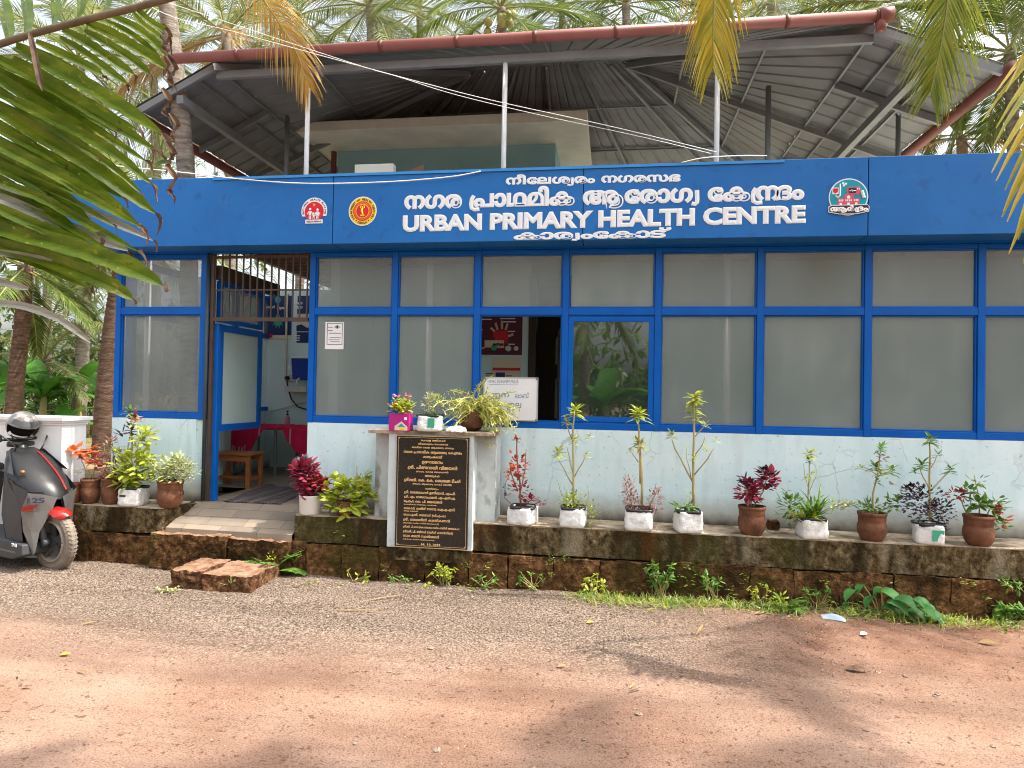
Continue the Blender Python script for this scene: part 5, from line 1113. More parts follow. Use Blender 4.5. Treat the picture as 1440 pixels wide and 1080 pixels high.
# ================================================================== SCOOTER
def catmull_(q, n=6):
    out = []
    for i in range(len(q)-1):
        p0, p1, p2, p3 = q[max(i-1, 0)], q[i], q[i+1], q[min(i+2, len(q)-1)]
        for k in range(n): t = k/n; out.append(.5*((2*p1)+(p2-p0)*t+(2*p0-5*p1+4*p2-p3)*t*t+(3*p1-p0-3*p2+p3)*t**3))
    return out+[q[-1]]
c = ATZ(74, 803, 0); HD = math.radians(-17)
S = thing('motor_scooter', 'grey black and red motor scooter parked at the left edge, seen from its front right', 'scooter', (c.x, c.y+.02, 0), HD); S.scale = (1.2, 1.2, 1.2)
OFF[S.name] = V((0, 0, 0))
RY = Matrix.Rotation(math.radians(90), 3, 'X')
def wheel(cx, name, steer=0):
    Ms = Matrix.Translation((cx, 0, .24)) @ Matrix.Rotation(steer, 4, 'Z')
    prof = [(.165, -.036), (.205, -.042), (.228, -.034), (.239, -.017), (.241, 0), (.239, .017), (.228, .034), (.205, .042), (.165, .036)]
    mb = MB().lathe(prof, (0, 0, 0), 44, ax=RY); mb.f = [f for f in mb.f if len(f) == 4]; mb.m = [0]*len(mb.f)
    for k in range(44):                                   # tread blocks
        a = k*2*math.pi/44; 
        for sg in (-1, 1): 
            p = V((math.cos(a)*.2385, sg*.010, math.sin(a)*.2385)); q = V((math.cos(a+.07)*.2285, sg*.033, math.sin(a+.07)*.2285)); mb.bar(p, q,   .017, .003)
    mb.xform(Ms); w_ = mb.build(name, M['tyre'], S, smooth=False)
    mb = MB().lathe([(.150, -.036), (.168, -.040), (.172, -.030), (.160, -.02), (.160, .02), (.172, .030), (.168, .040), (.150, .036), (.146, 0), (.150, -.036)], (0, 0, 0), 40, ax=RY); mb.f = [f for f in mb.f if len(f) == 4]; mb.m = [0]*len(mb.f)
    [mb.tube([(math.cos(t*.157)*.158, sg*.040, math.sin(t*.157)*.158) for t in range(41)], .010, 6) for sg in (-1, 1)]; mb.xform(Ms).build('rim', mat('dusty_rim', [(.20, .17, .14), (.28, .25, .21)], .5, 10), w_, smooth=True)
    mb = MB()
    for k in range(5):
        a = k*2*math.pi/5+.3
        for da in (-.13, .13): mb.bar((math.cos(a+da*2.2)*.035, -.012, math.sin(a+da*2.2)*.035), (math.cos(a+da)*.155, -.024, math.sin(a+da)*.155), .028, .018, ref=(0, 1, 0))
    mb.lathe([(.0, -.05), (.04, -.05), (.045, -.02), (.045, .03), (0, .03)], (0, 0, 0), 18, ax=RY); mb.xform(Ms).build('spokes', mat('alloy_spokes', [(.05, .05, .052)], .35, spec=.6), w_)
    return w_
wf_ = wheel(0, 'front_wheel', .02); wheel(-1.285, 'rear_wheel')
mb = MB()
for sg in (-1, 1): mb.tube([(0, sg*.078, .24), (-.10, sg*.075, .46), (-.22, sg*.06, .70)], [.026, .024, .022], 10); mb.lathe([(.03, -.02), (.03, .02)], (0, sg*.078, .24), 12, ax=RY)
mb.build('front_fork', M['mgrey'], S, smooth=True)
mb = MB(); n = 12; vs = []
for i in range(n+1):
    a = math.radians(52+50*i/n); r_ = .264
    for y, dr in ((-.075, -.035), (-.06, .0), (0, .016), (.06, .0), (.075, -.035)):
        k = min(1, i/3); vs.append((math.cos(a)*(r_+dr), y*(.35+.65*k), .24+math.sin(a)*(r_+dr)))
mb.add(vs, [(i*5+j, i*5+j+1, (i+1)*5+j+1, (i+1)*5+j) for i in range(n) for j in range(4)]); mb.build('front_fender', M['redp'], S, smooth=True)
def slices(rows, name, m, sub=None, smooth=True, par=S):
    mb = MB(); vs = []
    for z, xb, hw, xf in rows:
        for u, v in ((xb-.05, -hw*.93), (xb, -hw), (xb+(xf-xb)*.55, -hw*.72), (xf-(xf-xb)*.12, -hw*.30), (xf, 0), (xf-(xf-xb)*.12, hw*.30), (xb+(xf-xb)*.55, hw*.72), (xb, hw), (xb-.05, hw*.93)): vs.append((u, v, z))
    k = 9; mb.add(vs, [(i*k+j, i*k+j+1, (i+1)*k+j+1, (i+1)*k+j) for i in range(len(rows)-1) for j in range(k-1)])
    mb.add(vs[-k:], [tuple(range(k))]); return mb.build(name, m, par, smooth=smooth)
ROWS = [(.58, -.16, .20, .045), (.64, -.19, .215, .03), (.72, -.25, .225, -.05), (.80, -.31, .215, -.15), (.88, -.37, .18, -.26), (.94, -.43, .13, -.35), (.97, -.46, .08, -.42)]
nose = slices(ROWS, 'front_cowl', M['gblack'])
mb = MB()
for sg in (1,):
    p = [V((xf-(xf-xb)*.12+.006, sg*hw*.33, z+.006)) for z, xb, hw, xf in ROWS[1:-1]]
    for i in range(len(p)-1): mb.bar(p[i], p[i+1], .012, .005)
mb.build('red_stripe', M['redp'], nose)
for sg, nm in ((-1, 'side_cowl'), (1, 'side_cowl')):
    rear = [(-.05, .190, .645), (-.105, .205, .50), (-.095, .190, .34), (-.03, .150, .15)]
    mid = [(.0, .12, .63), (-.03, .15, .49), (-.045, .160, .33), (-.015, .148, .16)]
    frn = [(.05, .02, .60), (.035, .05, .50), (-.01, .115, .33), (-.01, .14, .19)]
    mb = MB(); vs = [(x, sg*y, z) for a in (rear, mid, frn) for (x, y, z) in a]; f_ = [(j*4+i, j*4+i+1, (j+1)*4+i+1, (j+1)*4+i) for j in range(2) for i in range(3)]
    mb.add(vs, f_); mb.add([(x-.03, y*.94, z) for x, y, z in vs], f_); w_ = mb.build(nm, M['silver'], S)
    if sg == -1:
        for body, m, x0, z0, w0, h0 in (('125', 'ink', 0, .555, .115, .045),):
            mb = MB(); put_line(mb, [body], (0, 0, 0), (w0, 0, -.004), h0, .045, 0, .002, 2); a = math.atan2(.085, .11); sh_ = mb
            mb.xform(Matrix.Translation((-.034, -.200, .568)) @ Matrix.Rotation(math.atan2(.12, .085), 4, 'Z') @ Matrix.Rotation(-.06, 4, 'X')); mb.build('lettering', M['ink'], w_)
        mb = MB(); mb.bar((-.078, -.208, .525), (-.005, -.150, .54), .024, .003, ref=(1, 1, 0)); mb.bar((-.085, -.212, .505), (-.02, -.166, .512), .014, .003, ref=(1, 1, 0)); mb.build('red_mark', M['redp'], w_)
mb = MB(); mb.add([(-.06, -.188, .66), (-.108, -.203, .45), (-.10, -.188, .26), (-.30, -.19, .22), (-.38, -.20, .45), (-.34, -.21, .80), (-.22, -.22, .72)], [tuple(range(7))])
mb.add([(-.06, .188, .66), (-.108, .203, .45), (-.10, .188, .26), (-.30, .19, .22), (-.38, .20, .45), (-.34, .21, .80), (-.22, .22, .72)], [tuple(range(7))])
mb.add([(-.34, -.21, .80), (-.34, .21, .80), (-.38, .20, .45), (-.38, -.20, .45)], [(0, 1, 2, 3)]); mb.add([(-.38, .20, .45), (-.38, -.20, .45), (-.32, -.19, .22), (-.32, .19, .22)], [(0, 1, 2, 3)])
mb.add([(-.20, -.215, .78), (-.34, -.21, .80), (-.47, -.13, .95), (-.42, -.13, .96)], [(0, 1, 2, 3)]); mb.add([(-.20, .215, .78), (-.34, .21, .80), (-.47, .13, .95), (-.42, .13, .96)], [(0, 1, 2, 3)])
mb.build('leg_shield', M['mgrey'], S)
mb = MB(); mb.prism([(-.05, .155), (-.06, .24), (-.30, .26), (-.98, .29), (-1.0, .17), (-.60, .115), (-.2, .11)], -.215, .215); fb = mb.build('floorboard', M['mgrey'], S, bevel=.012)
mb = MB(); put_line(mb, ['TVS'], (-.20, -.218, .215), (-.12, -.218, .215), .028, .05, 0, .002, 2); mb.build('lettering', M['paper'], fb)
mb = MB(); mb.prism([(-.14, .165), (-.14, .178), (-.95, .20), (-.95, .187)], -.2185, -.214); mb.build('silver_trim', M['silver'], fb)
rows = [(.30, -.92, .15), (.45, -.86, .20), (.60, -.84, .22), (.74, -.82, .20)]
mb = MB(); vs = []
for z, xf, hw in rows:
    for u, v in ((xf, -hw*.7), (xf-.12, -hw), (xf-.55, -hw*.95), (-1.72-.06*(z-.3), -hw*.45), (-1.72-.06*(z-.3), hw*.45), (xf-.55, hw*.95), (xf-.12, hw), (xf, hw*.7)): vs.append((u, v, z+(.10*(-u-.9) if u < -1 else 0)))
mb.add(vs, [(i*8+j, i*8+(j+1) % 8, (i+1)*8+(j+1) % 8, (i+1)*8+j) for i in range(3) for j in range(8)] + [tuple(range(24, 32))]); mb.build('rear_body', M['gblack'], S, smooth=True)
mb = MB(); mb.prism([(-.80, .76), (-.84, .82), (-1.15, .815), (-1.22, .86), (-1.62, .90), (-1.68, .86), (-1.3, .80)], -.15, .15); mb.build('seat', M['black'], S, bevel=.03)
mb = MB().tube([(-1.30, .13, .86), (-1.62, .12, .95), (-1.70, 0, .96), (-1.62, -.12, .95), (-1.30, -.13, .86)], .014, 8); mb.build('grab_rail', M['black'], S)
mb = MB().tube([(-.46, 0, .9), (-.53, 0, 1.02)], .045, 12); mb.tube([(-.52, -.10, 1.0), (-.50, 0, 1.0), (-.52, .10, 1.0)], [.02, .032, .02], 10); mb.build('handle_cover', M['gblack'], S, smooth=True)
mb = MB().tube([(-.60, -.33, 1.04), (-.55, -.2, 1.05), (-.53, 0, 1.03), (-.55, .2, 1.05), (-.60, .33, 1.04)], .014, 10); hb = mb.build('handlebar', M['black'], S, smooth=True)
for sg in (-1, 1):
    MB().tube([(-.565, sg*.22, 1.049), (-.605, sg*.345, 1.038)], .021, 12).build('grip', M['black'], hb, smooth=True)
    MB().tube([(-.53, sg*.17, 1.055), (-.49, sg*.19, 1.052), (-.50, sg*.30, 1.046), (-.505, sg*.325, 1.043)], .008, 8).build('lever', M['black'], hb, smooth=True)
    MB().box(-.58, -.51, sg*.17-.03, sg*.17+.03, 1.02, 1.085).build('switch_box', M['black'], hb, bevel=.01)
    if sg > 0: continue
    q = MB().tube([(-.545, sg*.19, 1.06), (-.55, sg*.26, 1.17), (-.56, sg*.30, 1.24)], .007, 8); mr = q.build('mirror_stalk', M['black'], S, smooth=True)
    mb = MB().sphere((-.56, sg*.31, 1.28), .06, 14, sx=.28, sy=1.15, sz=.75); mb.build('mirror', M['gblack'], mr, smooth=True)
mb = MB().tube([(-1.35, -.14, .22), (-1.62, -.17, .33)], [.035, .05], 14); mb.build('exhaust', M['mgrey'], S, smooth=True)
mb = MB().tube([(-.75, .1, .14), (-.72, .22, .012)], .012, 8); mb.build('side_stand', M['mgrey'], S)
MB().box(-1.45, -.95, -.08, .08, .17, .40).build('engine', M['black'], S, bevel=.03)
for k, (p_, q_) in enumerate((((-.56, -.18, 1.05), (-.46, -.10, .93)), ((-.56, .18, 1.05), (-.44, .10, .93)))):
    MB().tube(catmull_([V(p_), V(p_)+V((.10, 0, .03)), V(q_)+V((.06, 0, .05)), V(q_)]), .006, 6).build('brake_cable', M['black'], S, smooth=True)
MB().sphere((-.17, -.165, .80), .035, 12, sx=.6, sy=.5, sz=.5).build('indicator', mat('amber_lens', [(.25, .10, .02)], .2, spec=.6), S, smooth=True)
MB().tube([(-.235, -.221, .735), (-.15, -.20, .665), (-.06, -.155, .648), (.0, -.10, .645)], .005, 5).build('panel_gap', M['black'], S)
# helmet
Mw = Matrix.Translation((c.x, c.y+.02, 0)) @ Matrix.Rotation(HD, 4, 'Z') @ Matrix.Scale(1.2, 4)
hc = Mw @ V((-.53, .02, 1.150)); hd = V((.80, -.52, -.30)).normalized()
T = thing('helmet', 'shiny grey motorcycle helmet with open dark visor hung on the scooter handlebar', 'helmet', hc)
def shell(r_, open_, n=36, m=0):
    mb = MB(); k = n//2+1; vs = []
    upv = V((.25, -.05, 1)).normalized(); sd = hd.cross(upv).normalized(); uu = sd.cross(hd).normalized()
    for i in range(k):
        t = math.pi*i/(k-1)
        for j in range(n):
            a = 2*math.pi*j/n; d = V((math.sin(t)*math.cos(a), math.sin(t)*math.sin(a), -math.cos(t)))
            vs.append(hc + r_*(d.x*hd*1.14 + d.y*sd*.94 + d.z*uu*1.0))
    fs = []
    for i in range(k-1):
        for j in range(n):
            t = math.pi*(i+.5)/(k-1); a = 2*math.pi*(j+.5)/n; d = V((math.sin(t)*math.cos(a), math.sin(t)*math.sin(a), -math.cos(t)))
            if d.z < -.70: continue
            if open_ and d.x > .20 and -.44 < d.z < .22: continue
            fs.append((i*n+j, i*n+(j+1) % n, (i+1)*n+(j+1) % n, (i+1)*n+j))
    return mb.add(vs, fs, m)
shell(.150, True).build('helmet_shell', M['helmet'], T, smooth=True); shell(.118, False).build('liner', mat('helmet_lining', [(.01, .009, .009)], .95, spec=.05), T, smooth=True)
mb = MB(); upv = V((.25, -.05, 1)).normalized(); sd = hd.cross(upv).normalized(); uu = sd.cross(hd).normalized(); vs = []
for i in range(9):
    a = math.radians(-62+124*i/8)
    for zz in (.30, .62): q = math.sqrt(1-zz*zz); vs.append(hc + .158*(hd*1.14*math.cos(a)*q + sd*.94*math.sin(a)*q + uu*zz))
mb.add(vs, [(2*i, 2*i+1, 2*i+3, 2*i+2) for i in range(8)]); mb.build('visor', mat('visor_plastic', [(.05, .05, .05)], .06, spec=.8, alpha=.25), T, smooth=True)
MB().tube([hc-uu*.10+sd*.08, hc-uu*.19+sd*.03+hd*.02, hc-uu*.17-sd*.04, hc-uu*.10-sd*.08], .008, 6).build('strap', M['black'], T)

# ================================================================== PALMS
def catmull(q, n=10):
    out = []
    for i in range(len(q)-1):
        p0, p1, p2, p3 = q[max(i-1, 0)], q[i], q[i+1], q[min(i+2, len(q)-1)]
        for k in range(n):
            t = k/n; out.append(.5*((2*p1)+(p2-p0)*t+(2*p0-5*p1+4*p2-p3)*t*t+(3*p1-p0-3*p2+p3)*t**3))
    return out+[q[-1]]
def frond(mb, pts, ll, n, wl, R_, grav=.5, start=.14, m=(0, 1), seg=3, rr_=.022, side=None, fwd=.5, gap=0):
    q = catmull([V(p) for p in pts], 8); K = len(q)-1
    mb.tube(q, [rr_*(1.1-.95*i/K) for i in range(K+1)], 5, m[1])
    sd0 = None
    for i in range(n):
        t = start+(1-start)*(i+.5)/n; f_ = t*K; j = min(int(f_), K-1); p = q[j].lerp(q[j+1], f_-j); d = (q[j+1]-q[j]).normalized()
        s = V(side) if side is not None else d.cross(V((0, 0, 1)))
        s = s-d*s.dot(d)
        if s.length < .25 and sd0 is not None: s = sd0-d*sd0.dot(d)
        s = s.normalized() if s.length > .01 else V((1, 0, 0)); sd0 = s
        u = s.cross(d); u = u if u.z > 0 else -u
        prof = min(1, .35+(t-start)*4)*(1-.62*max(0, (t-.5)/.5)**1.3)
        for sg in (-1, 1):
            if gap and R_.random() < gap: continue
            L_ = ll*prof*R_.uniform(.85, 1.08); dd = (s*sg*(1.0-.45*t)+d*(fwd+.55*t)+u*.22*(1-t)+rnd_dir(R_)*.07).normalized()
            P_ = [p]; ws = [wl*.55]
            for k in range(seg):
                P_.append(P_[-1]+dd*L_/seg); dd = (dd+V((0, 0, -1))*grav*R_.uniform(.7, 1.3)/seg*1.7).normalized(); ws.append(wl*(1-(k+1)/seg*.9) if k else wl)
            mb.leaf(P_, ws, (d+u*.2), m[0], .18)
FR = {}
STY = {'green': ('palm', 'rachis'), 'pale': ('palmpale', 'rachis'), 'dry': ('palmdry', 'palmdry'), 'yellow': ('palmyel', 'rachis'), 'orange': ('palmor', 'palmor')}
def frond_mesh(L_, e0, bend, ll, n, wl, sty, grav, seed):
    k = (L_, e0, bend, ll, n, wl, sty, grav, seed)
    if k not in FR:
        R_ = random.Random(seed); p = V((0, 0, 0)); e = math.radians(e0); pts = [p]
        for i in range(7):
            p = p+V((math.cos(e), R_.uniform(-.04, .04), math.sin(e)))*L_/7; pts.append(p); e -= math.radians(bend)/7*(.6+.12*i)
        mb = MB(); frond(mb, pts, ll, n, wl, R_, grav, m=(0, 1)); a, b = STY[sty]
        o = mb.build('frond', [M[a], M[b]]); FR[k] = o.data; bpy.data.objects.remove(o)
    return FR[k]
def palm(label, trunk, r0, r1, nf, L_, ll, sty='green', n=58, wl=.035, group=None, cat='palm tree', dead=0, nuts=0, seed=1, bark='trunk', elo=-45, ehi=75, name='coconut_palm', az=None, zmin=None):
    q = [V(p) for p in trunk]; T = thing(name, label, cat, q[0], 0, group); R_ = random.Random(seed)
    sub = catmull(q, 8) if len(q) > 2 else [q[0].lerp(q[-1], i/24) for i in range(25)]
    fine = []
    for i in range(len(sub)-1):
        for k in range(3): fine.append(sub[i].lerp(sub[i+1], k/3))
    K = len(fine); mb = MB(); mb.tube(fine, [(r0+(r1-r0)*min(1, i/K*1.15))*(1+.05*((i % 3) == 0))*(1.35-.35*min(1, i/5)) for i in range(K)], 14)
    mb.build('trunk', M[bark], T, smooth=True); cr_ = q[-1]
    for i in range(nf):
        a = i*2.39996+R_.uniform(-.25, .25) if az is None else az[0]+(az[1]-az[0])*R_.random(); u = (i+.5)/nf; e = ehi+(elo-ehi)*u
        me = frond_mesh(L_, round(e/15)*15, 75 if e > 20 else (60 if e > -10 else 35), ll, n, wl, sty if i < nf-dead else 'dry', .5 if i < nf-dead else 1.1, (i % 3)+seed % 2*7)
        o = bpy.data.objects.new('frond', me); COL.objects.link(o); o.parent = T; o.location = cr_-q[0]+V((0, 0, -.1*u)); o.rotation_euler = (R_.uniform(-.2, .2), R_.uniform(-.1, .1), a)
        k = R_.uniform(.85, 1.1); o.scale = (k, k, k)
    if nuts:
        for i in range(nuts):
            a = R_.uniform(0, 6.28); p = cr_+V((math.cos(a)*.32, math.sin(a)*.32, -.30-R_.uniform(0, .35)))
            MB().sphere(p, .10, 10, sz=1.2).build('coconut', M['lcoco'], T, smooth=True)
    return T
M['lcoco'] = mat('coconut_husk', [(.28, .26, .07), (.40, .33, .12)], .55, 6)
def bgp(label, cx, cy, y, L_, sty, nf, seed, basex=None, **k):
    cr_ = AT(cx, cy, y); b = V((cr_.x+(basex or 0), y+.3, .45)); mid = b.lerp(cr_, .5)+V((.15, 0, 0))
    return palm(label, [b, b.lerp(mid, .5)+V((.05, 0, 0)), mid, mid.lerp(cr_, .5)+V((.05, 0, 0)), cr_], .15, .11, nf, L_, L_*.26, sty, seed=seed, group=k.pop('group', 'coconut palms behind the building'), **k)
# palm whose trunk rises just behind the left end of the fascia
TA = palm('coconut palm whose grey ringed trunk rises behind the left end of the blue fascia', [AT(262, 628, .95), AT(266, 430, .7), AT(262, 250, .36), AT(247, 100, .22), AT(234, 0, .16), AT(222, -90, .10), AT(205, -330, 0)], .10, .085, 11, 3.0, .75, 'pale', seed=4, dead=3, elo=-30, wl=.03)
mb = MB(); R_ = random.Random(3)
frond(mb, [AT(205, -330, 0), AT(270, -200, -.10), AT(340, -50, -.28), AT(385, 20, -.32), AT(415, 70, -.34), AT(434, 122, -.34)], .74, 60, .020, R_, .55, .3, (0, 1), 4, .02, side=(1, 0, .4), fwd=1.0)
mb.build('frond', [M['palmor'], M['palmor']], TA)
mb = MB()
frond(mb, [AT(205, -330, 0), AT(330, -230, .2), AT(420, -90, .4), AT(440, -10, .35)], .55, 46, .018, R_, .8, .3, (0, 1), 4, .02, fwd=.8); mb.build('frond', [M['palmdry'], M['palmdry']], TA)
bgp('coconut palm with a cluster of nuts showing over the middle of the gutter', 705, 8, 9, 3.4, 'green', 20, 1, nuts=9, elo=-40)
bgp('tall pale fronded palm behind the roof, left of the one with nuts', 520, 5, 11, 3.9, 'pale', 20, 2, elo=-50)
bgp('dry brown fronded palm behind the left roof corner', 318, 45, 7.5, 3.0, 'pale', 16, 3, dead=6, elo=-60)
bgp('dense green palm behind the roof, right of the one with nuts', 880, 2, 12, 3.9, 'green', 20, 5, elo=-45)
bgp('pale palm behind the roof, above the right part of the gutter', 1085, -8, 10, 3.6, 'pale', 18, 6, elo=-50)
bgp('green palm standing behind the right end of the gutter', 1255, 0, 9, 3.2, 'green', 18, 7, elo=-50)
bgp('green palm at the far right whose fronds hang behind the red side gutter', 1420, 70, 8, 2.8, 'green', 20, 8, elo=-65)
bgp('low palm with stiff fronds just above the right end of the fascia', 1352, 190, 10, 1.9, 'green', 16, 9, elo=-40, dead=4)
bgp('tall palm beyond the right edge of the roof', 1530, -60, 7, 3.4, 'pale', 16, 10, elo=-55)
bgp('far palm filling the gap left of the nuts', 590, 12, 14, 4.2, 'pale', 22, 61, elo=-60)
bgp('far palm filling the gap right of the nuts', 790, 8, 15, 4.4, 'green', 22, 62, elo=-60)
bgp('far pale palm over the left part of the gutter', 420, 20, 13, 4.0, 'pale', 22, 63, elo=-60)
bgp('far palm between the two right hand palms', 1170, 0, 14, 4.2, 'pale', 22, 64, elo=-60)
bgp('far green palm over the right part of the gutter', 985, 5, 15, 4.4, 'green', 22, 65, elo=-60)
G4 = 'palms in the left yard'
bgp('pale palm high over the left yard with curtains of hanging leaflets', 110, 80, 7, 3.0, 'pale', 20, 11, group=G4, elo=-65)
bgp('palm deep in the left yard behind the pale one', 215, 90, 11, 3.6, 'pale', 18, 12, group=G4, elo=-60)
bgp('palm at the far left of the yard, crown beside the frame edge', -80, 120, 10, 3.4, 'green', 18, 13, group=G4, elo=-55)
bgp('distant pale palm low between the two yard trunks', 60, 290, 13, 3.0, 'pale', 18, 14, group=G4, elo=-60)
palm('palm with a straight brown ringed trunk left in the yard, short green crown', [AT(18, 592, 4.6), AT(24, 520, 4.6), AT(32, 450, 4.6), AT(36, 372, 4.6)], .145, .125, 15, 1.9, .55, 'green', seed=21, bark='trunkbrown', group=G4, elo=-50, wl=.035)
palm('palm with a leaning brown trunk right beside the pale blue wall end', [AT(143, 655, 3.3), AT(148, 560, 3.3), AT(160, 450, 3.3), AT(170, 385, 3.3), AT(178, 310, 3.3)], .155, .125, 12, 2.0, .55, 'pale', seed=22, bark='trunkbrown', group=G4, elo=-30)
TY = palm('young palm with whitish arching fronds low in the yard', [AT(58, 560, 7), AT(60, 540, 7), AT(62, 505, 7)], .14, .12, 7, 2.1, .6, 'pale', seed=23, group=G4, elo=-10, ehi=60, bark='trunkbrown')
mb = MB(); R_ = random.Random(8)
frond(mb, [AT(62, 505, 7), AT(75, 440, 6.4), AT(98, 408, 5.9), AT(128, 386, 5.5), AT(160, 374, 5.2)], .85, 54, .035, R_, .95, .12, (0, 1), 4); mb.build('frond', [M['palmpale'], M['rachis']], TY)
mb = MB(); frond(mb, [AT(62, 505, 7), AT(92, 470, 6.3), AT(125, 452, 5.8), AT(150, 462, 5.5)], .6, 44, .03, R_, .9, .12, (0, 1), 4); mb.build('frond', [M['palmpale'], M['rachis']], TY)
# palm on the right, its trunk just outside the picture
TR = palm('coconut palm at the right of the road whose yellowing fronds hang into the picture', [(7.0, .2, -.05), (7.0, .15, 2.5), (6.8, -.2, 5.5), (6.4, -.6, 8.5)], .16, .11, 4, 2.6, .95, 'green', seed=31, elo=0, wl=.04)
R_ = random.Random(12); K0 = V((6.4, -.6, 8.4))
mb = MB(); frond(mb, [K0, V((4.6, -.45, 8.9)), V((2.6, -.4, 8.2)), AT(1045, -240, -.42), AT(1012, -90, -.42), AT(1004, 20, -.42), AT(1003, 92, -.42)], .98, 62, .036, R_, .75, .3, (0, 1), 4, .028, side=(1, .15, 0), fwd=.7); mb.build('frond', [M['palmyel'], M['rachis']], TR)
M['palmyg'] = lf('yellow_green_palm_leaf', [(.09, .14, .02), (.22, .28, .03), (.42, .40, .05)], .4)
mb = MB(); frond(mb, [K0, V((5.0, -.8, 8.0)), AT(1360, -300, -.8), AT(1340, -90, -.75), AT(1333, 0, -.7), AT(1322, 70, -.66), AT(1309, 128, -.64)], .80, 90, .020, R_, .32, .3, (0, 1), 4, .022, side=(1, .1, 0), fwd=.75); mb.build('frond', [M['palmyg'], M['rachis']], TR)
mb = MB(); frond(mb, [K0, V((5.6, -1.2, 8.0)), AT(1540, -220, -1.7), AT(1505, 0, -2.0), AT(1480, 130, -2.1), AT(1472, 240, -2.15), AT(1475, 330, -2.2)], .85, 30, .062, R_, .28, .3, (0, 1), 4, .025, side=(1, .2, 0), fwd=.85, gap=.15); mb.build('frond', [M['palmyel'], M['rachis']], TR)

palm('taller palm further right whose crown shades the foreground dirt', [(9.8, -5.8, -.05), (9.8, -5.7, 5), (9.2, -5.0, 10), (8.6, -4.35, 14.5)], .17, .12, 15, 2.0, .8, 'green', seed=34, elo=-50, wl=.05)
palm('tall palm beside the road at the right whose crown shades the red dirt', [(6.6, -6.4, -.05), (6.6, -6.4, 5), (6.4, -6.0, 10), (5.9, -5.15, 14.5)], .17, .12, 12, 2.1, .8, 'green', seed=33, elo=-50, wl=.05)
# young palm beside the photographer: the big frond in the top left corner
T = thing('young_palm', 'young palm beside the camera whose broad spotted green frond fills the top left corner', 'palm tree', (-3.1, -5.35, 0), 0)
MB().tube([(-3.1, -5.35, -.03), (-3.05, -5.36, .6), (-2.9, -5.38, 1.3)], [.16, .12, .07], 12).build('trunk', M['trunkbrown'], T, smooth=True)
def spotted(t, b, mp, L, sh, out):
    g = nn(t, 'ShaderNodeNewGeometry'); src = b.inputs['Base Color']
    for sc, lo, hi, c_ in ((40, .66, .72, (.36, .33, .03)), (27, .68, .71, (.06, .03, .015)), (80, .70, .74, (.5, .48, .2))):
        no = nn(t, 'ShaderNodeTexNoise'); no.inputs['Scale'].default_value = sc; no.inputs['Detail'].default_value = 3; L(g.outputs['Position'], no.inputs['Vector'])
        r = nn(t, 'ShaderNodeMapRange'); r.inputs[1].default_value = lo; r.inputs[2].default_value = hi; L(no.outputs[0], r.inputs[0])
        mx = nn(t, 'ShaderNodeMix', data_type='RGBA'); L(src.links[0].from_socket, mx.inputs[6]); mx.inputs[7].default_value = (*c_, 1); L(r.outputs[0], mx.inputs[0])
        for l in list(src.links): t.links.remove(l)
        L(mx.outputs[2], src)
M['broad'] = mat('broad_palm_leaf', [(.028, .055, .004), (.10, .165, .010), (.31, .37, .03)], .33, 14, .45, island=.6, stretch=(1, 1, 2.5), trans=.35, extra=spotted)
M['broadpale'] = mat('dried_grey_leaf', [(.22, .22, .18), (.40, .40, .36)], .35, 16, .5, trans=.2, stretch=(1, 1, 6))
M['tipdry'] = mat('withered_tip', [(.045, .025, .015), (.15, .09, .055), (.26, .17, .11)], .6, 30, .3)
yF = -5.42
mb = MB(); mb.tube(catmull([V((-2.9, -5.38, 1.3)), AT(-420, 250, -5.4), AT(-160, 125, yF), AT(0, 62, yF), AT(120, 28, yF), AT(200, 8, yF), AT(290, -18, yF), AT(420, -60, yF)], 8), [.020]*8+[.010]*8+[.0068]*41, 8)
fro = mb.build('frond_rachis', mat('young_rachis', [(.10, .075, .045), (.22, .17, .11)], .6, 20), T, smooth=True)
R_ = random.Random(2)
def bleaf(pts, wpx, m, y0=yF, y1=yF+.10, tip=0, fold=.34, rag=.12):
    q = catmull([AT(a, b, y0+(y1-y0)*i/(len(pts)-1)) for i, (a, b) in enumerate(pts)], 7); K = len(q)-1; s = (y0+6.6)/939*(1.06 if m == 'broad' else 1)
    ws = [wpx*s*(min(1, .55+i/K*2))*(1-max(0, (i/K-.72)/.28)**1.6*.85)*(1+R_.uniform(-rag, rag)*(i > K*.3)) for i in range(K+1)]
    mb = MB(); mb.leaf(q, ws, (.35, .25, 1), 0, fold); mb.build('leaflet', M[m], fro)
    if tip:
        p = q[-1]; d = (q[-1]-q[-2]).normalized(); P_ = [p]; w_ = [ws[-1]]
        for k in range(6):
            d = (d+V((R_.uniform(-.5, .4), R_.uniform(-.3, .3), -.45+R_.uniform(-.2, .3)))).normalized(); P_.append(P_[-1]+d*tip*s/6); w_.append(wpx*.5*s*(1-k/7)*R_.uniform(.6, 1.3))
        mb = MB(); mb.leaf(P_, w_, (R_.uniform(-1, 1), .5, R_.uniform(-1, 1)), 0, .5); mb.build('leaflet_tip', M['tipdry'], fro)
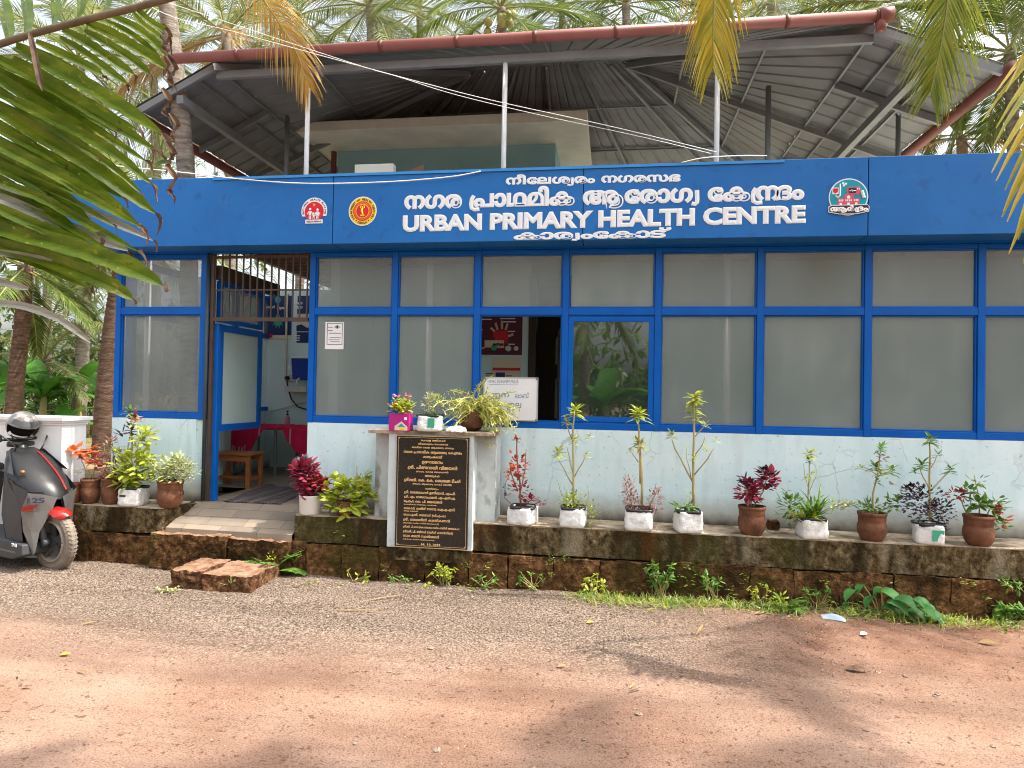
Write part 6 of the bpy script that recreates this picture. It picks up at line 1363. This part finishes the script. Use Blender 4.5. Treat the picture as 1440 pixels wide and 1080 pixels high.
BL = [([(188, 12), (205, 30), (224, 42), (232, 45)], 16, 'broad', 40), ([(120, 36), (165, 58), (205, 82), (230, 100)], 26, 'broad', 34), ([(86, 46), (125, 68), (160, 92), (186, 108)], 24, 'broad', 20),
 ([(48, 62), (90, 82), (120, 96), (142, 108)], 22, 'broad', 12), ([(20, 72), (80, 105), (150, 145), (226, 194)], 38, 'broad', 46), ([(-12, 84), (60, 122), (140, 170), (214, 214)], 30, 'broad', 50),
 ([(-20, 104), (50, 150), (110, 186), (150, 210)], 30, 'broad', 14), ([(-30, 145), (60, 200), (140, 250), (216, 306)], 40, 'broad', 40), ([(-30, 196), (40, 232), (90, 258), (130, 286)], 32, 'broad', 12),
 ([(-30, 226), (30, 256), (90, 292), (138, 338)], 36, 'broad', 16), ([(-30, 268), (40, 296), (110, 326), (180, 352)], 20, 'broadpale', 30), ([(-30, 252), (60, 278), (130, 300), (215, 338)], 16, 'broadpale', 22),
 ([(-30, 322), (40, 340), (120, 362), (190, 388), (226, 408)], 46, 'broad', 12), ([(-30, 352), (50, 364), (120, 385), (176, 408)], 12, 'broadpale', 0), ([(-30, 426), (30, 430), (85, 450), (128, 482)], 12, 'broadpale', 0),
 ([(-30, 392), (0, 396), (40, 406)], 12, 'broadpale', 0), ([(-30, 300), (30, 318), (70, 332), (110, 345)], 26, 'broad', 10),
 ([(-20, 128), (70, 172), (150, 214), (210, 262)], 26, 'broad', 30), ([(-30, 172), (50, 214), (110, 246), (170, 282)], 24, 'broad', 20), ([(-10, 92), (60, 118), (120, 148), (190, 186)], 22, 'broad', 30), ([(-30, 286), (40, 318), (90, 338), (150, 366)], 30, 'broad', 14), ([(-30, 250), (50, 280), (110, 312), (190, 356)], 22, 'broad', 26), ([(150, 24), (185, 40), (215, 62), (234, 84)], 18, 'broad', 30), ([(-30, 336), (30, 352), (90, 372), (150, 398)], 26, 'broad', 16), ([(-30, 208), (40, 244), (120, 280), (196, 322)], 20, 'broad', 30),
 ([(10, 58), (8, 30), (-4, -20)], 24, 'broad', 0), ([(34, 50), (36, 20), (30, -25)], 26, 'broad', 0), ([(70, 40), (76, 15), (74, -25)], 24, 'broad', 0), ([(104, 30), (112, 8), (112, -25)], 20, 'broad', 0), ([(142, 20), (150, 0), (152, -25)], 20, 'broad', 0), ([(176, 12), (184, -8), (186, -25)], 16, 'broad', 0)]
for i, (p_, w_, m_, tp) in enumerate(BL):
    if m_ != 'broad': bleaf(p_, w_, m_, yF+.004*(i % 5), yF+.05+.03*(i % 4), tp); continue
    bleaf([(a+2, b-w_*.16) for a, b in p_], w_*.62, m_, yF+.004*(i % 5), yF+.05+.03*(i % 4), tp)
    k = R_.uniform(.80, .98); ax_, ay_ = p_[0]; bleaf([(ax_+(a-ax_)*k-2, ay_+(b-ay_)*k+w_*(.30+.25*j/(len(p_)-1))) for j, (a, b) in enumerate(p_)], w_*.50, m_, yF+.004*(i % 5)+.012, yF+.07+.03*(i % 3), tp*.6)
bleaf([(42, 46), (48, 70), (54, 100), (60, 128)], 9, 'tipdry', yF-.01, yF-.01, 0)
R_ = random.Random(77)
for a, b in ((232, 60), (240, 105), (232, 150), (243, 185), (238, 225), (240, 260)): bleaf([(a-4, b-26), (a+5, b-10), (a-4, b+4), (a+3, b+14)], 9, 'tipdry', yF+.04, yF+.06, 16, .4, .4)

# ================================================================== YARD PLANTS
def banana(label, base, H, nl, Ln, wd, seed, group='banana plants in the left yard'):
    R_ = random.Random(seed); b = V(base); T = thing('banana_plant', label, 'banana plant', b, 0, group)
    MB().tube([b, b+V((.03, 0, H*.5)), b+V((.02, .02, H))], [.10, .08, .05], 10).build('stem', M['stem'], T, smooth=True)
    for i in range(nl):
        mb = MB(); a = i*2.2+R_.uniform(-.4, .4); e = R_.uniform(.5, 1.3); d = V((math.cos(a)*math.cos(e), math.sin(a)*math.cos(e), math.sin(e))); p = b+V((0, 0, H*R_.uniform(.85, 1))); P_ = [p]; L_ = Ln*R_.uniform(.75, 1.1)
        for k in range(9): P_.append(P_[-1]+d*L_/9); d = (d+V((0, 0, -.17))).normalized()
        ws = [.04, .10] + [wd*x for x in (.7, .95, 1, 1, .95, .8, .55, .1)]; mb.leaf(P_, ws, V((0, 0, 1)).cross(d), 0, .15); mb.build('leaf', M['banana'], T, smooth=True)
banana('banana plant with bright upright leaf in front of the others', AT(108, 618, 7.0), 1.0, 8, 1.5, .36, 1); banana('banana plant close behind the leaning brown trunk', AT(132, 612, 7.6), .9, 7, 1.4, .34, 2)
banana('banana plant right of the straight brown trunk', AT(58, 610, 6.4), .8, 8, 1.4, .38, 3); banana('banana plant at the picture edge behind the helmet', AT(8, 610, 6.8), 1.0, 7, 1.5, .36, 4)
banana('small banana plant near the wall cap', AT(88, 628, 6.2), .35, 6, .9, .26, 5)
def bush(label, c, r, h, n, m, seed, L_=.22, wd=.09, group='undergrowth shrubs in the left yard', y=None):
    R_ = random.Random(seed); c = V(c); T = thing('shrub', label, 'shrub', c, 0, group)
    mb = MB()
    for i in range(7): a = R_.uniform(0, 6.28); mb.tube([c, c+V((math.cos(a)*r*.4, math.sin(a)*r*.4, h*R_.uniform(.5, .9)))], [.02, .008], 5)
    mb.build('stem', M['stemdark'], T); mb = MB()
    cl_ = [(rnd_dir(R_), R_.uniform(.3, 1)) for _ in range(9)]
    for v, q in cl_: cloud(mb, c+V((v.x*r*q*.7, v.y*r*q*.7, h*.5+v.z*h*.4*q)), r*.45, h*.25, r*.45, n//9, L_, wd, LI[m] if m in LI else 0, R_)
    mb.build('foliage', LM if m in LI else M[m], T)
for i, (a, b, y, r, h, m) in enumerate(((70, 600, 9, .9, 1.3, 'bush'), (115, 560, 11, 1.2, 2.4, 'bush'), (20, 560, 10, 1.2, 2.0, 'lg'), (150, 560, 12, 1.2, 2.6, 'bush'), (-40, 580, 8, 1.2, 2.2, 'bush'), (48, 625, 5.2, .45, .5, 'ly'), (5, 615, 4.0, .5, .55, 'ly'), (90, 600, 8.4, .6, .9, 'lg'))):
    p = AT(a, b, y); p.z = .5; bush(['broad dark shrub in the middle of the yard', 'tall dark shrub behind the banana plants', 'green shrub behind the straight trunk', 'tall shrub behind the leaning trunk', 'dark shrub at the far left of the yard', 'low bright shrub under the straight trunk', 'low yellow-green shrub behind the scooter helmet', 'leafy shrub among the banana plants'][i], p, r, h, 420, m, 40+i)
mb = MB(); R_ = random.Random(99)
for i in range(9000):
    x = R_.uniform(-34, -3); y = R_.uniform(15, 20); z = R_.uniform(1, 11.5); p = V((x, y, z))
    if noise.noise(p*.3+V((7, 0, 0))) < -.16+.03*(z-5): continue
    a_ = 3*noise.noise(p*.25); blade(mb, p, V((math.cos(a_), R_.uniform(-.5, .2), R_.uniform(-.2, .5))), R_.uniform(.6, 1.2), R_.uniform(.05, .10), 1 if R_.random() < .75 else 0, 1.4, 3)
for i in range(9000):
    x = R_.uniform(-30, -2); y = R_.uniform(15, 22); z = .5+abs(R_.gauss(0, 1))*3.2; p = V((x, y, z))
    if noise.noise(p*.45) < -.12: continue
    blade(mb, p, rnd_dir(R_, -.2), R_.uniform(.35, .8), R_.uniform(.12, .28), 0 if R_.random() < .6 else 1, .5, 2)
for i in range(2600):
    x = R_.uniform(4, 26); y = R_.uniform(16, 20); p = V((x, y, .5+abs(R_.gauss(0, 1))*2.6)); blade(mb, p, rnd_dir(R_, -.2), R_.uniform(.4, .8), R_.uniform(.12, .28), R_.randint(0, 1), .5, 2)
tag(mb.build('distant_grove', [M['bush'], M['palmpale']]), 'hazy mass of trees far behind the yard', kind='stuff')

# trees across the road, behind the photographer: they shade nothing in view but show in the clear pane
G5 = 'trees across the road'
for i, (x, y, z, L_, s_) in enumerate(((-.85, -12.6, 5.2, 3.2, 'green'), (3.0, -15, 8.5, 3.6, 'pale'), (-6.5, -15, 8.0, 3.6, 'green'))):
    palm(['dark palm across the road mirrored in the clear window pane', 'tall palm across the road to the right', 'tall palm across the road to the left'][i], [(x, y, 0), (x+.1, y, z*.4), (x, y, z)], .16, .12, 14, L_, .9, s_, n=40, wl=.05, seed=50+i, group=G5, elo=-50)
banana('banana plant across the road mirrored in the clear pane', (-.2, -11.4, 0), 1.5, 9, 2.0, .5, 9, 'plants across the road')
for i, (x, y, r, h) in enumerate(((-3.2, -13, 1.4, 2.4), (1.3, -13.2, 1.3, 3.0), (5.5, -13.5, 1.6, 2.8), (-7, -13, 1.6, 2.6))): bush(['shrub across the road, left of centre', 'bright shrub across the road mirrored in the clear pane', 'shrub across the road at the right', 'shrub across the road at the far left'][i], (x, y, 0), r, h, 500, 'lg', 70+i, .3, .12, 'plants across the road')

mb = MB(); R_ = random.Random(98)
for i in range(5000):
    p = V((R_.uniform(-14, 16), R_.uniform(-21, -16.5), abs(R_.gauss(0, 1))*2.6)); blade(mb, p, rnd_dir(R_, -.2), R_.uniform(.4, .9), R_.uniform(.15, .32), R_.randint(0, 1), .5, 2)
tag(mb.build('roadside_grove', [M['palm'], M['lg']]), 'leafy mass of trees across the road', kind='stuff')
# ================================================================== WEEDS, GRASS, LITTER
def weed(name, label, cat, px_, py_, fn, group=None, z=0, seed=1):
    c = ATZ(px_, py_, z); c.y = min(c.y, -.56) if z == 0 else min(c.y, -.505); c.z = (gh(c.x, c.y) if z == 0 else z)-.005; T = thing(name, label, cat, c, 0, group); R_ = random.Random(seed); fn(T, c, R_); return T
def taro(T, c, R_):
    st = MB(); lv = MB(); s = (c-CAM).dot(fw)/939
    for dx, dz_, L_ in ((-50, 34, .30), (-34, 40, .26), (-22, 28, .30), (-6, 34, .34), (10, 30, .30), (24, 24, .32), (40, 20, .30), (56, 12, .32), (-42, 16, .22), (-8, 16, .26), (18, 10, .26), (66, 16, .2), (-60, 14, .16), (-24, 10, .22), (36, 30, .2), (0, 24, .3), (30, 12, .3), (48, 26, .24), (-14, 42, .2), (60, 4, .24)):
        b = c+V((dx*s*.3, R_.uniform(-.02, .05), 0)); p = c+V((dx*s*.85, R_.uniform(-.12, .06), dz_*s)); st.tube([b, b.lerp(p, .6)+V((0, 0, .03)), p], [.006, .005, .004], 5)
        d = V(((1 if dx > -10 else -1)*R_.uniform(.5, 1), -.55+R_.uniform(-.3, .2), R_.uniform(.05, .45))).normalized(); blade(lv, p-d*.03, d, L_*.66, L_*.30, 0, 1.3, 5, .14, side=V((-d.y, d.x, R_.uniform(.1, .5))))
    st.build('stem', M['stem'], T); lv.build('leaf', mat('taro_leaf', [(.03, .12, .025), (.06, .20, .045), (.11, .28, .08)], .55, 5, .25, island=.7, trans=.25), T, smooth=True)
weed('taro_plant', 'large leaved dark green weed growing at the foot of the ledge on the right', 'weed', 1246, 866, taro, seed=3)
def fern(n, L_, sp=.9, extra=0):
    def f(T, c, R_):
        mb = MB()
        for i in range(n):
            a = -math.pi/2+R_.uniform(-1.9, 1.9); e = R_.uniform(.5, 1.2); d = V((math.cos(a)*math.cos(e), math.sin(a)*math.cos(e)*.6, math.sin(e))); P_ = [c]
            for k in range(6): P_.append(P_[-1]+d*L_*R_.uniform(.8, 1.1)/6); d = (d+V((0, 0, -.2))).normalized()
            q = catmull(P_, 3); mb.tube(q, .002, 4, 0)
            for j in range(3, len(q)-1):
                dd = (q[j+1]-q[j]).normalized(); s = dd.cross(V((0, 0, 1))).normalized(); u = 1-abs(j/len(q)-.45)
                for sg in (-1, 1): blade(mb, q[j], s*sg+dd*.4, L_*.24*u, L_*.055, 0, .2, 2)
        cloud(mb, c+V((-.03, 0, L_*.35)), .05, L_*.3, .05, extra, .045, .026, 1, R_) if extra else None
        mb.build('foliage', [M['lg'], M['ly']], T)
    return f
weed('fern', 'bright fern clump growing in the corner beside the entrance step', 'fern', 398, 806, fern(14, .36, extra=70), seed=4)
weed('fern', 'single curled fern frond at the ledge foot, left of the large leaved weed', 'fern', 1105, 862, fern(6, .22, extra=30), seed=5)
weed('fern', 'small fern sprout high on the laterite beside the entrance', 'fern', 414, 790, fern(4, .12), z=.16, seed=6)
def sprig(n, h, lw, spread=.12, m='lg'):
    def f(T, c, R_):
        st, mb = MB(), MB()
        for i in range(n):
            t = c+V((R_.uniform(-spread, spread), R_.uniform(-.05, .03), h*R_.uniform(.5, 1))); st.tube([c+V((R_.uniform(-spread, spread)*.5, 0, 0)), t], .0025, 4)
            for k in range(R_.randint(3, 6)): blade(mb, t+V((0, 0, -k*.01)), rnd_dir(R_, .3)*V((1, 1, .5)).length, lw*R_.uniform(.7, 1.3), lw*.62, 0, .4, 3)
        st.build('stem', M['stem'], T); mb.build('foliage', M[m], T)
    return f
SP = [(632, 818, 'round leaved seedlings at the ledge foot right of the plaque pillar', 9, .16, .045), (690, 812, 'pair of small seedlings further right of the plaque pillar', 4, .12, .04), (750, 830, 'thin seedlings below the feathery red pot', 5, .14, .035), (832, 832, 'grassy leafy weeds below the trailing pink flower', 8, .16, .04), (925, 838, 'tallest leafy weed cluster under the tallest ledge plant', 12, .26, .05),
      (1000, 840, 'pale sprouts rooted in the laterite joints', 7, .22, .04), (1062, 846, 'small leafy weeds right of the pale sprouts', 6, .14, .035), (1125, 836, 'sprout growing out of the laterite joint near the grassy bag', 5, .16, .04), (1400, 866, 'dark leafy weeds at the ledge foot by the right frame edge', 14, .12, .05), (528, 800, 'small bright weed at the ledge foot left of the pillar', 4, .08, .035), (583, 806, 'tiny fern like weed under the plaque', 5, .06, .03), (1425, 828, 'leafy weed sprouting from the ledge face near the right frame edge', 6, .08, .045)]
for i, (a, b, lab, n, h, lw) in enumerate(SP): weed('weed', lab, 'weed', a, b, sprig(int(n*1.8), h*1.25, lw*1.15, m='lg' if i % 3 else 'ly'), 'weeds along the ledge foot', seed=80+i, z=(.25 if i == 11 else 0))
def spiky(T, c, R_):
    mb = MB()
    for i in range(12): blade(mb, c, V((R_.uniform(-.8, .8), R_.uniform(-.8, .3), 1)), R_.uniform(.10, .22), .014, 0, .5, 4)
    mb.build('foliage', M['lp'], T)
weed('weed', 'spiky pale grass tuft in front of the entrance step', 'weed', 326, 831, spiky, 'weeds along the ledge foot', seed=6)
weed('weed', 'yellowish creeping weed at the left foot of the entrance step', 'weed', 232, 832, sprig(10, .06, .03, .16, 'lp'), 'weeds along the ledge foot', seed=7)
weed('weed', 'yellowing low weed on the gravel right of the step', 'weed', 602, 830, sprig(5, .04, .03, .06, 'ly'), 'weeds along the ledge foot', seed=8)
mb = MB(); R_ = random.Random(15); g_ = []
for i in range(3000):
    cxs = R_.choice((830, 870, 905, 940, 985, 1030, 1080, 1110, 1190, 1250, 1300, 1330, 1390)); x = R_.gauss(cxs, 13); yv = 842+(x-820)*.045+R_.gauss(2, 6); c = ATZ(x, yv, 0)
    if c.y > -.54: c.y = -.54-abs(R_.gauss(0, .12))
    c.z = gh(c.x, c.y); blade(mb, c, V((R_.uniform(-.8, .8), R_.uniform(-.8, .5), R_.uniform(.4, 1.1))), R_.uniform(.03, .10), .007, R_.choice((0, 1, 1, 2)), .8, 3)
for i in range(150):                      # seedlings among the grass and out of the laterite joints
    x = R_.choice((R_.uniform(-2.8, 4.2), R_.gauss(.6, .8), R_.gauss(2.6, .7))); q = R_.random() < .25; p = V((x, -.515 if q else -.55-abs(R_.gauss(0, .12)), R_.uniform(.05, .30) if q else gh(x, -.6))); h = R_.uniform(.02, .09)
    for k in range(R_.randint(4, 9)): blade(mb, p+V((R_.uniform(-.03, .03), -R_.uniform(0, .03), h*R_.random())), V((R_.uniform(-1, 1), -R_.uniform(.1, .8), R_.uniform(.1, .8))), R_.uniform(.015, .04), R_.uniform(.010, .022), R_.choice((0, 0, 1, 2)), .5, 3)
for i in range(900):
    x = R_.uniform(-15, -5.7); y = R_.uniform(3, 9); blade(mb, V((x, y, .5+.02*max(0, y-2))), V((R_.uniform(-.5, .5), R_.uniform(-.5, .5), 1)), R_.uniform(.05, .14), .012, R_.choice((0, 1)), .6, 2)
for i in range(500):
    x = R_.uniform(-.45, .45); c = V((R_.uniform(-2.9, 3.6), R_.choice((-.03, -.475))+R_.uniform(-.01, .01), ZLED-.002)); blade(mb, c, V((R_.uniform(-.8, .8), -R_.uniform(.1, .8), .6)), R_.uniform(.008, .022), .006, 3, .5, 2)
tag(mb.build('grass', [M['lg'], M['ly'], M['lp'], M['palmdry']]), kind='stuff')
# litter
def litter(px_, py_, lab, L_, wd, rot, m='palmdry', curl=.4, name='dry_leaf', cat='dry leaf'):
    c = ATZ(px_, py_, 0); c.z = gh(c.x, c.y)+.012; d = V((math.cos(rot), math.sin(rot), .1)); mb = MB(); P_ = [c-d*L_/2]; k = 6
    for i in range(k): P_.append(P_[-1]+d*L_/k); d = (d+V((0, 0, curl*(.1-.06*i)))+V((-d.y, d.x, 0))*.08*curl).normalized()
    for p in P_: p.z = max(p.z, gh(p.x, p.y)+.006)
    mb.leaf(P_, [wd*x for x in (.2, .8, 1, 1, .8, .5, .1)], V((-d.y, d.x, .3)), 0, .3); o = mb.build(name, M[m], at=c); tag(o, lab, cat, 'fallen leaves and husks on the ground')
M['leafyel'] = lf('fallen_yellow_leaf', [(.55, .34, .04), (.62, .42, .08)], .2)
for a in ((92, 922, 'small orange dry leaf on the gravel at the left', .07, .03, .1, 'leafyel'), (125, 882, 'brown curled twig-like leaf on the gravel at the left', .10, .018, .4, 'palmdry'), (115, 944, 'short dry strip at the gravel edge on the left', .10, .014, -.4, 'palmdry'), (38, 964, 'dark dry leaf on the red dirt at the far left', .06, .02, .2, 'tipdry'), (790, 942, 'dry leaf lying at the gravel edge in the middle', .06, .025, .2, 'palmdry'), (830, 878, 'yellow leaf on the dirt below the weeds', .06, .03, .2, 'leafyel'), (890, 968, 'looped dry fibre on the dirt right of the middle', .08, .012, 1.0, 'palmdry'), (893, 974, 'thin curved twig on the shaded dirt', .10, .010, .5, 'tipdry'), (1068, 868, 'pale flat husk near the ledge foot', .08, .03, .1, 'palmdry'), (985, 888, 'pale palm strip on the dirt below the pale sprouts', .22, .02, 1.1, 'palmdry'), (1107, 989, 'short brown twig on the dirt at the right', .09, .014, -.4, 'tipdry'), (1205, 942, 'withered fern scrap in the dirt', .14, .05, -.3, 'tipdry'), (1285, 873, 'pale torn scrap beside the large leaved weed', .09, .04, .2, 'palmdry'), (1320, 876, 'second pale scrap further right of the large leaved weed', .10, .03, -.1, 'palmdry'), (1390, 908, 'pale brown leaf at the right edge of the dirt', .12, .05, -.4, 'palmdry'), (1215, 900, 'white crumpled scrap on the reddish soil', .06, .04, .3, 'paper')): litter(*a)
litter(540, 846, 'long pale dry stick on the gravel below the plaque', .36, .014, .45, 'palmdry', .05, 'dry_stick', 'stick'); litter(505, 862, 'short pale dry stick left of the long one', .42, .012, .02, 'palmdry', .05, 'dry_stick', 'stick')
c = ATZ(1172, 873, 0); T = thing('face_mask', 'pale blue used face mask lying on the ground by the weeds', 'face mask', c)
mb = MB(); n = 8
for j in range(n+1):
    for i in range(n+1):
        u, v = i/n-.5, j/n-.5; p = c+V((u*.17+v*.02, v*.10-u*.06, .02+.035*math.cos(u*3)*math.cos(v*3)+.003*math.sin(j*3))); mb.v.append(p)
mb.f = [[j*(n+1)+i, j*(n+1)+i+1, (j+1)*(n+1)+i+1, (j+1)*(n+1)+i] for j in range(n) for i in range(n)]; mb.m = [0]*len(mb.f); mb.build('mask_body', mat('mask_fabric', [(.24, .32, .38), (.36, .42, .46)], .8, 5), T, smooth=True)
MB().tube([c+V((-.08, 0, .015)), c+V((-.14, .03, .012)), c+V((-.15, -.02, .012)), c+V((-.07, -.05, .015))], .0025, 5).build('ear_loop', M['paper'], T)
mb = MB(); R_ = random.Random(31)                      # crumbled leaf bits
for i in range(420):
    p = V((R_.uniform(-5.5, 4.2), -.55-abs(R_.gauss(0, 1.1)), 0))
    if p.y < -4: continue
    p.z = gh(p.x, p.y)+.004; blade(mb, p, V((R_.uniform(-1, 1), R_.uniform(-1, 1), R_.uniform(0, .25))), R_.uniform(.012, .05), R_.uniform(.004, .012), R_.choice((0, 0, 1)), .3, 3)
tag(mb.build('leaf_litter', [M['tipdry'], M['palmdry']]), kind='stuff')
# small stones
R_ = random.Random(5)
for i in range(22):
    c = ATZ(R_.uniform(20, 1430), R_.uniform(850, 1060), 0); s = R_.uniform(.008, .022); c.z = gh(c.x, c.y); mb = MB().sphere(c, s, 7, sx=R_.uniform(.8, 1.5), sz=.7)
    for p in mb.v: p += V((R_.uniform(-1, 1), R_.uniform(-1, 1), R_.uniform(-1, 1)))*s*.2
    tag(mb.build('stone', M['gravel'], at=c), 'small loose stone lying on the red dirt road', 'stone', 'loose stones on the road')
